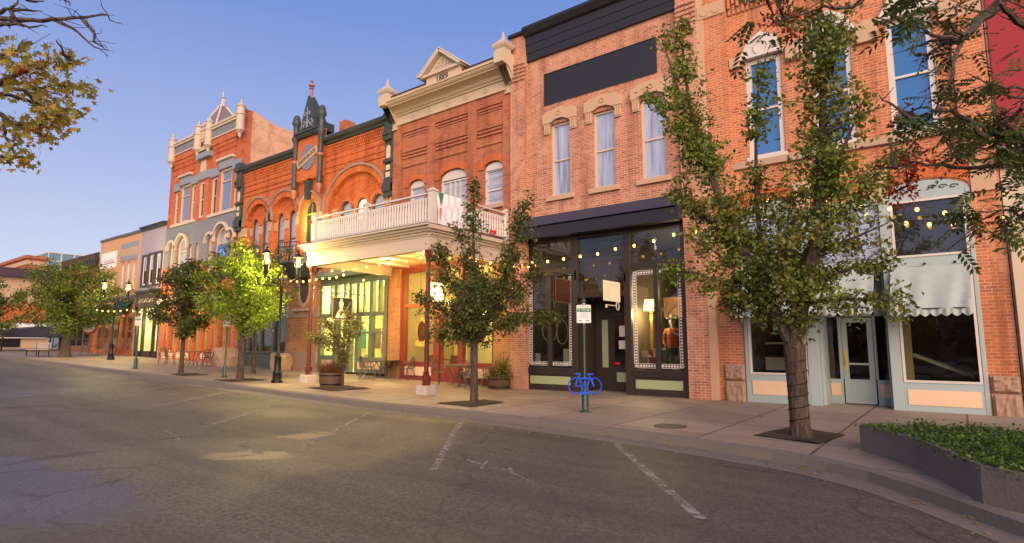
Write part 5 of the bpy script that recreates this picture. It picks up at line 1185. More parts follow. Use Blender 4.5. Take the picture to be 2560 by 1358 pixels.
for x0, x1 in ((X0 + .2, -37.3), (-35.3, X1 - .25)):
    n = int((x1 - x0) / .26)
    for k in range(n):
        x = x0 + k * .26; mb.box(x, x + .14, -.14, 0, 13.25, 13.5); mb.box(x + .02, x + .12, -.1, 0, 13.0, 13.25)
    mb.box(x0, x1, -.18, 0, 13.5, 13.95); mb.box(x0 + .4, x1 - .4, -.05, 0, 12.55, 12.62)
build(mb, 'brick_corbel', M['brick_scarlet'], b)
mb = MB()
for x0, x1 in ((-40.4, -37.2), (-35.5, -31.9)): mb.box(x0, x1, -.2, .0, 13.95, 14.5)
pf = build(mb, 'parapet', M['blue_grey'], b)
mb = MB()
for x0, x1 in ((-40.5, -37.1), (-35.6, -31.85)): mb.box(x0, x1, -.28, .02, 14.5, 14.7); mb.box(x0, x1, -.24, .0, 13.9, 13.98); mb.box(x0, x1, -.34, .04, 14.64, 14.76)
mb.box(-37.0, -35.6, -.28, .0, 14.75, 14.9); mb.box(-37.0, -35.6, -.26, 0, 14.2, 14.3); mb.box(-37.0, -35.6, -.24, .0, 13.45, 13.52); build(mb, 'parapet_rail', M['cream_pale'], pf)
mb = MB(); mb.box(-37.0, -35.6, -.22, .0, 13.52, 14.75); build(mb, 'date_panel', M['cream'], pf)
mb = MB()
for k in range(4): mb.box(-36.72 + k * .2, -36.6 + k * .2, -.24, -.221, 13.68 + .03 * (k % 2), 14.04); mb.box(-36.72 + k * .2, -36.53 + k * .2, -.238, -.222, 13.82, 13.9)
build(mb, 'lettering', M['plum'], pf)
for x, z0, z1 in ((-40.75, 13.2, 15.25), (-37.08, 13.25, 15.3), (-35.66, 13.25, 15.3), (-31.9, 13.35, 15.35)):
    mb = MB(); h = z1 - z0; mb.lathe((x, -.25, z0), [(.03, -.1), (.1, .02), (.1, .14), (.24, .3), (.28, .34), (.28, .42), (.24, .46), (.24, h * .62), (.29, h * .64), (.29, h * .68), (.23, h * .7), (.23, h * .86), (.28, h * .88), (.12, h * .97), (.06, h), (.08, h + .06), (.02, h + .22)], 12); build(mb, 'turret', M['turret_cream'], b, True)
mb = MB(); mb.loft([[(-40.1, .2, 14.2), (-36.0, .2, 14.2), (-36.0, 3.4, 14.2), (-40.1, 3.4, 14.2)], [(-39.8, .3, 14.75), (-36.3, .3, 14.75), (-36.3, 3.2, 14.75), (-39.8, 3.2, 14.75)], [(-38.15, 1.4, 17.3), (-37.85, 1.4, 17.3), (-37.85, 1.7, 17.3), (-38.15, 1.7, 17.3)]]); sp = build(mb, 'pyramid_roof', M['slate'], b)
mb = MB()
for x, y in ((-39.8, .3), (-36.3, .3), (-36.3, 3.2), (-39.8, 3.2)): mb.tube([(x, y, 14.75), (-38 + (.14 if x > -38 else -.14), 1.55 + (.14 if y > 1 else -.14), 17.3)], .07, 6)
mb.lathe((-38, 1.55, 17.25), [(.24, 0), (.24, .1), (.08, .2), (.06, .6), (.14, .66), (.05, .74), (.05, .95), (.02, 1.1)], 8)
for s in (-1, 1): mb.tube([(-38 + s * .2, 1.55, 17.3), (-38 + s * .2, 1.55, 17.8)], .03, 5)
build(mb, 'ridge_trim', M['cream_pale'], sp)
mb = MB()
for x0, x1, z in ((-40.55, -39.7, 11.45), (-39.75, -38.15, 11.75), (-38.15, -37.2, 11.55), (-37.2, -35.55, 11.65), (-35.55, -34.5, 11.55), (-34.55, -32.85, 11.85), (-32.85, -31.95, 11.6)): mb.box(x0, x1, -.1, .02, z, z + .5)
mb.box(-37.2, -35.5, -.28, 0, 12.95, 13.3)
build(mb, 'lintel', M['blue_grey_trim'], b)
mb = MB()
for x0, x1, z in ((-39.85, -38.05, 12.26), (-34.65, -32.75, 12.36)): mb.box(x0, x1, -.22, .0, z, z + .14)
for x0, x1 in ((-40.6, -37.3), (-35.6, -32.0)): mb.box(x0, x1, -.14, .01, 9.06, 9.24)
build(mb, 'window_cap', M['cream_pale'], b)
mb = MB(); mb.box(-36.95, -36.3, -.06, 0, 11.9, 12.9); build(mb, 'niche_panel', M['cream'], b)
mb = MB(); facade(mb, X0 + .05, X1 - .05, 6.4, 9.04, -.07, [(o[0], o[1], 6.3, o[3], o[4]) for o in mid], .07); build(mb, 'stone_frieze', M['blue_grey'], b)
mb = MB()
for o in mid:
    if o[1] - o[0] < .6 and -38 < o[0] < -36: continue
    arch(mb, (o[0] + o[1]) / 2, o[3], (o[1] - o[0]) / 2 + .12, o[4] + .12, .14, -.22, -.071, 16)
build(mb, 'arch_hood', M['cream_pale'], b)
mb = MB()
for x0, x1 in ((-41.3, -40.65), (-37.3, -37.0), (-36.3, -35.6)): mb.box(x0, x1, -.12, 0, 4.1, 6.4)
mb.box(X1 - .3, X1, -.12, 0, .3, 6.4); build(mb, 'brick_pilaster', M['brick_scarlet'], b)
for i, o in enumerate(up): window(b, o, y=.12, fw=.14, fm='cream_pale', gm='pane_blue' if o[1] - o[0] > 1 else 'pane_dark', rails=(o[3] - .75,) if o[1] - o[0] > 1 else ((o[2] + o[3]) / 2,), fd=.14)
for i, o in enumerate(mid): window(b, o, y=.12, fw=.14, fm='cream_pale', gm='pane_lav', rails=(7.35,) if o[1] - o[0] > 1 else (6.4,), fd=.14)
mb = MB(); mb.box(-34.22, -33.12, .02, .06, 5.3, 7.22); sg = build(mb, 'window_sign', M['blue_sign'], b)
mb = MB(); arch(mb, -33.67, 6.3, .36, .62, .05, .0, .019, 24, 0, 2 * PI)
for s in (-1, 1): mb.bar((-33.67 + s * .03, .01, 5.75), (-33.67 + s * .08, .01, 6.45), .05, .012); mb.bar((-33.67 + s * .08, .01, 6.45), (-33.67 + s * .26, .01, 6.7), .05, .012)
mb.tube([(-33.67 + .16 * math.cos(a), .01, 6.6 + .14 * math.sin(a)) for a in np.linspace(PI, 2 * PI, 10)], .025, 5); build(mb, 'emblem', M['blue_mark'], sg)
mb = MB(); xs = list(np.linspace(X0 + .4, X1 - .35, 9))
for x in xs: mb.box(x - .13, x + .13, -.06, .2, .3, 3.6)
mb.box(X0 + .35, X1 - .3, -.05, .18, 3.5, 4.0); mb.box(X0 + .35, X1 - .3, -.04, .15, .3, 1.1); build(mb, 'shop_frame', M['brick_scarlet'], b)
mb = MB()
for k in range(8):
    if k != 4: mb.box(xs[k] + .25, xs[k + 1] - .25, -.055, -.041, .65, .98)
build(mb, 'kick_panel', M['cream_panel'], b)
mb = MB(); mb.box(X0 + .2, X1 - .15, -.35, 0, 4.05, 4.3); mb.box(X0 + .2, X1 - .15, -.25, 0, 4.3, 4.45); build(mb, 'shop_cornice', M['cream'], b)
for k in range(8):
    mb = MB(); mb.box(xs[k] + .13, xs[k + 1] - .13, .08, .086, 1.1 if k != 4 else .35, 3.5); build(mb, 'display_window', M['glass'], b)
mb = MB(); room(mb, X0 + .4, X1 - .35, .21, 5, .45, 3.95); it = build(mb, 'interior', M['int_warm'], b)
for x in (-40, -36.5, -33.5): lamp('room_light', (x, 1.6, 3.4), 110, (1, .75, .3), it, .2)

# ------------------------------------------------------------------ lavender stucco shop
b = thing('stucco_shop', 'lavender stucco shop with three plum framed windows above a dark shopfront', 'building', (-43.4, 0, .65))
W7 = [(-44.85, -44.05, 5.55, 7.5, 0), (-43.75, -42.95, 5.55, 7.55, 0), (-42.6, -41.8, 5.55, 7.55, 0)]
mb = MB(); facade(mb, -45.4, -41.38, .2, 9.45, 0, W7 + [(-45.2, -41.5, .4, 4.0, 0)], .2); shell(mb, -45.4, -41.38, .2, 9.45, 0, 14); build(mb, 'wall', M['lavender'], b)
mb = MB(); mb.prof_x([(0, 9.4), (-.1, 9.4), (-.15, 9.55), (-.25, 9.65), (.1, 9.7)], -45.42, -41.36); build(mb, 'cornice', M['navy'], b)
for o in W7:
    w = window(b, o, y=.06, fw=.1, fm='white', gm='pane_dark', rails=(), fd=.06)
    mb = MB(); mb.box(o[0] + .1, o[1] - .1, .045, .066, 6.55, o[3] - .08); build(mb, 'blind', M['pane_blind'], w)
    mb = MB(); ring(mb, (o[0] - .1, o[1] + .1, o[2] - .16, o[3] + .16, 0), .13, -.06, .02); build(mb, 'surround', M['plum'], w)
mb = MB(); mb.box(-45.35, -41.4, -.1, 0, 3.9, 5.0); mb.box(-45.35, -41.4, -.22, 0, 5.0, 5.15); build(mb, 'sign_fascia', M['black_warm'], b)
mb = MB(); rng = random.Random(3)
for k in range(6): mb.bar((-44.7 + k * .42, -.11, 4.3 + .2 * (k % 2)), (-44.45 + k * .42, -.11, 4.55), .05, .02); mb.box(-44.75 + k * .42, -44.5 + k * .42, -.115, -.1, 4.36, 4.4)
build(mb, 'lettering_strokes', M['offwhite'], b)
mb = MB()
for x in (-45.15, -44.1, -42.4, -41.55): mb.box(x - .08, x + .08, -.02, .15, .5, 3.9)
mb.box(-45.2, -41.5, -.02, .12, .5, 1.05); build(mb, 'shop_frame', M['black_warm'], b)
mb = MB()
for a, e in ((-45.07, -44.18), (-44.02, -42.48), (-42.32, -41.63)): mb.box(a, e, .06, .066, 1.05, 3.85)
build(mb, 'display_window', M['glass'], b)
mb = MB(); room(mb, -45.2, -41.5, .18, 2.2, .6, 3.95); it = build(mb, 'interior', M['int_bright'], b); lamp('room_light', (-43.2, 1.0, 3.0), 170, (1, .85, .5), it, .2)

# ------------------------------------------------------------------ peach stucco shop
b = thing('stucco_shop', 'peach stucco shop front with arched windows, faded painted sign and green awnings', 'building', (-49.3, 0, .75))
W8 = [(-48.75, -48.05, 5.5, 7.1, .4), (-47.75, -47.05, 5.5, 7.1, .4), (-46.7, -46.0, 5.5, 7.1, .4), (-52.6, -52.1, 5.4, 7.0, 0), (-51.6, -51.1, 5.4, 7.0, 0), (-50.5, -50.0, 5.4, 7.0, 0)]
mb = MB(); facade(mb, -53.3, -45.42, .3, 9.5, 0, W8 + [(-53.1, -45.6, .5, 3.6, 0)], .2); shell(mb, -53.3, -45.42, .3, 9.5, 0, 14); build(mb, 'wall', M['peach'], b)
for i, o in enumerate(W8): window(b, o, y=.12, fw=.08, fm='white', gm='pane_blind', rails=(6.3,), sill=.1, sillm='peach_deep')
mb = MB(); mb.box(-49.2, -45.44, -.08, 0, 9.4, 9.6); mb.box(-53.32, -49.2, -.08, 0, 9.45, 9.62); mb.box(-53.3, -45.44, -.12, 0, 4.75, 4.95); build(mb, 'coping', M['grey_green'], b)
mb = MB(); mb.box(-49.0, -45.7, -.03, -.001, 7.55, 8.85); sg = build(mb, 'painted_sign', M['stone'], b)
mb = MB(); mb.box(-49.0, -45.7, -.04, -.031, 8.5, 8.85); mb.box(-49.0, -45.7, -.04, -.031, 7.55, 7.9); mb.box(-49.0, -48.9, -.04, -.031, 7.9, 8.5); mb.box(-45.8, -45.7, -.04, -.031, 7.9, 8.5); build(mb, 'sign_border', M['blue_grey_trim'], sg)
mb = MB(); mb.box(-52.9, -49.8, -.04, -.001, 7.25, 8.5); sg = build(mb, 'shop_board', M['sign_white'], b)
mb = MB(); mb.box(-52.3, -50.0, -.05, -.041, 7.6, 7.68); mb.box(-52.2, -50.2, -.05, -.041, 7.78, 7.84); build(mb, 'pink_stripe', M['petals'], sg)
mb = MB(); mb.ball((-52.6, -.05, 7.62), .14, 8); build(mb, 'board_emblem', M['navy'], sg)
for x0, x1, zt, zb_ in ((-49.1, -45.8, 4.65, 2.9), (-53.0, -50.2, 4.5, 3.2)):
    mb = MB(); mb.prof_x([(0, zt), (-1.3, zb_ + .25), (-1.3, zb_), (-1.26, zb_), (-1.26, zb_ + .22), (0, zt - .06)], x0, x1); build(mb, 'awning', M['awning_green'], b)
mb = MB()
for x in (-53.0, -51.5, -49.9, -48.2, -47.0, -45.7): mb.box(x - .1, x + .1, -.04, .15, .6, 3.6)
mb.box(-53.1, -45.6, -.03, .12, .6, 1.15); build(mb, 'shop_frame', M['brick_scarlet'], b)
mb = MB()
for a, e in ((-52.9, -51.6), (-51.4, -50.0), (-49.8, -48.3), (-48.1, -47.1), (-46.9, -45.8)): mb.box(a, e, .06, .066, 1.15, 3.5)
build(mb, 'display_window', M['glass'], b)
mb = MB(); room(mb, -53.1, -45.6, .18, 3, .7, 3.6); it = build(mb, 'interior', M['int_dark'], b)
for x in (-51.5, -47.2): lamp('room_light', (x, 1.2, 3.0), 90, (1, .75, .4), it, .2)
mb = MB(); mb.box(-48.0, -46.9, .8, 1.0, 1.15, 1.9); build(mb, 'red_counter', M['goods'][0], it)
t = thing('round_sign', 'round white shop sign with red ring hanging over the far pavement', 'sign', (-47.6, -2.0, 2.7))
mb = MB(); mb.lathe((0, 0, 0), [(.5, -.04), (.5, .04)], 24); o = build(mb, 'board', M['sign_red'], t, local=True); o.rotation_euler = (PI / 2, 0, R(50))
mb = MB(); mb.lathe((0, 0, 0), [(.38, -.05), (.38, .05)], 24); o2 = build(mb, 'face', M['sign_white'], t, local=True); o2.rotation_euler = (PI / 2, 0, R(50))
mb = MB(); mb.lathe((0, 0, 0), [(.12, -.055), (.12, .055)], 6); o2 = build(mb, 'emblem', M['sign_red'], t, local=True); o2.rotation_euler = (PI / 2, 0, R(50))
mb = MB(); mb.tube([(0, 0, .5), (0, 0, .7)], .02, 5); mb.tube([(0, 2.0, .72), (0, -.3, .72)], .025, 5); build(mb, 'bracket', M['iron'], t, local=True)

# ------------------------------------------------------------------ buildings beyond
b = thing('brick_shop', 'low dark brick shop with black bracketed cornice beyond the peach shop', 'building', (-57, 0, .9))
ops = [(-60.6 + k * 1.6, -59.8 + k * 1.6, 5.2, 7.0, .3) for k in range(4)]
mb = MB(); facade(mb, -61.5, -53.42, .4, 8.3, 0, ops, .2); shell(mb, -61.5, -53.42, .4, 8.3, 0, 12); build(mb, 'wall', M['brick_dark'], b)
mb = MB(); mb.prof_x([(0, 7.9), (-.15, 7.9), (-.3, 8.3), (-.4, 8.6), (0, 8.75)], -61.55, -53.44)
for k in range(14): mb.box(-61.3 + k * .58, -61.1 + k * .58, -.3, 0, 7.6, 8.2)
build(mb, 'cornice', M['black_warm'], b)
for o in ops: window(b, o, y=.12, fw=.08, fm='white', gm='pane_lav')
mb = MB(); mb.box(-61.2, -53.8, -.06, 0, 1.0, 3.6); build(mb, 'shop_front', M['int_wood'], b)
mb = MB()
for k in range(5): mb.box(-61.0 + k * 1.45, -59.8 + k * 1.45, -.075, -.061, 1.4, 3.3)
build(mb, 'pane', M['pane_dark'], b)
b = thing('office_tower', 'brick and green glass office block rising behind the far street tree', 'building', (-105, 12, 1))
mb = MB(); mb.box(-118, -92.8, 4.2, 6.2, 0, 12.3); mb.box(-118.4, -92.6, 4.0, 6.3, 12.3, 12.7); build(mb, 'brick_wing', M['brick_dark'], b)
mb = MB()
for z in (9.2, 10.4, 11.5): mb.box(-117, -92.7, 4.1, 6.25, z, z + .5)
build(mb, 'pale_band', M['stone_tan'], b)
mb = MB(); mb.box(-112, -93, 6.3, 28, 0, 13.4); build(mb, 'glass_block', pane_mat('pane_teal', (.03, .14, .13), .35), b)
mb = MB()
for y in np.arange(6.3, 28, 1.4): mb.box(-93.0, -92.9, y, y + .12, 0, 13.4)
for z in (8.6, 9.8, 11, 12.2, 13.3): mb.box(-112.1, -92.88, 6.28, 28, z, z + .12)
build(mb, 'mullions', M['white'], b)
b = thing('low_building', 'low tan building with wide dark roof edge closing the far left end of the street', 'building', (-85, -2, 1.1))
mb = MB(); mb.box(-100, -85, -30, 5.2, 0, 9.1); build(mb, 'wall', M['stone_tan'], b)
mb = MB(); mb.box(-100, -84.3, -30, 5.6, 9.1, 10.1); build(mb, 'roof_edge', M['plum'], b)
mb = MB(); mb.box(-85, -84.8, -30, 4.8, 4.0, 6.2); build(mb, 'orange_band', M['brick_orange'], b)
mb = MB(); mb.box(-85, -84.6, -30, 4.8, 2.2, 3.9); build(mb, 'white_band', M['sign_white'], b)
mb = MB()
for k in range(7): mb.box(-85, -84.9, -28 + k * 4.6, -25 + k * 4.6, 1.2, 2.1)
build(mb, 'pane', M['pane_dark'], b)
t = thing('market_canopy', 'dark navy canopy on posts over the far pavement behind the big street tree', 'canopy', (-62, -2, 1))
mb = MB(); mb.prof_x([(-4.5, 2.45), (-2, 2.95), (.6, 2.45), (.6, 2.1), (-4.5, 2.1)], -66, -58); build(mb, 'roof', M['navy'], t)
for x in (-65.8, -58.2):
    for y in (-4.4, .5): mb = MB(); mb.box(x - .05, x + .05, y - .05, y + .05, .9, 2.15); build(mb, 'post', M['iron'], t)

# ------------------------------------------------------------------ trees
def leaf_arrays(p, u, w, L, Wd, fold=.25):
    nrm = np.cross(u, w)
    a = p; b = p + u * (L * .45)[:, None] + w * (Wd * .5)[:, None] + nrm * (Wd * fold)[:, None]
    c = p + u * L[:, None]; d = p + u * (L * .45)[:, None] - w * (Wd * .5)[:, None] + nrm * (Wd * fold)[:, None]
    v = np.stack([a, b, c, d], 1).reshape(-1, 3); n = len(p); i = np.arange(n) * 4
    f = np.concatenate([np.stack([i, i + 1, i + 2], 1), np.stack([i, i + 2, i + 3], 1)]); return v, f
def raw_mesh(name, v, f, mat, parent):
    me = bpy.data.meshes.new(name); me.vertices.add(len(v)); me.vertices.foreach_set('co', v.astype(np.float32).ravel())
    k = f.shape[1]; me.loops.add(f.size); me.loops.foreach_set('vertex_index', f.astype(np.int32).ravel())
    me.polygons.add(len(f)); me.polygons.foreach_set('loop_start', np.arange(0, f.size, k, dtype=np.int32)); me.polygons.foreach_set('loop_total', np.full(len(f), k, dtype=np.int32))
    me.update(calc_edges=True); me.materials.append(mat)
    o = bpy.data.objects.new(name, me); COL.objects.link(o); setp(o, parent, False); return o
def unit(a): return a / np.maximum(np.linalg.norm(a, axis=1, keepdims=True), 1e-9)
def rand_leaves(p, size, rng, droop=.45):
    n = len(p); th = rng.uniform(0, 2 * PI, n); ph = rng.normal(-droop, .5, n)
    u = np.stack([np.cos(th) * np.cos(ph), np.sin(th) * np.cos(ph), np.sin(ph)], 1)
    w = unit(np.cross(u, unit(rng.normal(0, 1, (n, 3)) + np.array([0, 0, 1.2]))))
    L = size * rng.uniform(.55, 1.45, n); return leaf_arrays(p, u, w, L, L * rng.uniform(.5, .7, n))
def crown_points(limbs, n, rng, cl=.11, per=9):
    """leaf positions clumped on twigs round the limbs; limbs: (points, radii of foliage)"""
    segs = []
    for pts, rf in limbs:
        P = np.array(pts, float)
        for i in range(len(P) - 1):
            r = (rf[i] + rf[i + 1]) / 2
            if r > 0: segs.append((P[i], P[i + 1], rf[i], rf[i + 1], np.linalg.norm(P[i + 1] - P[i]) * r ** 1.5))
    wt = np.array([s[4] for s in segs]); wt /= wt.sum(); nc = n // (per * 3)
    idx = rng.choice(len(segs), nc, p=wt); t = rng.uniform(0, 1, nc)
    A = np.array([segs[i][0] for i in idx]); B = np.array([segs[i][1] for i in idx]); rr = np.array([segs[i][2] for i in idx]) * (1 - t) + np.array([segs[i][3] for i in idx]) * t
    c0 = A + (B - A) * t[:, None]; d = unit(unit(rng.normal(0, 1, (nc, 3))) + .45 * unit(B - A) + np.array([0, 0, .2]))
    ln = rr * rng.uniform(.35, 1.45, nc); c1 = c0 + d * ln[:, None]
    st = []
    for q in (.5, .78, 1.02): st.append(c0 + d * (ln * q)[:, None] + np.array([0, 0, -.1]) * (ln * q * q)[:, None])     # leaves hang in clumps along each side twig
    cc = np.concatenate(st); k = rng.integers(per // 2, per + per // 2 + 1, len(cc)); cc = np.repeat(cc, k, 0)
    lp = cc + rng.normal(0, cl, (len(cc), 3)) * np.array([1, 1, .75]); return lp, c0, c1
def make_tree(name, label, group, base, limbs, nleaf, size, mat, seed, bark='bark', cl=.11, trunk=None, twigs=.35, cat='tree', extra=None):
    rng = np.random.default_rng(seed); t = thing(name, label, cat, base, group)
    lp, c0, c1 = crown_points([(l[0], l[2]) for l in limbs], nleaf, rng, cl)
    mb = MB()
    if trunk: mb.tube(trunk[0], trunk[1], 10)
    for pts, rad, rf in limbs: mb.tube(pts, rad, 7)
    k = rng.random(len(c0)) < twigs
    for a, e in zip(c0[k], c1[k]):
        m = (a + e) / 2 + rng.normal(0, .05, 3); mb.tube([a, m, e], [.012, .008, .004], 4, False)
    build(mb, 'trunk', M[bark], t, True)
    v, f = rand_leaves(lp, size, rng); raw_mesh('crown', v, f, M[mat], t)
    return t, rng
def flare(x, y, z, h, r0, r1, lean=(0, 0)):
    return [(x, y, z - .1), (x, y, z + .06), (x + lean[0] * .3, y + lean[1] * .3, z + .25), (x + lean[0] * .6, y + lean[1] * .6, z + h * .55), (x + lean[0], y + lean[1], z + h)], [r0 * 1.35, r0 * 1.15, r0, (r0 + r1) / 2 * .96, r1]
# big pear tree at the right, limbs as they fork in the photograph
def L3(pts, r, f): return (pts, list(np.linspace(r[0], r[1], len(pts))), f)
f0 = (-2.2, -5.6, 1.45)
limbs = [
 L3([f0, (-2.5, -5.55, 2.1), (-2.95, -5.5, 3.1), (-3.3, -5.4, 4.0), (-3.6, -5.35, 4.9), (-3.85, -5.3, 5.9), (-4.0, -5.3, 7.0), (-4.02, -5.3, 7.95)], (.12, .015), [0, .25, .55, .5, .42, .36, .3, .18]),
 L3([(-3.85, -5.35, 5.7), (-4.1, -5.5, 6.7), (-4.38, -5.5, 7.75)], (.03, .008), [.2, .24, .16]),
 L3([(-3.5, -5.4, 4.7), (-4.1, -5.5, 5.6), (-4.6, -5.5, 6.55)], (.04, .008), [.3, .28, .2]),
 L3([(-2.6, -5.5, 2.5), (-2.75, -5.3, 4.0), (-2.72, -5.25, 5.2), (-2.6, -5.2, 6.7)], (.06, .01), [.15, .22, .2, .3]),
 L3([f0, (-1.98, -5.65, 2.4), (-1.72, -5.7, 3.4), (-1.6, -5.7, 4.4), (-1.52, -5.7, 5.4), (-1.45, -5.7, 6.3), (-1.5, -5.7, 7.1)], (.13, .02), [0, .3, .55, .52, .5, .46, .36]),
 L3([(-1.5, -5.7, 5.6), (-1.2, -5.9, 6.3), (-1.05, -5.9, 6.95)], (.03, .008), [.3, .28, .18]),
 L3([(-1.6, -5.7, 3.9), (-1.2, -5.9, 4.7), (-.86, -6.0, 5.4)], (.04, .008), [.35, .32, .2]),
 L3([(-1.65, -5.7, 3.3), (-1.1, -5.4, 4.0), (-.55, -5.3, 4.6)], (.04, .008), [.4, .3, .16]),
 L3([(-1.75, -5.7, 3.0), (-1.2, -5.6, 3.2), (-.75, -5.5, 3.4)], (.04, .008), [.4, .34, .2]),
 L3([(-2.0, -5.65, 2.2), (-1.4, -5.9, 2.2), (-.85, -6.0, 2.15), (-.6, -6.0, 2.05)], (.04, .008), [.2, .3, .26, .16]),
 L3([(-1.9, -5.6, 2.5), (-1.3, -5.3, 2.75), (-.85, -5.2, 2.8)], (.04, .008), [.3, .36, .22]),
 L3([(-2.5, -5.6, 2.0), (-3.1, -5.8, 2.5), (-3.75, -5.9, 2.8), (-4.2, -5.9, 2.85)], (.05, .008), [.2, .32, .28, .16]),
 L3([(-2.9, -5.5, 3.0), (-3.5, -5.3, 3.7), (-4.0, -5.2, 4.2), (-4.4, -5.2, 4.6)], (.05, .008), [.35, .38, .3, .16]),
 L3([(-2.4, -5.6, 1.9), (-2.9, -5.4, 2.15), (-3.3, -5.3, 2.25)], (.04, .008), [.22, .3, .2]),
 L3([(-2.1, -5.6, 1.8), (-2.2, -5.2, 2.6), (-2.3, -5.1, 3.6), (-2.2, -5.1, 4.2)], (.05, .01), [.2, .4, .5, .3]),
 L3([(-2.1, -5.6, 1.8), (-2.15, -6.1, 2.5), (-2.2, -6.3, 3.3)], (.05, .01), [.2, .4, .4]),
 L3([(-2.6, -5.5, 2.2), (-3.3, -5.9, 3.1), (-3.7, -6.0, 3.4)], (.04, .008), [.3, .36, .26]),
]
t, _ = make_tree('street_tree', 'tall pear tree with forked trunk and reddening leaves in front of the pale teal shop', 'street trees on the pavement', (-2.2, -5.6, 0), limbs, 25000, .088, 'leaf_pear', 1, cl=.085, trunk=flare(-2.18, -5.6, 0, 1.5, .15, .17, (-.02, 0)))
rng = random.Random(2); mb = MB()
mb.tube([(-2.19 + (.165 - .0 * k) * math.cos(k * .75), -5.6 + .165 * math.sin(k * .75), .15 + k * .022) for k in range(54)], .007, 4)
build(mb, 'light_wire', M['iron'], t)
def auto_limbs(base, h0, H, W, n, seed, lead=None, rt=(.794, .608), flat=.0):
    """central leader with rising side limbs; W crown width, H crown top above base"""
    rng = random.Random(seed); x, y, z = base; L = []
    top = lead or (0, H)
    L.append(L3([(x, y, z + h0), (x + .03, y, z + h0 + (H - h0) * .35), (x + top[0] * .5 * rt[0], y + top[0] * .5 * rt[1], z + h0 + (H - h0) * .7), (x + top[0] * rt[0], y + top[0] * rt[1], z + top[1])], (.07, .012), [.1, W * .14, W * .12, W * .07]))
    for k in range(n):
        t = (k + .5) / n; a = k * 2.4 + rng.uniform(-.4, .4); hz = z + h0 + (H - h0) * (.02 + .72 * t)
        ln = W * .5 * (math.sin(PI * min(1, .28 + .72 * (1 - t)) * .62) ** .8) * rng.uniform(.8, 1.1); rise = (.25 + .8 * t - flat) * ln
        dx, dy = math.cos(a) * ln, math.sin(a) * ln
        L.append(L3([(x, y, hz - .1), (x + dx * .4, y + dy * .4, hz + rise * .35), (x + dx * .75, y + dy * .75, hz + rise * .7), (x + dx, y + dy, hz + rise * .95)], (.045, .008), [.08, W * .13, W * .125, W * .06]))
    return L
def px3(u, z): return (-10.12 + .794 * u, -4.62 + .608 * u, z)
limbs = [
 L3([px3(0, 1.5), px3(.02, 2.4), px3(-.02, 3.4), px3(-.06, 4.6), px3(-.05, 5.9)], (.085, .012), [.05, .3, .34, .28, .1]),
 L3([px3(0, 1.55), px3(.35, 2.3), px3(.75, 3.2), px3(1.05, 4.2), px3(1.25, 5.0), px3(1.45, 5.6)], (.06, .01), [.0, .3, .4, .36, .26, .12]),
 L3([px3(0, 1.6), px3(-.45, 2.05), px3(-.95, 2.5), px3(-1.5, 2.75)], (.04, .008), [.1, .36, .34, .15]),
 L3([px3(-.02, 2.1), px3(-.5, 2.8), px3(-.8, 3.5), px3(-.95, 4.15)], (.04, .008), [.2, .42, .36, .16]),
 L3([px3(.05, 1.6), px3(.6, 1.95), px3(1.25, 2.15), px3(2.1, 2.3)], (.04, .008), [.15, .4, .38, .15]),
 L3([px3(.2, 2.0), px3(.9, 2.7), px3(1.45, 3.3), px3(1.7, 3.9)], (.04, .008), [.2, .42, .38, .18]),
 L3([px3(-.1, 1.7), px3(-.5, 1.8), px3(-.9, 1.85), px3(-1.2, 1.8)], (.035, .008), [.15, .28, .24, .12]),
 L3([(-10.1, -4.6, 1.7), (-10.4, -4.1, 2.5), (-10.5, -3.8, 3.3)], (.04, .008), [.2, .42, .3]),
 L3([(-10.1, -4.6, 1.7), (-9.7, -5.2, 2.3), (-9.5, -5.5, 3.0)], (.04, .008), [.2, .42, .3]),
 L3([px3(0, 3.3), px3(-.35, 4.0), px3(-.5, 4.7)], (.025, .008), [.2, .25, .12]),
]
make_tree('street_tree', 'dark leaved two-pronged tree in front of the veranda corner post', 'street trees on the pavement', (-10.12, -4.62, 0), limbs, 17000, .09, 'leaf_street', 7, cl=.085, trunk=flare(-10.12, -4.62, 0, 1.6, .1, .085))
make_tree('street_tree', 'round bright yellow-green tree by the lantern post, its lamp glow partly in the leaf colour', 'street trees on the pavement', (-21.1, -5.1, .2), auto_limbs((-21.1, -5.1, .2), 1.75, 4.6, 3.5, 15, 5), 12500, .105, 'leaf_lit', 11, cl=.11, trunk=flare(-21.1, -5.1, .2, 1.75, .13, .1))
make_tree('street_tree', 'dark rounded tree in front of the scarlet block, left of the lit tree', 'street trees on the pavement', (-25.0, -5.5, .27), auto_limbs((-25.0, -5.5, .27), 1.6, 4.5, 2.9, 15, 8), 11000, .11, 'leaf_street', 12, cl=.11, trunk=flare(-25.0, -5.5, .27, 1.6, .1, .08))
make_tree('street_tree', 'reddish dark tree top showing between the lit round tree and the grey arches', 'street trees on the pavement', (-24.2, -2.9, .25), auto_limbs((-24.2, -2.9, .25), 2.2, 5.6, 3.6, 13, 18), 9000, .11, 'leaf_street', 22, cl=.11, trunk=flare(-24.2, -2.9, .25, 2.3, .1, .08))
make_tree('street_tree', 'broad spreading green tree with thick trunk at the far left of the row', 'street trees on the pavement', (-45.2, -3.9, .7), auto_limbs((-45.2, -3.9, .7), 1.5, 5.6, 5.6, 24, 14, flat=.1), 17000, .15, 'leaf_fresh', 13, cl=.16, trunk=flare(-45.2, -3.9, .7, 1.6, .3, .22))
make_tree('street_tree', 'small far tree lit yellow by a lamp at the left edge', 'street trees on the pavement', (-58.5, -4.9, 1), auto_limbs((-58.5, -4.9, 1), 1.3, 4.8, 4.6, 14, 15), 5000, .17, 'leaf_fresh', 14, cl=.2, trunk=flare(-58.5, -4.9, 1, 1.5, .14, .1))
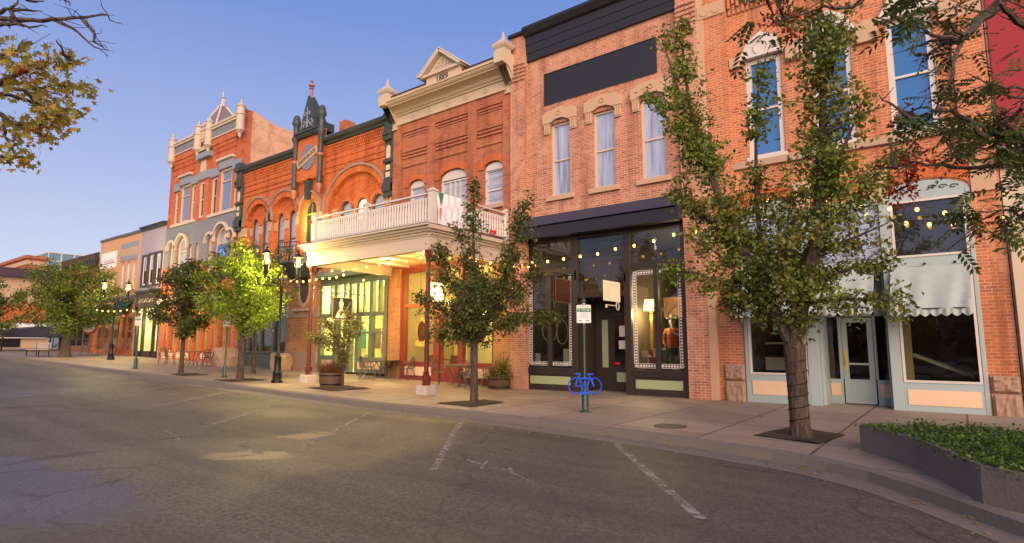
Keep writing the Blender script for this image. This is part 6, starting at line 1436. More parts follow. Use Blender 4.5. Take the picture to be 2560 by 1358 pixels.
make_tree('young_tree', 'thin young tree with sparse pale leaves beside the grass-filled barrel', None, (-16.35, -4.1, .09), [
 L3([(-16.38, -4.12, .9), (-16.5, -4.2, 1.5), (-16.75, -4.4, 2.1), (-17.0, -4.5, 2.5)], (.03, .006), [.05, .2, .28, .16]),
 L3([(-16.35, -4.1, .95), (-16.25, -4.0, 1.6), (-16.15, -3.95, 2.1), (-15.95, -3.85, 2.45)], (.03, .006), [.04, .18, .24, .15]),
 L3([(-16.36, -4.1, 1.1), (-16.8, -4.3, 1.5), (-17.2, -4.5, 1.75), (-17.45, -4.6, 1.8)], (.02, .005), [.05, .22, .24, .12]),
 L3([(-16.36, -4.1, 1.2), (-16.4, -4.0, 1.9), (-16.45, -3.9, 2.6)], (.02, .005), [.05, .2, .16])], 3000, .085, 'leaf_young', 16, cl=.09, trunk=([(-16.35, -4.1, .0), (-16.35, -4.1, .5), (-16.36, -4.1, .95)], [.05, .04, .035]), twigs=.8)

LEFT_BR = [
    (0.0, [(-9.75, -16.0, 5.06), (-9.27, -15.39, 5.27), (-8.51, -14.82, 5.23), (-8.0, -14.71, 5.08), (-7.51, -14.57, 4.98), (-7.32, -14.36, 5.03), (-7.43, -14.15, 5.21), (-7.48, -13.97, 5.2)]),
    (0.0, [(-8.62, -14.33, 5.5), (-8.44, -14.17, 5.39), (-8.03, -14.1, 5.1), (-7.61, -14.01, 4.83)]),
    (0.0, [(-8.09, -14.17, 5.4), (-7.74, -14.13, 5.11), (-7.49, -14.19, 4.88), (-7.4, -14.09, 4.79)]),
    (0.0, [(-7.87, -14.92, 4.88), (-7.43, -14.88, 4.76), (-7.3, -14.79, 4.71), (-7.43, -14.62, 4.84)]),
    (0.0, [(-7.45, -15.0, 4.82), (-7.28, -14.93, 4.87), (-7.49, -14.86, 5.07)]),
    (0, [(-7.98, -14.81, 5.05), (-8.19, -14.76, 5.24), (-8.32, -14.57, 5.37), (-8.28, -14.5, 5.39)]),
    (0, [(-8.55, -14.63, 5.62), (-8.75, -14.47, 5.7), (-8.74, -14.4, 5.76)]),
    (0, [(-8.09, -14.4, 5.55), (-8.13, -14.33, 5.55), (-7.88, -14.34, 5.38)]),
    (0.5, [(-9.57, -15.92, 4.1), (-8.57, -15.38, 4.16), (-7.56, -14.92, 4.14), (-7.28, -14.8, 4.22), (-7.32, -14.61, 4.4), (-7.43, -14.41, 4.55)]),
    (0, [(-7.35, -14.43, 4.52), (-7.08, -14.55, 4.48), (-7.02, -14.63, 4.56)]),
    (0, [(-7.77, -14.33, 4.69), (-7.61, -14.36, 4.73), (-7.83, -14.34, 4.86)]),
    (1.0, [(-8.62, -14.74, 4.49), (-8.58, -14.53, 4.49), (-8.67, -14.29, 4.65), (-8.55, -14.08, 4.7), (-8.16, -13.98, 4.55)]),
    (0.8, [(-8.22, -14.8, 4.25), (-8.27, -14.51, 4.27), (-8.2, -14.3, 4.2), (-7.84, -14.2, 4.16)]),
    (1.0, [(-7.66, -14.71, 4.17), (-7.68, -14.53, 4.04), (-7.35, -14.4, 3.82)]),
    (0.7, [(-8.27, -14.77, 4.04), (-8.0, -14.68, 3.89), (-7.47, -14.59, 3.77), (-7.24, -14.58, 3.78), (-7.28, -14.44, 3.88)]),
    (0.6, [(-8.79, -14.53, 4.12), (-8.29, -14.44, 3.93), (-7.92, -14.34, 3.81)]),
    (0.5, [(-8.82, -14.66, 4.21), (-8.58, -14.65, 3.94), (-8.66, -14.57, 3.81), (-8.95, -14.47, 3.8)]),
    (1.0, [(-7.99, -14.78, 3.5), (-7.95, -14.66, 3.5), (-8.11, -14.47, 3.56)]),
    (0.8, [(-7.42, -14.97, 4.37), (-7.64, -14.84, 4.51), (-7.72, -14.7, 4.67)]),
    (0, [(-7.89, -14.74, 4.68), (-8.1, -14.68, 4.89)]),
    (0, [(-9.06, -14.71, 5.12), (-8.94, -14.66, 5.12)]),
]
RIGHT_BR = [
    (0, [(1.56, -9.08, 4.03), (1.06, -9.21, 4.18), (0.78, -9.46, 4.24), (0.59, -9.91, 4.23), (0.47, -10.26, 4.27), (0.45, -10.23, 4.54)]),
    (0.4, [(0.55, -9.26, 4.73), (0.42, -9.33, 4.62), (0.3, -9.67, 4.36), (0.17, -10.01, 4.16), (0.06, -10.05, 4.13), (-0.0, -9.8, 4.2)]),
    (0.4, [(0.2, -9.97, 4.18), (0.17, -10.23, 3.96), (0.12, -10.51, 3.65), (0.02, -10.55, 3.51), (-0.03, -10.28, 3.46)]),
    (0, [(0.16, -10.51, 3.95), (0.01, -10.91, 3.86), (-0.09, -11.01, 3.91), (-0.16, -10.82, 4.13)]),
    (0.3, [(0.23, -10.14, 4.13), (0.13, -10.29, 4.24), (0.23, -9.98, 4.5), (0.42, -9.58, 4.74)]),
    (0, [(0.17, -10.11, 4.12), (0.03, -9.98, 4.22), (-0.12, -9.8, 4.29), (-0.2, -9.82, 4.25)]),
    (0, [(-0.0, -10.65, 3.84), (-0.11, -10.43, 3.93), (-0.14, -10.39, 3.99)]),
    (0.3, [(1.5, -9.1, 3.4), (0.98, -9.42, 3.56), (0.58, -9.96, 3.54), (0.4, -10.4, 3.46), (0.28, -10.55, 3.56)]),
    (0.2, [(0.86, -8.92, 4.01), (0.65, -9.27, 3.84), (0.45, -9.73, 3.76), (0.29, -9.94, 3.82)]),
    (1.0, [(1.57, -8.65, 3.29), (0.95, -9.45, 3.26), (0.56, -9.86, 3.23), (0.3, -9.84, 3.31), (0.09, -9.71, 3.45), (-0.14, -9.83, 3.49)]),
    (1.0, [(0.27, -10.52, 3.11), (0.13, -10.79, 3.22), (-0.06, -10.76, 3.35), (-0.23, -10.56, 3.39)]),
    (1.0, [(0.54, -10.11, 3.16), (0.4, -10.07, 3.35), (0.26, -9.87, 3.52)]),
    (0.8, [(-0.14, -10.01, 3.43), (-0.21, -9.75, 3.49), (-0.31, -9.67, 3.51)]),
    (0.9, [(0.97, -9.33, 3.29), (0.58, -9.43, 3.21), (0.44, -9.66, 2.96), (0.33, -10.05, 2.76)]),
    (0.8, [(1.42, -9.07, 2.51), (0.87, -9.63, 2.55), (0.47, -10.25, 2.48), (0.32, -10.54, 2.51), (0.17, -10.46, 2.44)]),
    (0.0, [(0.35, -9.5, 3.11), (0.06, -10.03, 3.02), (-0.18, -10.41, 3.02), (-0.32, -10.37, 3.01), (-0.51, -10.19, 3.07)]),
    (0, [(-0.19, -9.98, 3.13), (-0.24, -10.21, 2.92), (-0.36, -10.17, 2.84), (-0.46, -9.91, 2.85)]),
    (0, [(-0.3, -10.88, 2.87), (-0.32, -10.83, 3.02), (-0.37, -10.57, 3.17)]),
    (0, [(-0.17, -10.84, 3.25), (-0.27, -10.64, 3.44), (-0.39, -10.52, 3.62)]),
    (0.3, [(1.1, -9.12, 4.55), (0.72, -9.18, 4.67), (0.25, -9.64, 4.85)]),
    (0.9, [(-0.14, -11.13, 4.17), (-0.19, -11.19, 4.04), (-0.23, -11.5, 3.83)]),
    (0.7, [(-0.28, -11.26, 4.15), (-0.09, -11.38, 3.94), (0.03, -11.54, 3.85)]),
    (0.0, [(-0.31, -11.53, 4.03), (-0.41, -11.85, 3.79), (-0.57, -11.95, 3.81), (-0.68, -11.73, 3.88)]),
    (0.8, [(-0.78, -12.14, 3.9), (-0.81, -12.14, 3.79), (-0.81, -11.85, 3.81)]),
    (0.6, [(-0.91, -12.25, 3.89), (-0.91, -11.98, 3.92), (-0.94, -11.72, 3.98)]),
    (0.9, [(0.54, -10.24, 3.37), (0.35, -10.07, 3.26), (0.17, -10.16, 3.1), (0.01, -10.55, 2.96)]),
]

def overhang(name, label, base, trunk, rad, brs, mode, seed, density):
    rng = np.random.default_rng(seed); t = thing(name, label, 'tree', base); mb = MB(); mb.tube(trunk, rad, 10)
    V = []; F = []; nv = 0; RV = []; RF = []; nr = 0
    for wgt, pts in brs:
        P = np.array(pts, float); n = len(P); r0 = (.011 + .0035 * n) if mode == 'maple' else (.011 + .002 * n)
        if n >= 6: r0 = .06 if mode != 'maple' else .045
        # smooth and jitter the branch
        Q = [P[0]]
        for i in range(n - 1):
            for s in (1 / 3, 2 / 3, 1.): Q.append(P[i] + (P[i + 1] - P[i]) * s + (rng.normal(0, .012, 3) if s < 1 else 0))
        mb.tube(Q, list(np.linspace(r0, .004, len(Q))), 6)
        Q = np.array(Q); ln = np.linalg.norm(np.diff(P, axis=0), axis=1).sum()
        for k in range(int(ln * 4)):                     # bare twiglets
            a = Q[rng.integers(len(Q) // 3, len(Q))]; d = rng.normal(0, 1, 3); d[2] = abs(d[2]) * .4; d = d / np.linalg.norm(d) * rng.uniform(.08, .3)
            mb.tube([a, a + d * .5 + rng.normal(0, .01, 3), a + d + rng.normal(0, .03, 3)], [.005, .004, .002], 4, False)
        m = int(wgt * ln * density)
        if not m: continue
        a = Q[rng.integers(len(Q) // 4, len(Q), m)] + rng.normal(0, .075 if mode == 'maple' else .1, (m, 3))
        if mode == 'maple':
            for p in a:
                th, ph = rng.uniform(0, 2 * PI), rng.normal(-.5, .5); u = np.array([math.cos(th) * math.cos(ph), math.sin(th) * math.cos(ph), math.sin(ph)]); w = np.cross(u, rng.normal(0, 1, 3) + np.array([0, 0, 1.])); w /= np.linalg.norm(w)
                s = rng.uniform(.032, .062); nn = np.cross(u, w)
                star = []
                for q in range(11):
                    ang = -PI * .8 + q * PI * 1.6 / 10; rad_ = (1.0 if q % 2 == 1 else .5) * (1.15 - .25 * abs(ang) / 2)
                    star.append(p + u * s * .3 + (u * math.cos(ang) + w * math.sin(ang)) * s * rad_ + nn * s * .2 * rad_ * rng.uniform(-.5, 1))
                V += [p] + star; F += [(nv, nv + i, nv + i + 1) for i in range(1, 11)]; nv += 12
        else:
            for p in a:                                  # a pinnate leaf: rachis with paired leaflets
                th = rng.uniform(0, 2 * PI); ph = rng.normal(-.35, .35); u = np.array([math.cos(th) * math.cos(ph), math.sin(th) * math.cos(ph), math.sin(ph)]); w = np.cross(u, np.array([0, 0, 1.]) + rng.normal(0, .35, 3)); w /= np.linalg.norm(w)
                Lr = rng.uniform(.18, .3); k = 5; pts_, us, ws = [], [], []
                for i in range(k):
                    for s in (-1, 1):
                        pts_.append(p + u * Lr * (.25 + .75 * i / k) + np.array([0, 0, -.12 * Lr * (i / k) ** 2])); d = u * .55 + w * s * .8 + np.array([0, 0, -.15]); us.append(d / np.linalg.norm(d)); ws.append(np.cross(us[-1], np.cross(u, w)))
                pts_.append(p + u * Lr); us.append(u); ws.append(w)
                v, f = leaf_arrays(np.array(pts_), np.array(us), unit(np.array(ws)), np.full(len(pts_), rng.uniform(.055, .08)), np.full(len(pts_), rng.uniform(.024, .034)))
                V += list(v); F += [tuple(x + nv for x in ff) for ff in f]; nv += len(v)
    for p, k, s in (REDS[mode]):
        q = np.array(p) + rng.normal(0, 1, (k, 3)) * np.array(s); v, f = rand_leaves(q, .035, rng, .6); RV += list(v); RF += [tuple(x + nr for x in ff) for ff in f]; nr += len(v)
    build(mb, 'trunk', M['bark'], t, True)
    raw_mesh('crown', np.array(V), np.array(F), M['leaf_maple' if mode == 'maple' else 'leaf_dark'], t)
    if RV: raw_mesh('seed_clusters' if mode != 'maple' else 'red_leaves', np.array(RV), np.array(RF), M['leaf_red'], t)
    return t
REDS = {'maple': [(LEFT_BR[0][1][2], 30, (.05, .05, .05)), (LEFT_BR[8][1][3], 60, (.06, .06, .05)), (LEFT_BR[14][1][2], 25, (.05, .05, .05))],
 'pinnate': [(RIGHT_BR[16][1][1], 170, (.03, .03, .1)), (RIGHT_BR[16][1][2], 120, (.03, .03, .1)), (RIGHT_BR[10][1][3], 90, (.05, .05, .05)), (RIGHT_BR[15][1][2], 120, (.07, .05, .06)), (RIGHT_BR[14][1][4], 50, (.03, .03, .05)), (RIGHT_BR[24][1][2], 120, (.05, .05, .09)), (RIGHT_BR[23][1][2], 110, (.05, .05, .07)), (RIGHT_BR[4][1][2], 40, (.05, .05, .04))]}

overhang('maple_tree', 'maple branches with yellowing lobed leaves reaching in from the left edge against the sky', (-11.0, -18.2, -.1), [(-11.0, -18.2, -.2), (-11.0, -18.1, 1.5), (-10.6, -17.6, 3.2), (-9.9, -16.9, 4.6), (-9.4, -16.5, 6.2)], [.25, .2, .17, .13, .09], LEFT_BR, 'maple', 31, 135)
overhang('pinnate_tree', 'dark pinnate-leaved branches with red seed clusters reaching in over the right edge', (1.4, -8.9, .3), [(1.4, -8.9, -.1), (1.4, -8.9, 1.5), (1.55, -8.8, 3.4), (1.5, -8.7, 5.0), (1.3, -8.6, 6.5)], [.2, .17, .14, .1, .06], RIGHT_BR, 'pinnate', 32, 34)
md = MB(); md.box(-60, 20, -22, -17.4, -.3, -.02); struct(md, 'median', M['soil'])

# ------------------------------------------------------------------ raised bed with ground cover
BED = [(-1.24, -6.42), (-1.05, -5.9), (.6, -5.75), (4.5, -5.5), (4.5, -9.9), (1.2, -9.55), (.4, -9.22), (.06, -8.95), (-.24, -8.15), (-.53, -7.4), (-.9, -6.85)]
t = thing('planting_bed', 'raised concrete planting bed full of green ground cover at the right-hand kerb', 'planter', (1.6, -7.6, 0))
mb = MB(); n = len(BED); cx, cy = 1.6, -7.6
ins = [(x + (cx - x) * .06, y + (cy - y) * .06) for x, y in BED]
for i in range(n):
    j = (i + 1) % n; a, c, d, e = BED[i], BED[j], ins[j], ins[i]
    mb.quad((*a, -.2), (*c, -.2), (*c, .36), (*a, .36)); mb.quad((*a, .36), (*c, .36), (*d, .36), (*e, .36)); mb.quad((*e, .36), (*d, .36), (*d, .2), (*e, .2))
build(mb, 'wall', M['concrete'], t)
mb = MB(); mb.add([(x, y, .29) for x, y in ins], [tuple(range(n))]); build(mb, 'soil', M['soil'], t)
rng = np.random.default_rng(41)
def inside(p, poly):
    r = np.zeros(len(p), bool); j = len(poly) - 1
    for i in range(len(poly)):
        xi, yi = poly[i]; xj, yj = poly[j]; c = ((yi > p[:, 1]) != (yj > p[:, 1])) & (p[:, 0] < (xj - xi) * (p[:, 1] - yi) / (yj - yi + 1e-12) + xi); r ^= c; j = i
    return r
q = rng.uniform([-1.3, -9.9], [2.6, -5.5], (30000, 2)); q = q[inside(q, ins)]
z = .3 + .04 * np.sin(q[:, 0] * 5.1) * np.sin(q[:, 1] * 4.3) + .05 * np.sin(q[:, 0] * 11 + q[:, 1] * 7) + np.abs(rng.normal(0, .04, len(q))) + .06 * (np.sin(q[:, 0] * 3.3 + 1) * np.sin(q[:, 1] * 2.7) > .75)
e = np.array(BED)[[0, 1, 6, 7, 8, 9, 10]]; e = np.array([BED[i] for i in (6, 7, 8, 9, 10, 0)]); k = rng.integers(0, 5, 1500); s_ = rng.random(1500)[:, None]; ed = e[k] * (1 - s_) + e[k + 1] * s_ + rng.normal(0, .04, (1500, 2)) + np.array([.06, .04]); zd = .38 - np.abs(rng.normal(0, .035, 1500))
q = np.vstack([q, ed]); z = np.concatenate([z, zd])
v, f = rand_leaves(np.column_stack([q, z]), .045, rng, -.05); o = raw_mesh('ground_cover', v, f, M['leaf_bed'], None); o['kind'] = 'stuff'; tag(o, 'low leafy green ground cover growing in the raised concrete bed', 'ground cover')

rng = np.random.default_rng(77); n = 420; x = rng.uniform(-16, 2, n); kk = np.array([yk(v) for v in x]); off = np.abs(rng.normal(0, .35, n)); y = np.where(rng.random(n) < .6, kk - off, kk + rng.uniform(.2, 5.5, n))
zz = np.where(y < kk, -.13, .02); th = rng.uniform(0, 2 * PI, n); u = np.column_stack([np.cos(th), np.sin(th), rng.uniform(0, .4, n)]); u = unit(u); w = unit(np.cross(u, np.column_stack([rng.normal(0, .3, n), rng.normal(0, .3, n), np.ones(n)])))
v, f = leaf_arrays(np.column_stack([x, y, zz]), u, w, rng.uniform(.035, .08, n), rng.uniform(.025, .045, n)); o = raw_mesh('fallen_leaves', v, f, M['leaf_maple'], None); o['kind'] = 'stuff'; tag(o, 'scattered fallen leaves along the kerb and pavement', 'leaves')

# ------------------------------------------------------------------ lantern posts
def lantern_post(x, y, label, power=160):
    z = g(x); t = thing('lantern_post', label, 'street lamp', (x, y, z), 'twin lantern posts')
    mb = MB(); mb.lathe((0, 0, 0), [(.2, 0), (.2, .08), (.16, .12), (.15, .3), (.17, .34), (.13, .42), (.11, .85), (.13, .9), (.1, .95), (.055, 1.05), (.05, 3.35), (.07, 3.4), (.07, 3.5), (.045, 3.55), (.08, 3.7), (.05, 3.8), (.03, 3.9)], 10); build(mb, 'post', M['iron'], t, True, local=True)
    mb = MB(); mb.tube([(0, -.98, 3.42), (0, .98, 3.42)], .018, 6); mb.ball((0, -.98, 3.42), .03, 6); mb.ball((0, .98, 3.42), .03, 6); build(mb, 'banner_bar', M['iron'], t, True, local=True)
    for s in (-1, 1):
        mb = MB(); mb.tube([(0, s * .04, 3.58), (0, s * .16, 3.5), (0, s * .3, 3.52), (0, s * .42, 3.66), (0, s * .55, 3.72), (0, s * .62, 3.74), (0, s * .62, 3.82)], [.035, .03, .028, .028, .028, .03, .03], 7)
        mb.tube([(0, s * (.14 + .07 * math.cos(a)), 3.62 + .07 * math.sin(a)) for a in np.linspace(0, 5, 12)], .018, 5); mb.ball((0, s * .66, 3.72), .04, 6); build(mb, 'arm', M['iron'], t, True, local=True)
        y0 = s * .62
        mb = MB(); mb.lathe((0, y0, 3.8), [(.06, 0), (.085, .05), (.075, .2), (.1, .32), (.1, .36)], 10)
        for k in range(6):
            a = k * PI / 3; mb.tube([(.09 * math.cos(a), y0 + .09 * math.sin(a), 4.16), (.2 * math.cos(a), y0 + .2 * math.sin(a), 4.55)], .011, 4)
        mb.tube([(.2 * math.cos(a), y0 + .2 * math.sin(a), 4.55) for a in np.linspace(0, 2 * PI, 7)], .013, 4); mb.lathe((0, y0, 4.55), [(.21, 0), (.17, .05), (.07, .13), (.03, .16), (.045, .2), (.01, .26)], 6)
        ln = build(mb, 'lantern', M['iron'], t, True, local=True)
        mb = MB(); mb.lathe((0, y0, 4.18), [(.04, 0), (.07, .08), (.09, .2), (.06, .3), (.02, .34)], 10); gl = build(mb, 'flame_glass', M['lantern_glow'], ln, True, local=True)
        lamp('lantern_glow', (0, y0, 4.3), power, (1, .76, .25), ln, .12, local=True)
    return t
lantern_post(-19.3, -4.7, 'twin lantern post with both lanterns burning left of the veranda', 1050)
lantern_post(-40.2, -3.0, 'far twin lantern post beside the broad spreading tree', 1050)
lantern_post(-60.5, -5.7, 'farthest twin lantern post beside the small yellow lit tree', 1050)

# ------------------------------------------------------------------ parking sign posts, one with a blue bicycle rack
def sign_post(x, y, label, face=True):
    z = g(x); t = thing('parking_sign', label, 'sign', (x, y, z), 'parking signs along the kerb', rz=R(32))
    mb = MB(); mb.lathe((0, 0, 0), [(.12, 0), (.12, .03), (.085, .05), (.075, .07), (.075, .42), (.04, .5), (.033, .52), (.033, 2.45), (.05, 2.47), (.05, 2.5), (.03, 2.53), (.04, 2.57), (.01, 2.6)], 10); build(mb, 'post', M['post_green'], t, True, local=True)
    mb = MB(); mb.prism([(-.16, 1.98), (-.06, 1.98), (0, 1.95), (.06, 1.98), (.16, 1.98), (.16, 2.38), (.08, 2.39), (0, 2.43), (-.08, 2.39), (-.16, 2.38)], -.05, -.035); pl = build(mb, 'plate', M['sign_white'], t, local=True)
    mb = MB(); mb.box(-.15, .15, -.054, -.0505, 2.225, 2.31); mb.prism([(-.09, 2.385), (.09, 2.385), (0, 2.42)], -.054, -.0505); mb.prism([(-.08, 1.985), (.08, 1.985), (0, 1.96)], -.054, -.0505); build(mb, 'green_field', M['sign_green'], pl, local=True)
    for s, zz, sz, m in (('PARKING', 2.345, .055, 'sign_green'), ('NO', 2.175, .075, 'sign_red'), ('PARKING', 2.11, .05, 'sign_red')): text('lettering', s, M[m], pl, (0, -.0525, zz), sz, ext=.001, local=True)
    text('lettering', '2', M['sign_white'], pl, (-.11, -.0555, 2.266), .075, ext=.001, local=True); text('lettering', 'HOUR', M['sign_white'], pl, (.035, -.0555, 2.266), .06, ext=.001, local=True)
    mb = MB()
    for s in (-1, 1): mb.prism([(s * .04, 2.04), (s * .11, 2.055), (s * .11, 2.035), (s * .07, 2.02)], -.054, -.0505)
    build(mb, 'arrow', M['post_green'], pl, local=True); return t
sign_post(-6.75, -4.72, 'green parking sign post carrying the blue bicycle rack in front of the black shop')
sign_post(-22.75, -4.85, 'green parking sign post just left of the bright yellow lit tree, its plate among leaves')
sign_post(-30.4, -5.2, 'green parking sign post with white plate in front of the lavender shop')
t = thing('bicycle_rack', 'bright blue bicycle-shaped rack clamped to the parking sign post', 'bicycle rack', (-6.75, -4.72, .58), rz=R(32)); t.scale = (.8, 1, .86)
def hoop(mb, cx, cz, r, w, n=26): mb.tube([(cx + r * math.cos(a), -.06, cz + r * math.sin(a)) for a in np.linspace(0, 2 * PI, n)], w, 6)
for s in (-1, 1):
    mb = MB(); hoop(mb, s * .255, 0, .2, .018); build(mb, 'wheel', M['bike_blue'], t, True, local=True)
mb = MB(); mb.bar((-.2, -.06, .19), (.2, -.06, .19), .05, .03); mb.bar((-.2, -.06, .2), (-.26, -.06, 0), .035); mb.bar((.17, -.06, .2), (.255, -.06, -.02), .05); mb.bar((-.26, -.06, 0), (-.07, -.06, -.02), .03); mb.bar((-.16, -.06, .19), (-.06, -.06, -.18), .03); mb.bar((.13, -.06, .18), (.03, -.06, -.18), .03); mb.bar((-.12, -.06, -.19), (.12, -.06, -.19), .05, .06); mb.bar((-.17, -.06, .2), (-.15, -.06, .3), .04); mb.bar((.14, -.06, .2), (.12, -.06, .29), .04); build(mb, 'frame', M['bike_blue'], t, local=True, bevel=.006)
mb = MB(); mb.prism([(-.26, .29), (-.08, .29), (-.12, .33), (-.26, .33)], -.09, -.03); build(mb, 'saddle', M['bike_blue'], t, local=True, bevel=.006)
mb = MB(); mb.prism([(.06, .27), (.24, .28), (.22, .32), (.06, .32)], -.09, -.03); build(mb, 'handlebar', M['bike_blue'], t, local=True, bevel=.006)
mb = MB()
for zz in (.19, -.19): mb.box(-.05, .05, -.06, .05, zz - .03, zz + .03)
build(mb, 'clamp', M['bike_blue'], t, local=True)

# ------------------------------------------------------------------ cafe tables and chairs
def cafe_chair(label, x, y, rz):
    t = thing('cafe_chair', label, 'chair', (x, y, g(x)), 'wire cafe chairs on the pavement', rz)
    mb = MB(); mb.lathe((0, 0, .43), [(.2, 0), (.215, .012), (.2, .022)], 18); build(mb, 'seat', M['chair'], t, True, local=True)
    for sx in (-1, 1):
        mb = MB(); mb.tube([(sx * .17, -.13, .43), (sx * .21, -.19, .22), (sx * .23, -.23, .0)], .016, 6); build(mb, 'leg', M['chair'], t, True, local=True)
        mb = MB(); mb.tube([(sx * .17, .14, .43), (sx * .2, .2, .22), (sx * .22, .25, .0)], .016, 6); build(mb, 'leg', M['chair'], t, True, local=True)
        mb = MB(); mb.tube([(sx * .2, .19, .68), (sx * .25, .05, .67), (sx * .26, -.12, .65), (sx * .22, -.16, .55), (sx * .19, -.1, .44)], .015, 6); build(mb, 'armrest', M['chair'], t, True, local=True)
    mb = MB(); mb.tube([(.2 * math.cos(a) if True else 0, .2 + .07 * (.44 + .46 * math.sin(a) - .44) / .46, .44 + .46 * math.sin(a)) for a in np.linspace(0, PI, 18)], .018, 6)
    for k in range(-4, 5):
        u = k / 4.6; h = .46 * math.sqrt(1 - u * u); mb.tube([(.2 * u, .2, .44), (.2 * u, .2 + .07 * h / .46, .44 + h)], .008, 4)
    for zz in (.55, .68): u = .2 * math.sqrt(1 - ((zz - .44) / .46) ** 2); mb.tube([(-u, .2 + .07 * (zz - .44) / .46, zz), (u, .2 + .07 * (zz - .44) / .46, zz)], .005, 4)
    build(mb, 'backrest', M['chair'], t, True, local=True); return t
def cafe_table(label, x, y, r=.55):
    t = thing('cafe_table', label, 'table', (x, y, g(x)), 'round cafe tables on the pavement')
    mb = MB(); mb.lathe((0, 0, .7), [(r - .01, 0), (r, .012), (r, .022), (r - .01, .03)], 28); build(mb, 'table_top', M['table'], t, True, local=True)
    for k in range(4):
        a = PI / 4 + k * PI / 2; c, s = math.cos(a), math.sin(a); mb = MB(); mb.tube([(c * .42, s * .42, .7), (c * .3, s * .3, .5), (c * .2, s * .2, .28), (c * .34, s * .34, .0)], .02, 6); build(mb, 'leg', M['table'], t, True, local=True)
    mb = MB(); mb.tube([(.2 * math.cos(a), .2 * math.sin(a), .28) for a in np.linspace(0, 2 * PI, 18)], .009, 5); build(mb, 'brace', M['table'], t, True, local=True); return t
cafe_table('round metal table left of the veranda, in front of the lit green shop', -18.35, -.55)
cafe_chair('wire chair at the left of the table by the lit green shop', -19.2, -.75, R(75))
cafe_chair('wire chair nearest the kerb at the table by the lit green shop', -18.55, -1.35, R(170))
cafe_chair('wire chair at the right of the table by the brick pier, back turned right', -17.35, -.35, R(-80))
cafe_chair('wire chair behind the table by the lit green shop', -18.7, .05 - .2, R(20))
cafe_table('round metal table under the veranda by the red framed shop door', -14.2, -.75)
cafe_chair('wire chair at the left of the table by the red framed shop door', -15.0, -.95, R(85))
cafe_chair('wire chair behind the table by the red framed shop door', -14.6, -.2, R(20))
cafe_chair('wire chair at the right of the table, half behind the dark tree trunk', -13.5, -1.1, R(-110))
cafe_chair('pale wire chair against the cream kick panel right of the dark tree trunk', -13.2, -.35, R(-60))
cafe_table('round metal table among chairs in front of the scarlet block', -31.6, -2.2, .6)
for i, (x, y, a, l) in enumerate(((-33.6, -2.7, 80, 'leftmost wire chair in front of the scarlet block'), (-32.4, -2.9, 150, 'wire chair second from left in front of the scarlet block'), (-30.9, -1.7, -20, 'wire chair behind the far table in front of the scarlet block'), (-30.2, -2.2, -90, 'wire chair facing left at the far table near the boulder'), (-31.6, -1.3, 10, 'wire chair near the shop wall in front of the scarlet block'))): cafe_chair(l, x, y, R(a))
for i, (x, y, a, l) in enumerate(((-47.5, -2.2, 60, 'far wire chair under the round sign, left of the pair'), (-46.4, -1.8, -70, 'far wire chair under the round sign, right of the pair'), (-41.8, -2.6, 100, 'far wire chair in front of the lavender shop'))): cafe_chair(l, x, y, R(a))
t = thing('bench', 'pale slatted bench on the far left pavement by the spreading tree', 'bench', (-47.0, -4.9, .73))
for k in range(4): mb = MB(); mb.box(-1.6, 1.6, -.25 + k * .13, -.15 + k * .13, .42, .46); build(mb, 'seat_slat', M['cream_pale'], t, local=True)
for k in range(3): mb = MB(); mb.box(-1.6, 1.6, .27, .3, .52 + k * .13, .62 + k * .13); build(mb, 'back_slat', M['cream_pale'], t, local=True)
for x in (-1.3, 1.3): mb = MB(); mb.box(x - .03, x + .03, -.25, -.2, 0, .42); mb.box(x - .03, x + .03, .26, .3, 0, .9); build(mb, 'leg', M['iron'], t, local=True)

# ------------------------------------------------------------------ boulders, barrels
def boulder(label, x, y, sx, sy, sz, seed):
    rng = random.Random(seed); bm = bmesh.new(); bmesh.ops.create_cube(bm, size=1.); bmesh.ops.subdivide_edges(bm, edges=bm.edges[:], cuts=3, use_grid_fill=True)
    for v in bm.verts:
        c = v.co.copy(); k = 1 - .16 * (abs(c.x * c.y) + abs(c.x * c.z) + abs(c.y * c.z)) * 4 / 3
        v.co = Vector((c.x * sx * k + rng.uniform(-.03, .03), c.y * sy * k + rng.uniform(-.03, .03), (c.z + .5) * sz * (.95 + .05 * k) + rng.uniform(-.03, .03) - .02))
    me = bpy.data.meshes.new('boulder'); bm.to_mesh(me); bm.free(); me.materials.append(M['stone_tan']); o = bpy.data.objects.new('boulder', me); COL.objects.link(o); o.location = (x, y, g(x)); WT[o.name] = o.location.copy(); tag(o, label, 'boulder', 'squared boulders by the shopfronts'); return o
boulder('large squared sandstone boulder between the chairs and the grey-green shop', -30.4, -1.1, 1.3, .9, .95, 1)
boulder('squared brown boulder at the foot of the oval-window pier', -26.0, -.55, 1.0, .7, .8, 2)
def barrel(label, x, y, r, h, group='half barrel planters'):
    t = thing('barrel_planter', label, 'planter', (x, y, g(x)), group)
    mb = MB(); mb.lathe((0, 0, 0), [(r * .86, 0), (r * .96, h * .4), (r, h), (r * .93, h), (r * .92, h - .05), (.01, h - .06)], 22); build(mb, 'staves', M['barrel'], t, True, local=True)
    for z in (.18, .8): mb = MB(); mb.lathe((0, 0, h * z - .025), [(r * (.885 + .13 * z), 0), (r * (.895 + .13 * z), .05)], 22); build(mb, 'hoop', M['iron'], t, True, local=True)
    return t
barrel('half barrel with reddish ornamental grass beside the thin young tree', -16.85, -4.2, .4, .46)
barrel('half barrel with pink flowers against the brick pier of the black shop', -12.5, -.62, .4, .42)
rng = np.random.default_rng(51); n = 420; th = rng.uniform(0, 2 * PI, n); r0 = .3 * np.sqrt(rng.uniform(0, 1, n))
p = np.column_stack([-16.85 + r0 * np.cos(th), -4.2 + r0 * np.sin(th), np.full(n, .46)]); ph = rng.normal(1.15, .18, n)
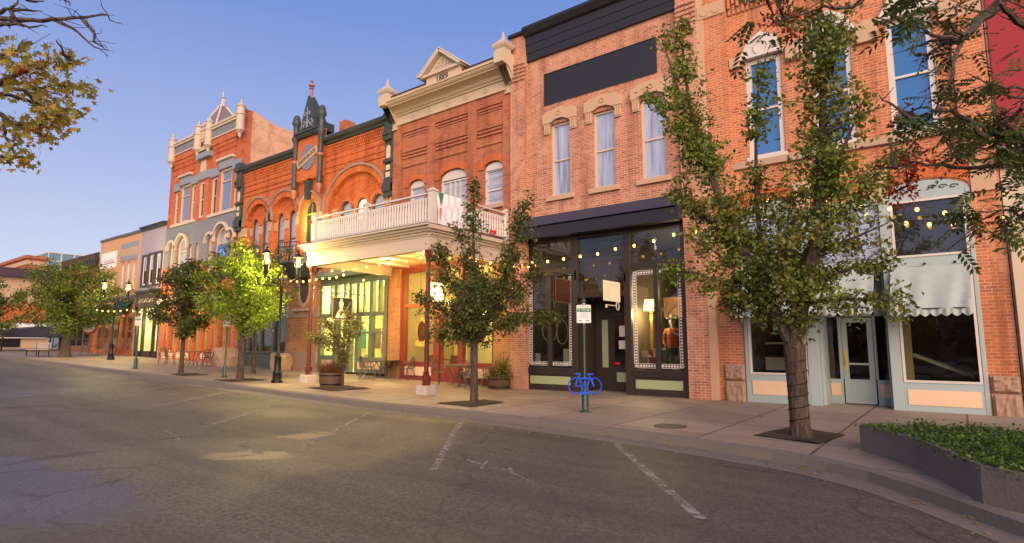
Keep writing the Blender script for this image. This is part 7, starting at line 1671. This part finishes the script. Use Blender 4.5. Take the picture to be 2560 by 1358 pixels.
u = np.column_stack([np.cos(th) * np.cos(ph), np.sin(th) * np.cos(ph), np.sin(ph)]); w = unit(np.cross(u, rng.normal(0, 1, (n, 3)))); Lh = rng.uniform(.35, .65, n)
v, f = leaf_arrays(p, u, w, Lh, np.full(n, .018)); o = raw_mesh('ornamental_grass', v, f, M['grass_red'], None); tag(o, 'reddish brown ornamental grass growing in the kerbside half barrel', 'plant')
t = thing('flowering_plant', 'pink flowers and tall green blades growing in the half barrel by the black shop', 'plant', (-12.5, -.62, .42))
q = np.array([-12.5, -.62, .55]) + rng.normal(0, 1, (900, 3)) * np.array([.24, .22, .12]); v, f = rand_leaves(q, .07, rng, .2); raw_mesh('foliage', v, f, M['leaf_fresh'], t)
q = np.array([-12.5, -.66, .6]) + rng.normal(0, 1, (200, 3)) * np.array([.26, .24, .1]); v, f = rand_leaves(q, .055, rng, .0); raw_mesh('flowers', v, f, M['petals'], t)
n = 60; th = rng.uniform(0, 2 * PI, n); ph = rng.normal(1.25, .15, n); u = np.column_stack([np.cos(th) * np.cos(ph), np.sin(th) * np.cos(ph), np.sin(ph)])
v, f = leaf_arrays(np.tile(np.array([-12.4, -.6, .45]), (n, 1)) + rng.normal(0, .05, (n, 3)), u, unit(np.cross(u, rng.normal(0, 1, (n, 3)))), rng.uniform(.5, .9, n), np.full(n, .025)); raw_mesh('grass_blades', v, f, M['leaf_fresh'], t)

# ------------------------------------------------------------------ strings of bulbs
mb = MB(); mb.ball((0, 0, -.085), .042, 8, 1.2); _bulb = None
sock = MB(); sock.lathe((0, 0, -.035), [(.02, 0), (.02, .04)], 6)
def string(label, pts, n, sag=.12, skip=()):
    """bulbs on a wire slung from point to point"""
    global _bulb
    t = thing('light_string', label, 'string lights', pts[0], 'strings of warm bulbs over the pavement'); P = []
    for a, c in zip(pts[:-1], pts[1:]):
        a, c = Vector(a), Vector(c)
        for k in range(9): s = k / 8; q = a.lerp(c, s); q.z -= sag * 4 * s * (1 - s); P.append(q)
    w = MB(); w.tube(P, .006, 4); build(w, 'wire', M['iron'], t)
    D = [0.]
    for i in range(1, len(P)): D.append(D[-1] + (P[i] - P[i - 1]).length)
    for k in range(n):
        d = D[-1] * (k + .5) / n; i = max(j for j in range(len(D)) if D[j] <= d); i = min(i, len(P) - 2); q = P[i].lerp(P[i + 1], (d - D[i]) / max(1e-6, D[i + 1] - D[i]))
        if _bulb is None: _bulb = build(mb, 'bulb', M['bulb'], t, True); o = _bulb
        else: o = _bulb.copy(); COL.objects.link(o); o.parent = t
        o.location = q - WT[t.name]
    return t
string('string of bulbs along the awning line of the lit green shop', [(-23.0, -2.2, 4.32), (-20.5, -2.3, 4.25), (-18.6, -2.4, 4.3)], 9, .08)
string('lower string of bulbs drooping in front of the lit green shop', [(-22.9, -1.2, 4.2), (-21.0, -1.2, 3.9), (-18.8, -1.2, 4.3)], 6, .12)
string('string of bulbs under the veranda from the left post to the dark tree', [(-18.5, -3.4, 4.3), (-15.6, -3.3, 4.3), (-13.4, -3.2, 4.4)], 8, .06)
string('string of bulbs from the veranda corner through the dark tree', [(-12.9, -3.0, 4.35), (-10.6, -2.7, 3.98), (-11.0, -.4, 4.2)], 9, .06)
string('string of bulbs across the top panes of the black shop', [(-11.2, -.9, 4.25), (-9.3, -.9, 4.28), (-7.9, -.9, 4.38), (-6.0, -.9, 4.62), (-5.3, -.5, 4.75)], 10, .05)
string('string of bulbs from the brick pier up through the pear tree', [(-5.3, -.5, 4.75), (-4.3, -.7, 5.15), (-3.2, -.8, 5.35), (-2.1, -.6, 5.0), (-1.3, -.5, 4.75)], 6, .03)
string('string of bulbs across the dark upper pane of the pale teal shop', [(-1.3, -.5, 4.78), (-.45, -.5, 4.6), (.5, -.5, 4.36), (1.2, -.3, 4.25)], 5, .05)
string('faint lower string of bulbs across the dark upper pane of the teal shop', [(-1.0, -.15, 4.42), (.3, -.15, 4.2)], 3, .02)
string('short string of bulbs from the spreading tree to the scarlet block', [(-43.0, -3.2, 3.75), (-38.0, -3.1, 3.55), (-32.2, -3.0, 3.2)], 12, .1)
for x, y, z, p in ((-9.0, -1.0, 4.2, 8), (-20.5, -2.0, 4.1, 14), (-.4, -.55, 4.5, 5), (-4.9, -.4, 4.8, 7), (-10.6, -2.0, 4.0, 8)): pass

# ------------------------------------------------------------------ the other side of the street, seen only in the panes
for i, (x0, x1, h, mt, lb) in enumerate(((-70, -38, 6.0, 'brick_dark', 'plain dark brick block across the street behind the viewer'), (-37, -12, 5.5, 'brick_amber', 'plain amber brick block across the street behind the viewer'), (-11, 6, 6.2, 'brick_rose', 'plain rose brick block across the street behind the viewer'))):
    b = thing('opposite_building', lb, 'building', ((x0 + x1) / 2, -48, 0))
    ops = [(x, x + 1.3, 4.6, 6.3, 0) for x in np.arange(x0 + 1.5, x1 - 2, 3.2)]
    mb = MB(); mb.box(x0, x1, -62, -48, -.3, h); build(mb, 'wall', M[mt], b)
    mb = MB()
    for o in ops: mb.box(o[0], o[1], -48, -47.96, o[2], o[3]); mb.box(o[0] - .6, o[1] + .6, -48, -47.95, .4, 3.2)
    build(mb, 'pane', M['pane_dark'], b)
    mb = MB(); mb.box(x0, x1, -48, -47.5, h - .5, h + .2); build(mb, 'cornice', M['cream'], b)
for i, (x, y, h) in enumerate(((-24, -21.5, 7.5), (-16.5, -23, 7.0), (3.5, -28, 6.5))):
    make_tree('median_tree', ('first', 'second', 'third')[i] + ' tree counted from the left in the median behind the viewer', 'median trees behind the viewer', (x, y, -.1), auto_limbs((x, y, -.1), 2.2, h, 5.6, 12, 60 + i), 3500, .22, 'leaf_street', 60 + i, cl=.25, trunk=flare(x, y, -.1, 2.4, .18, .14))
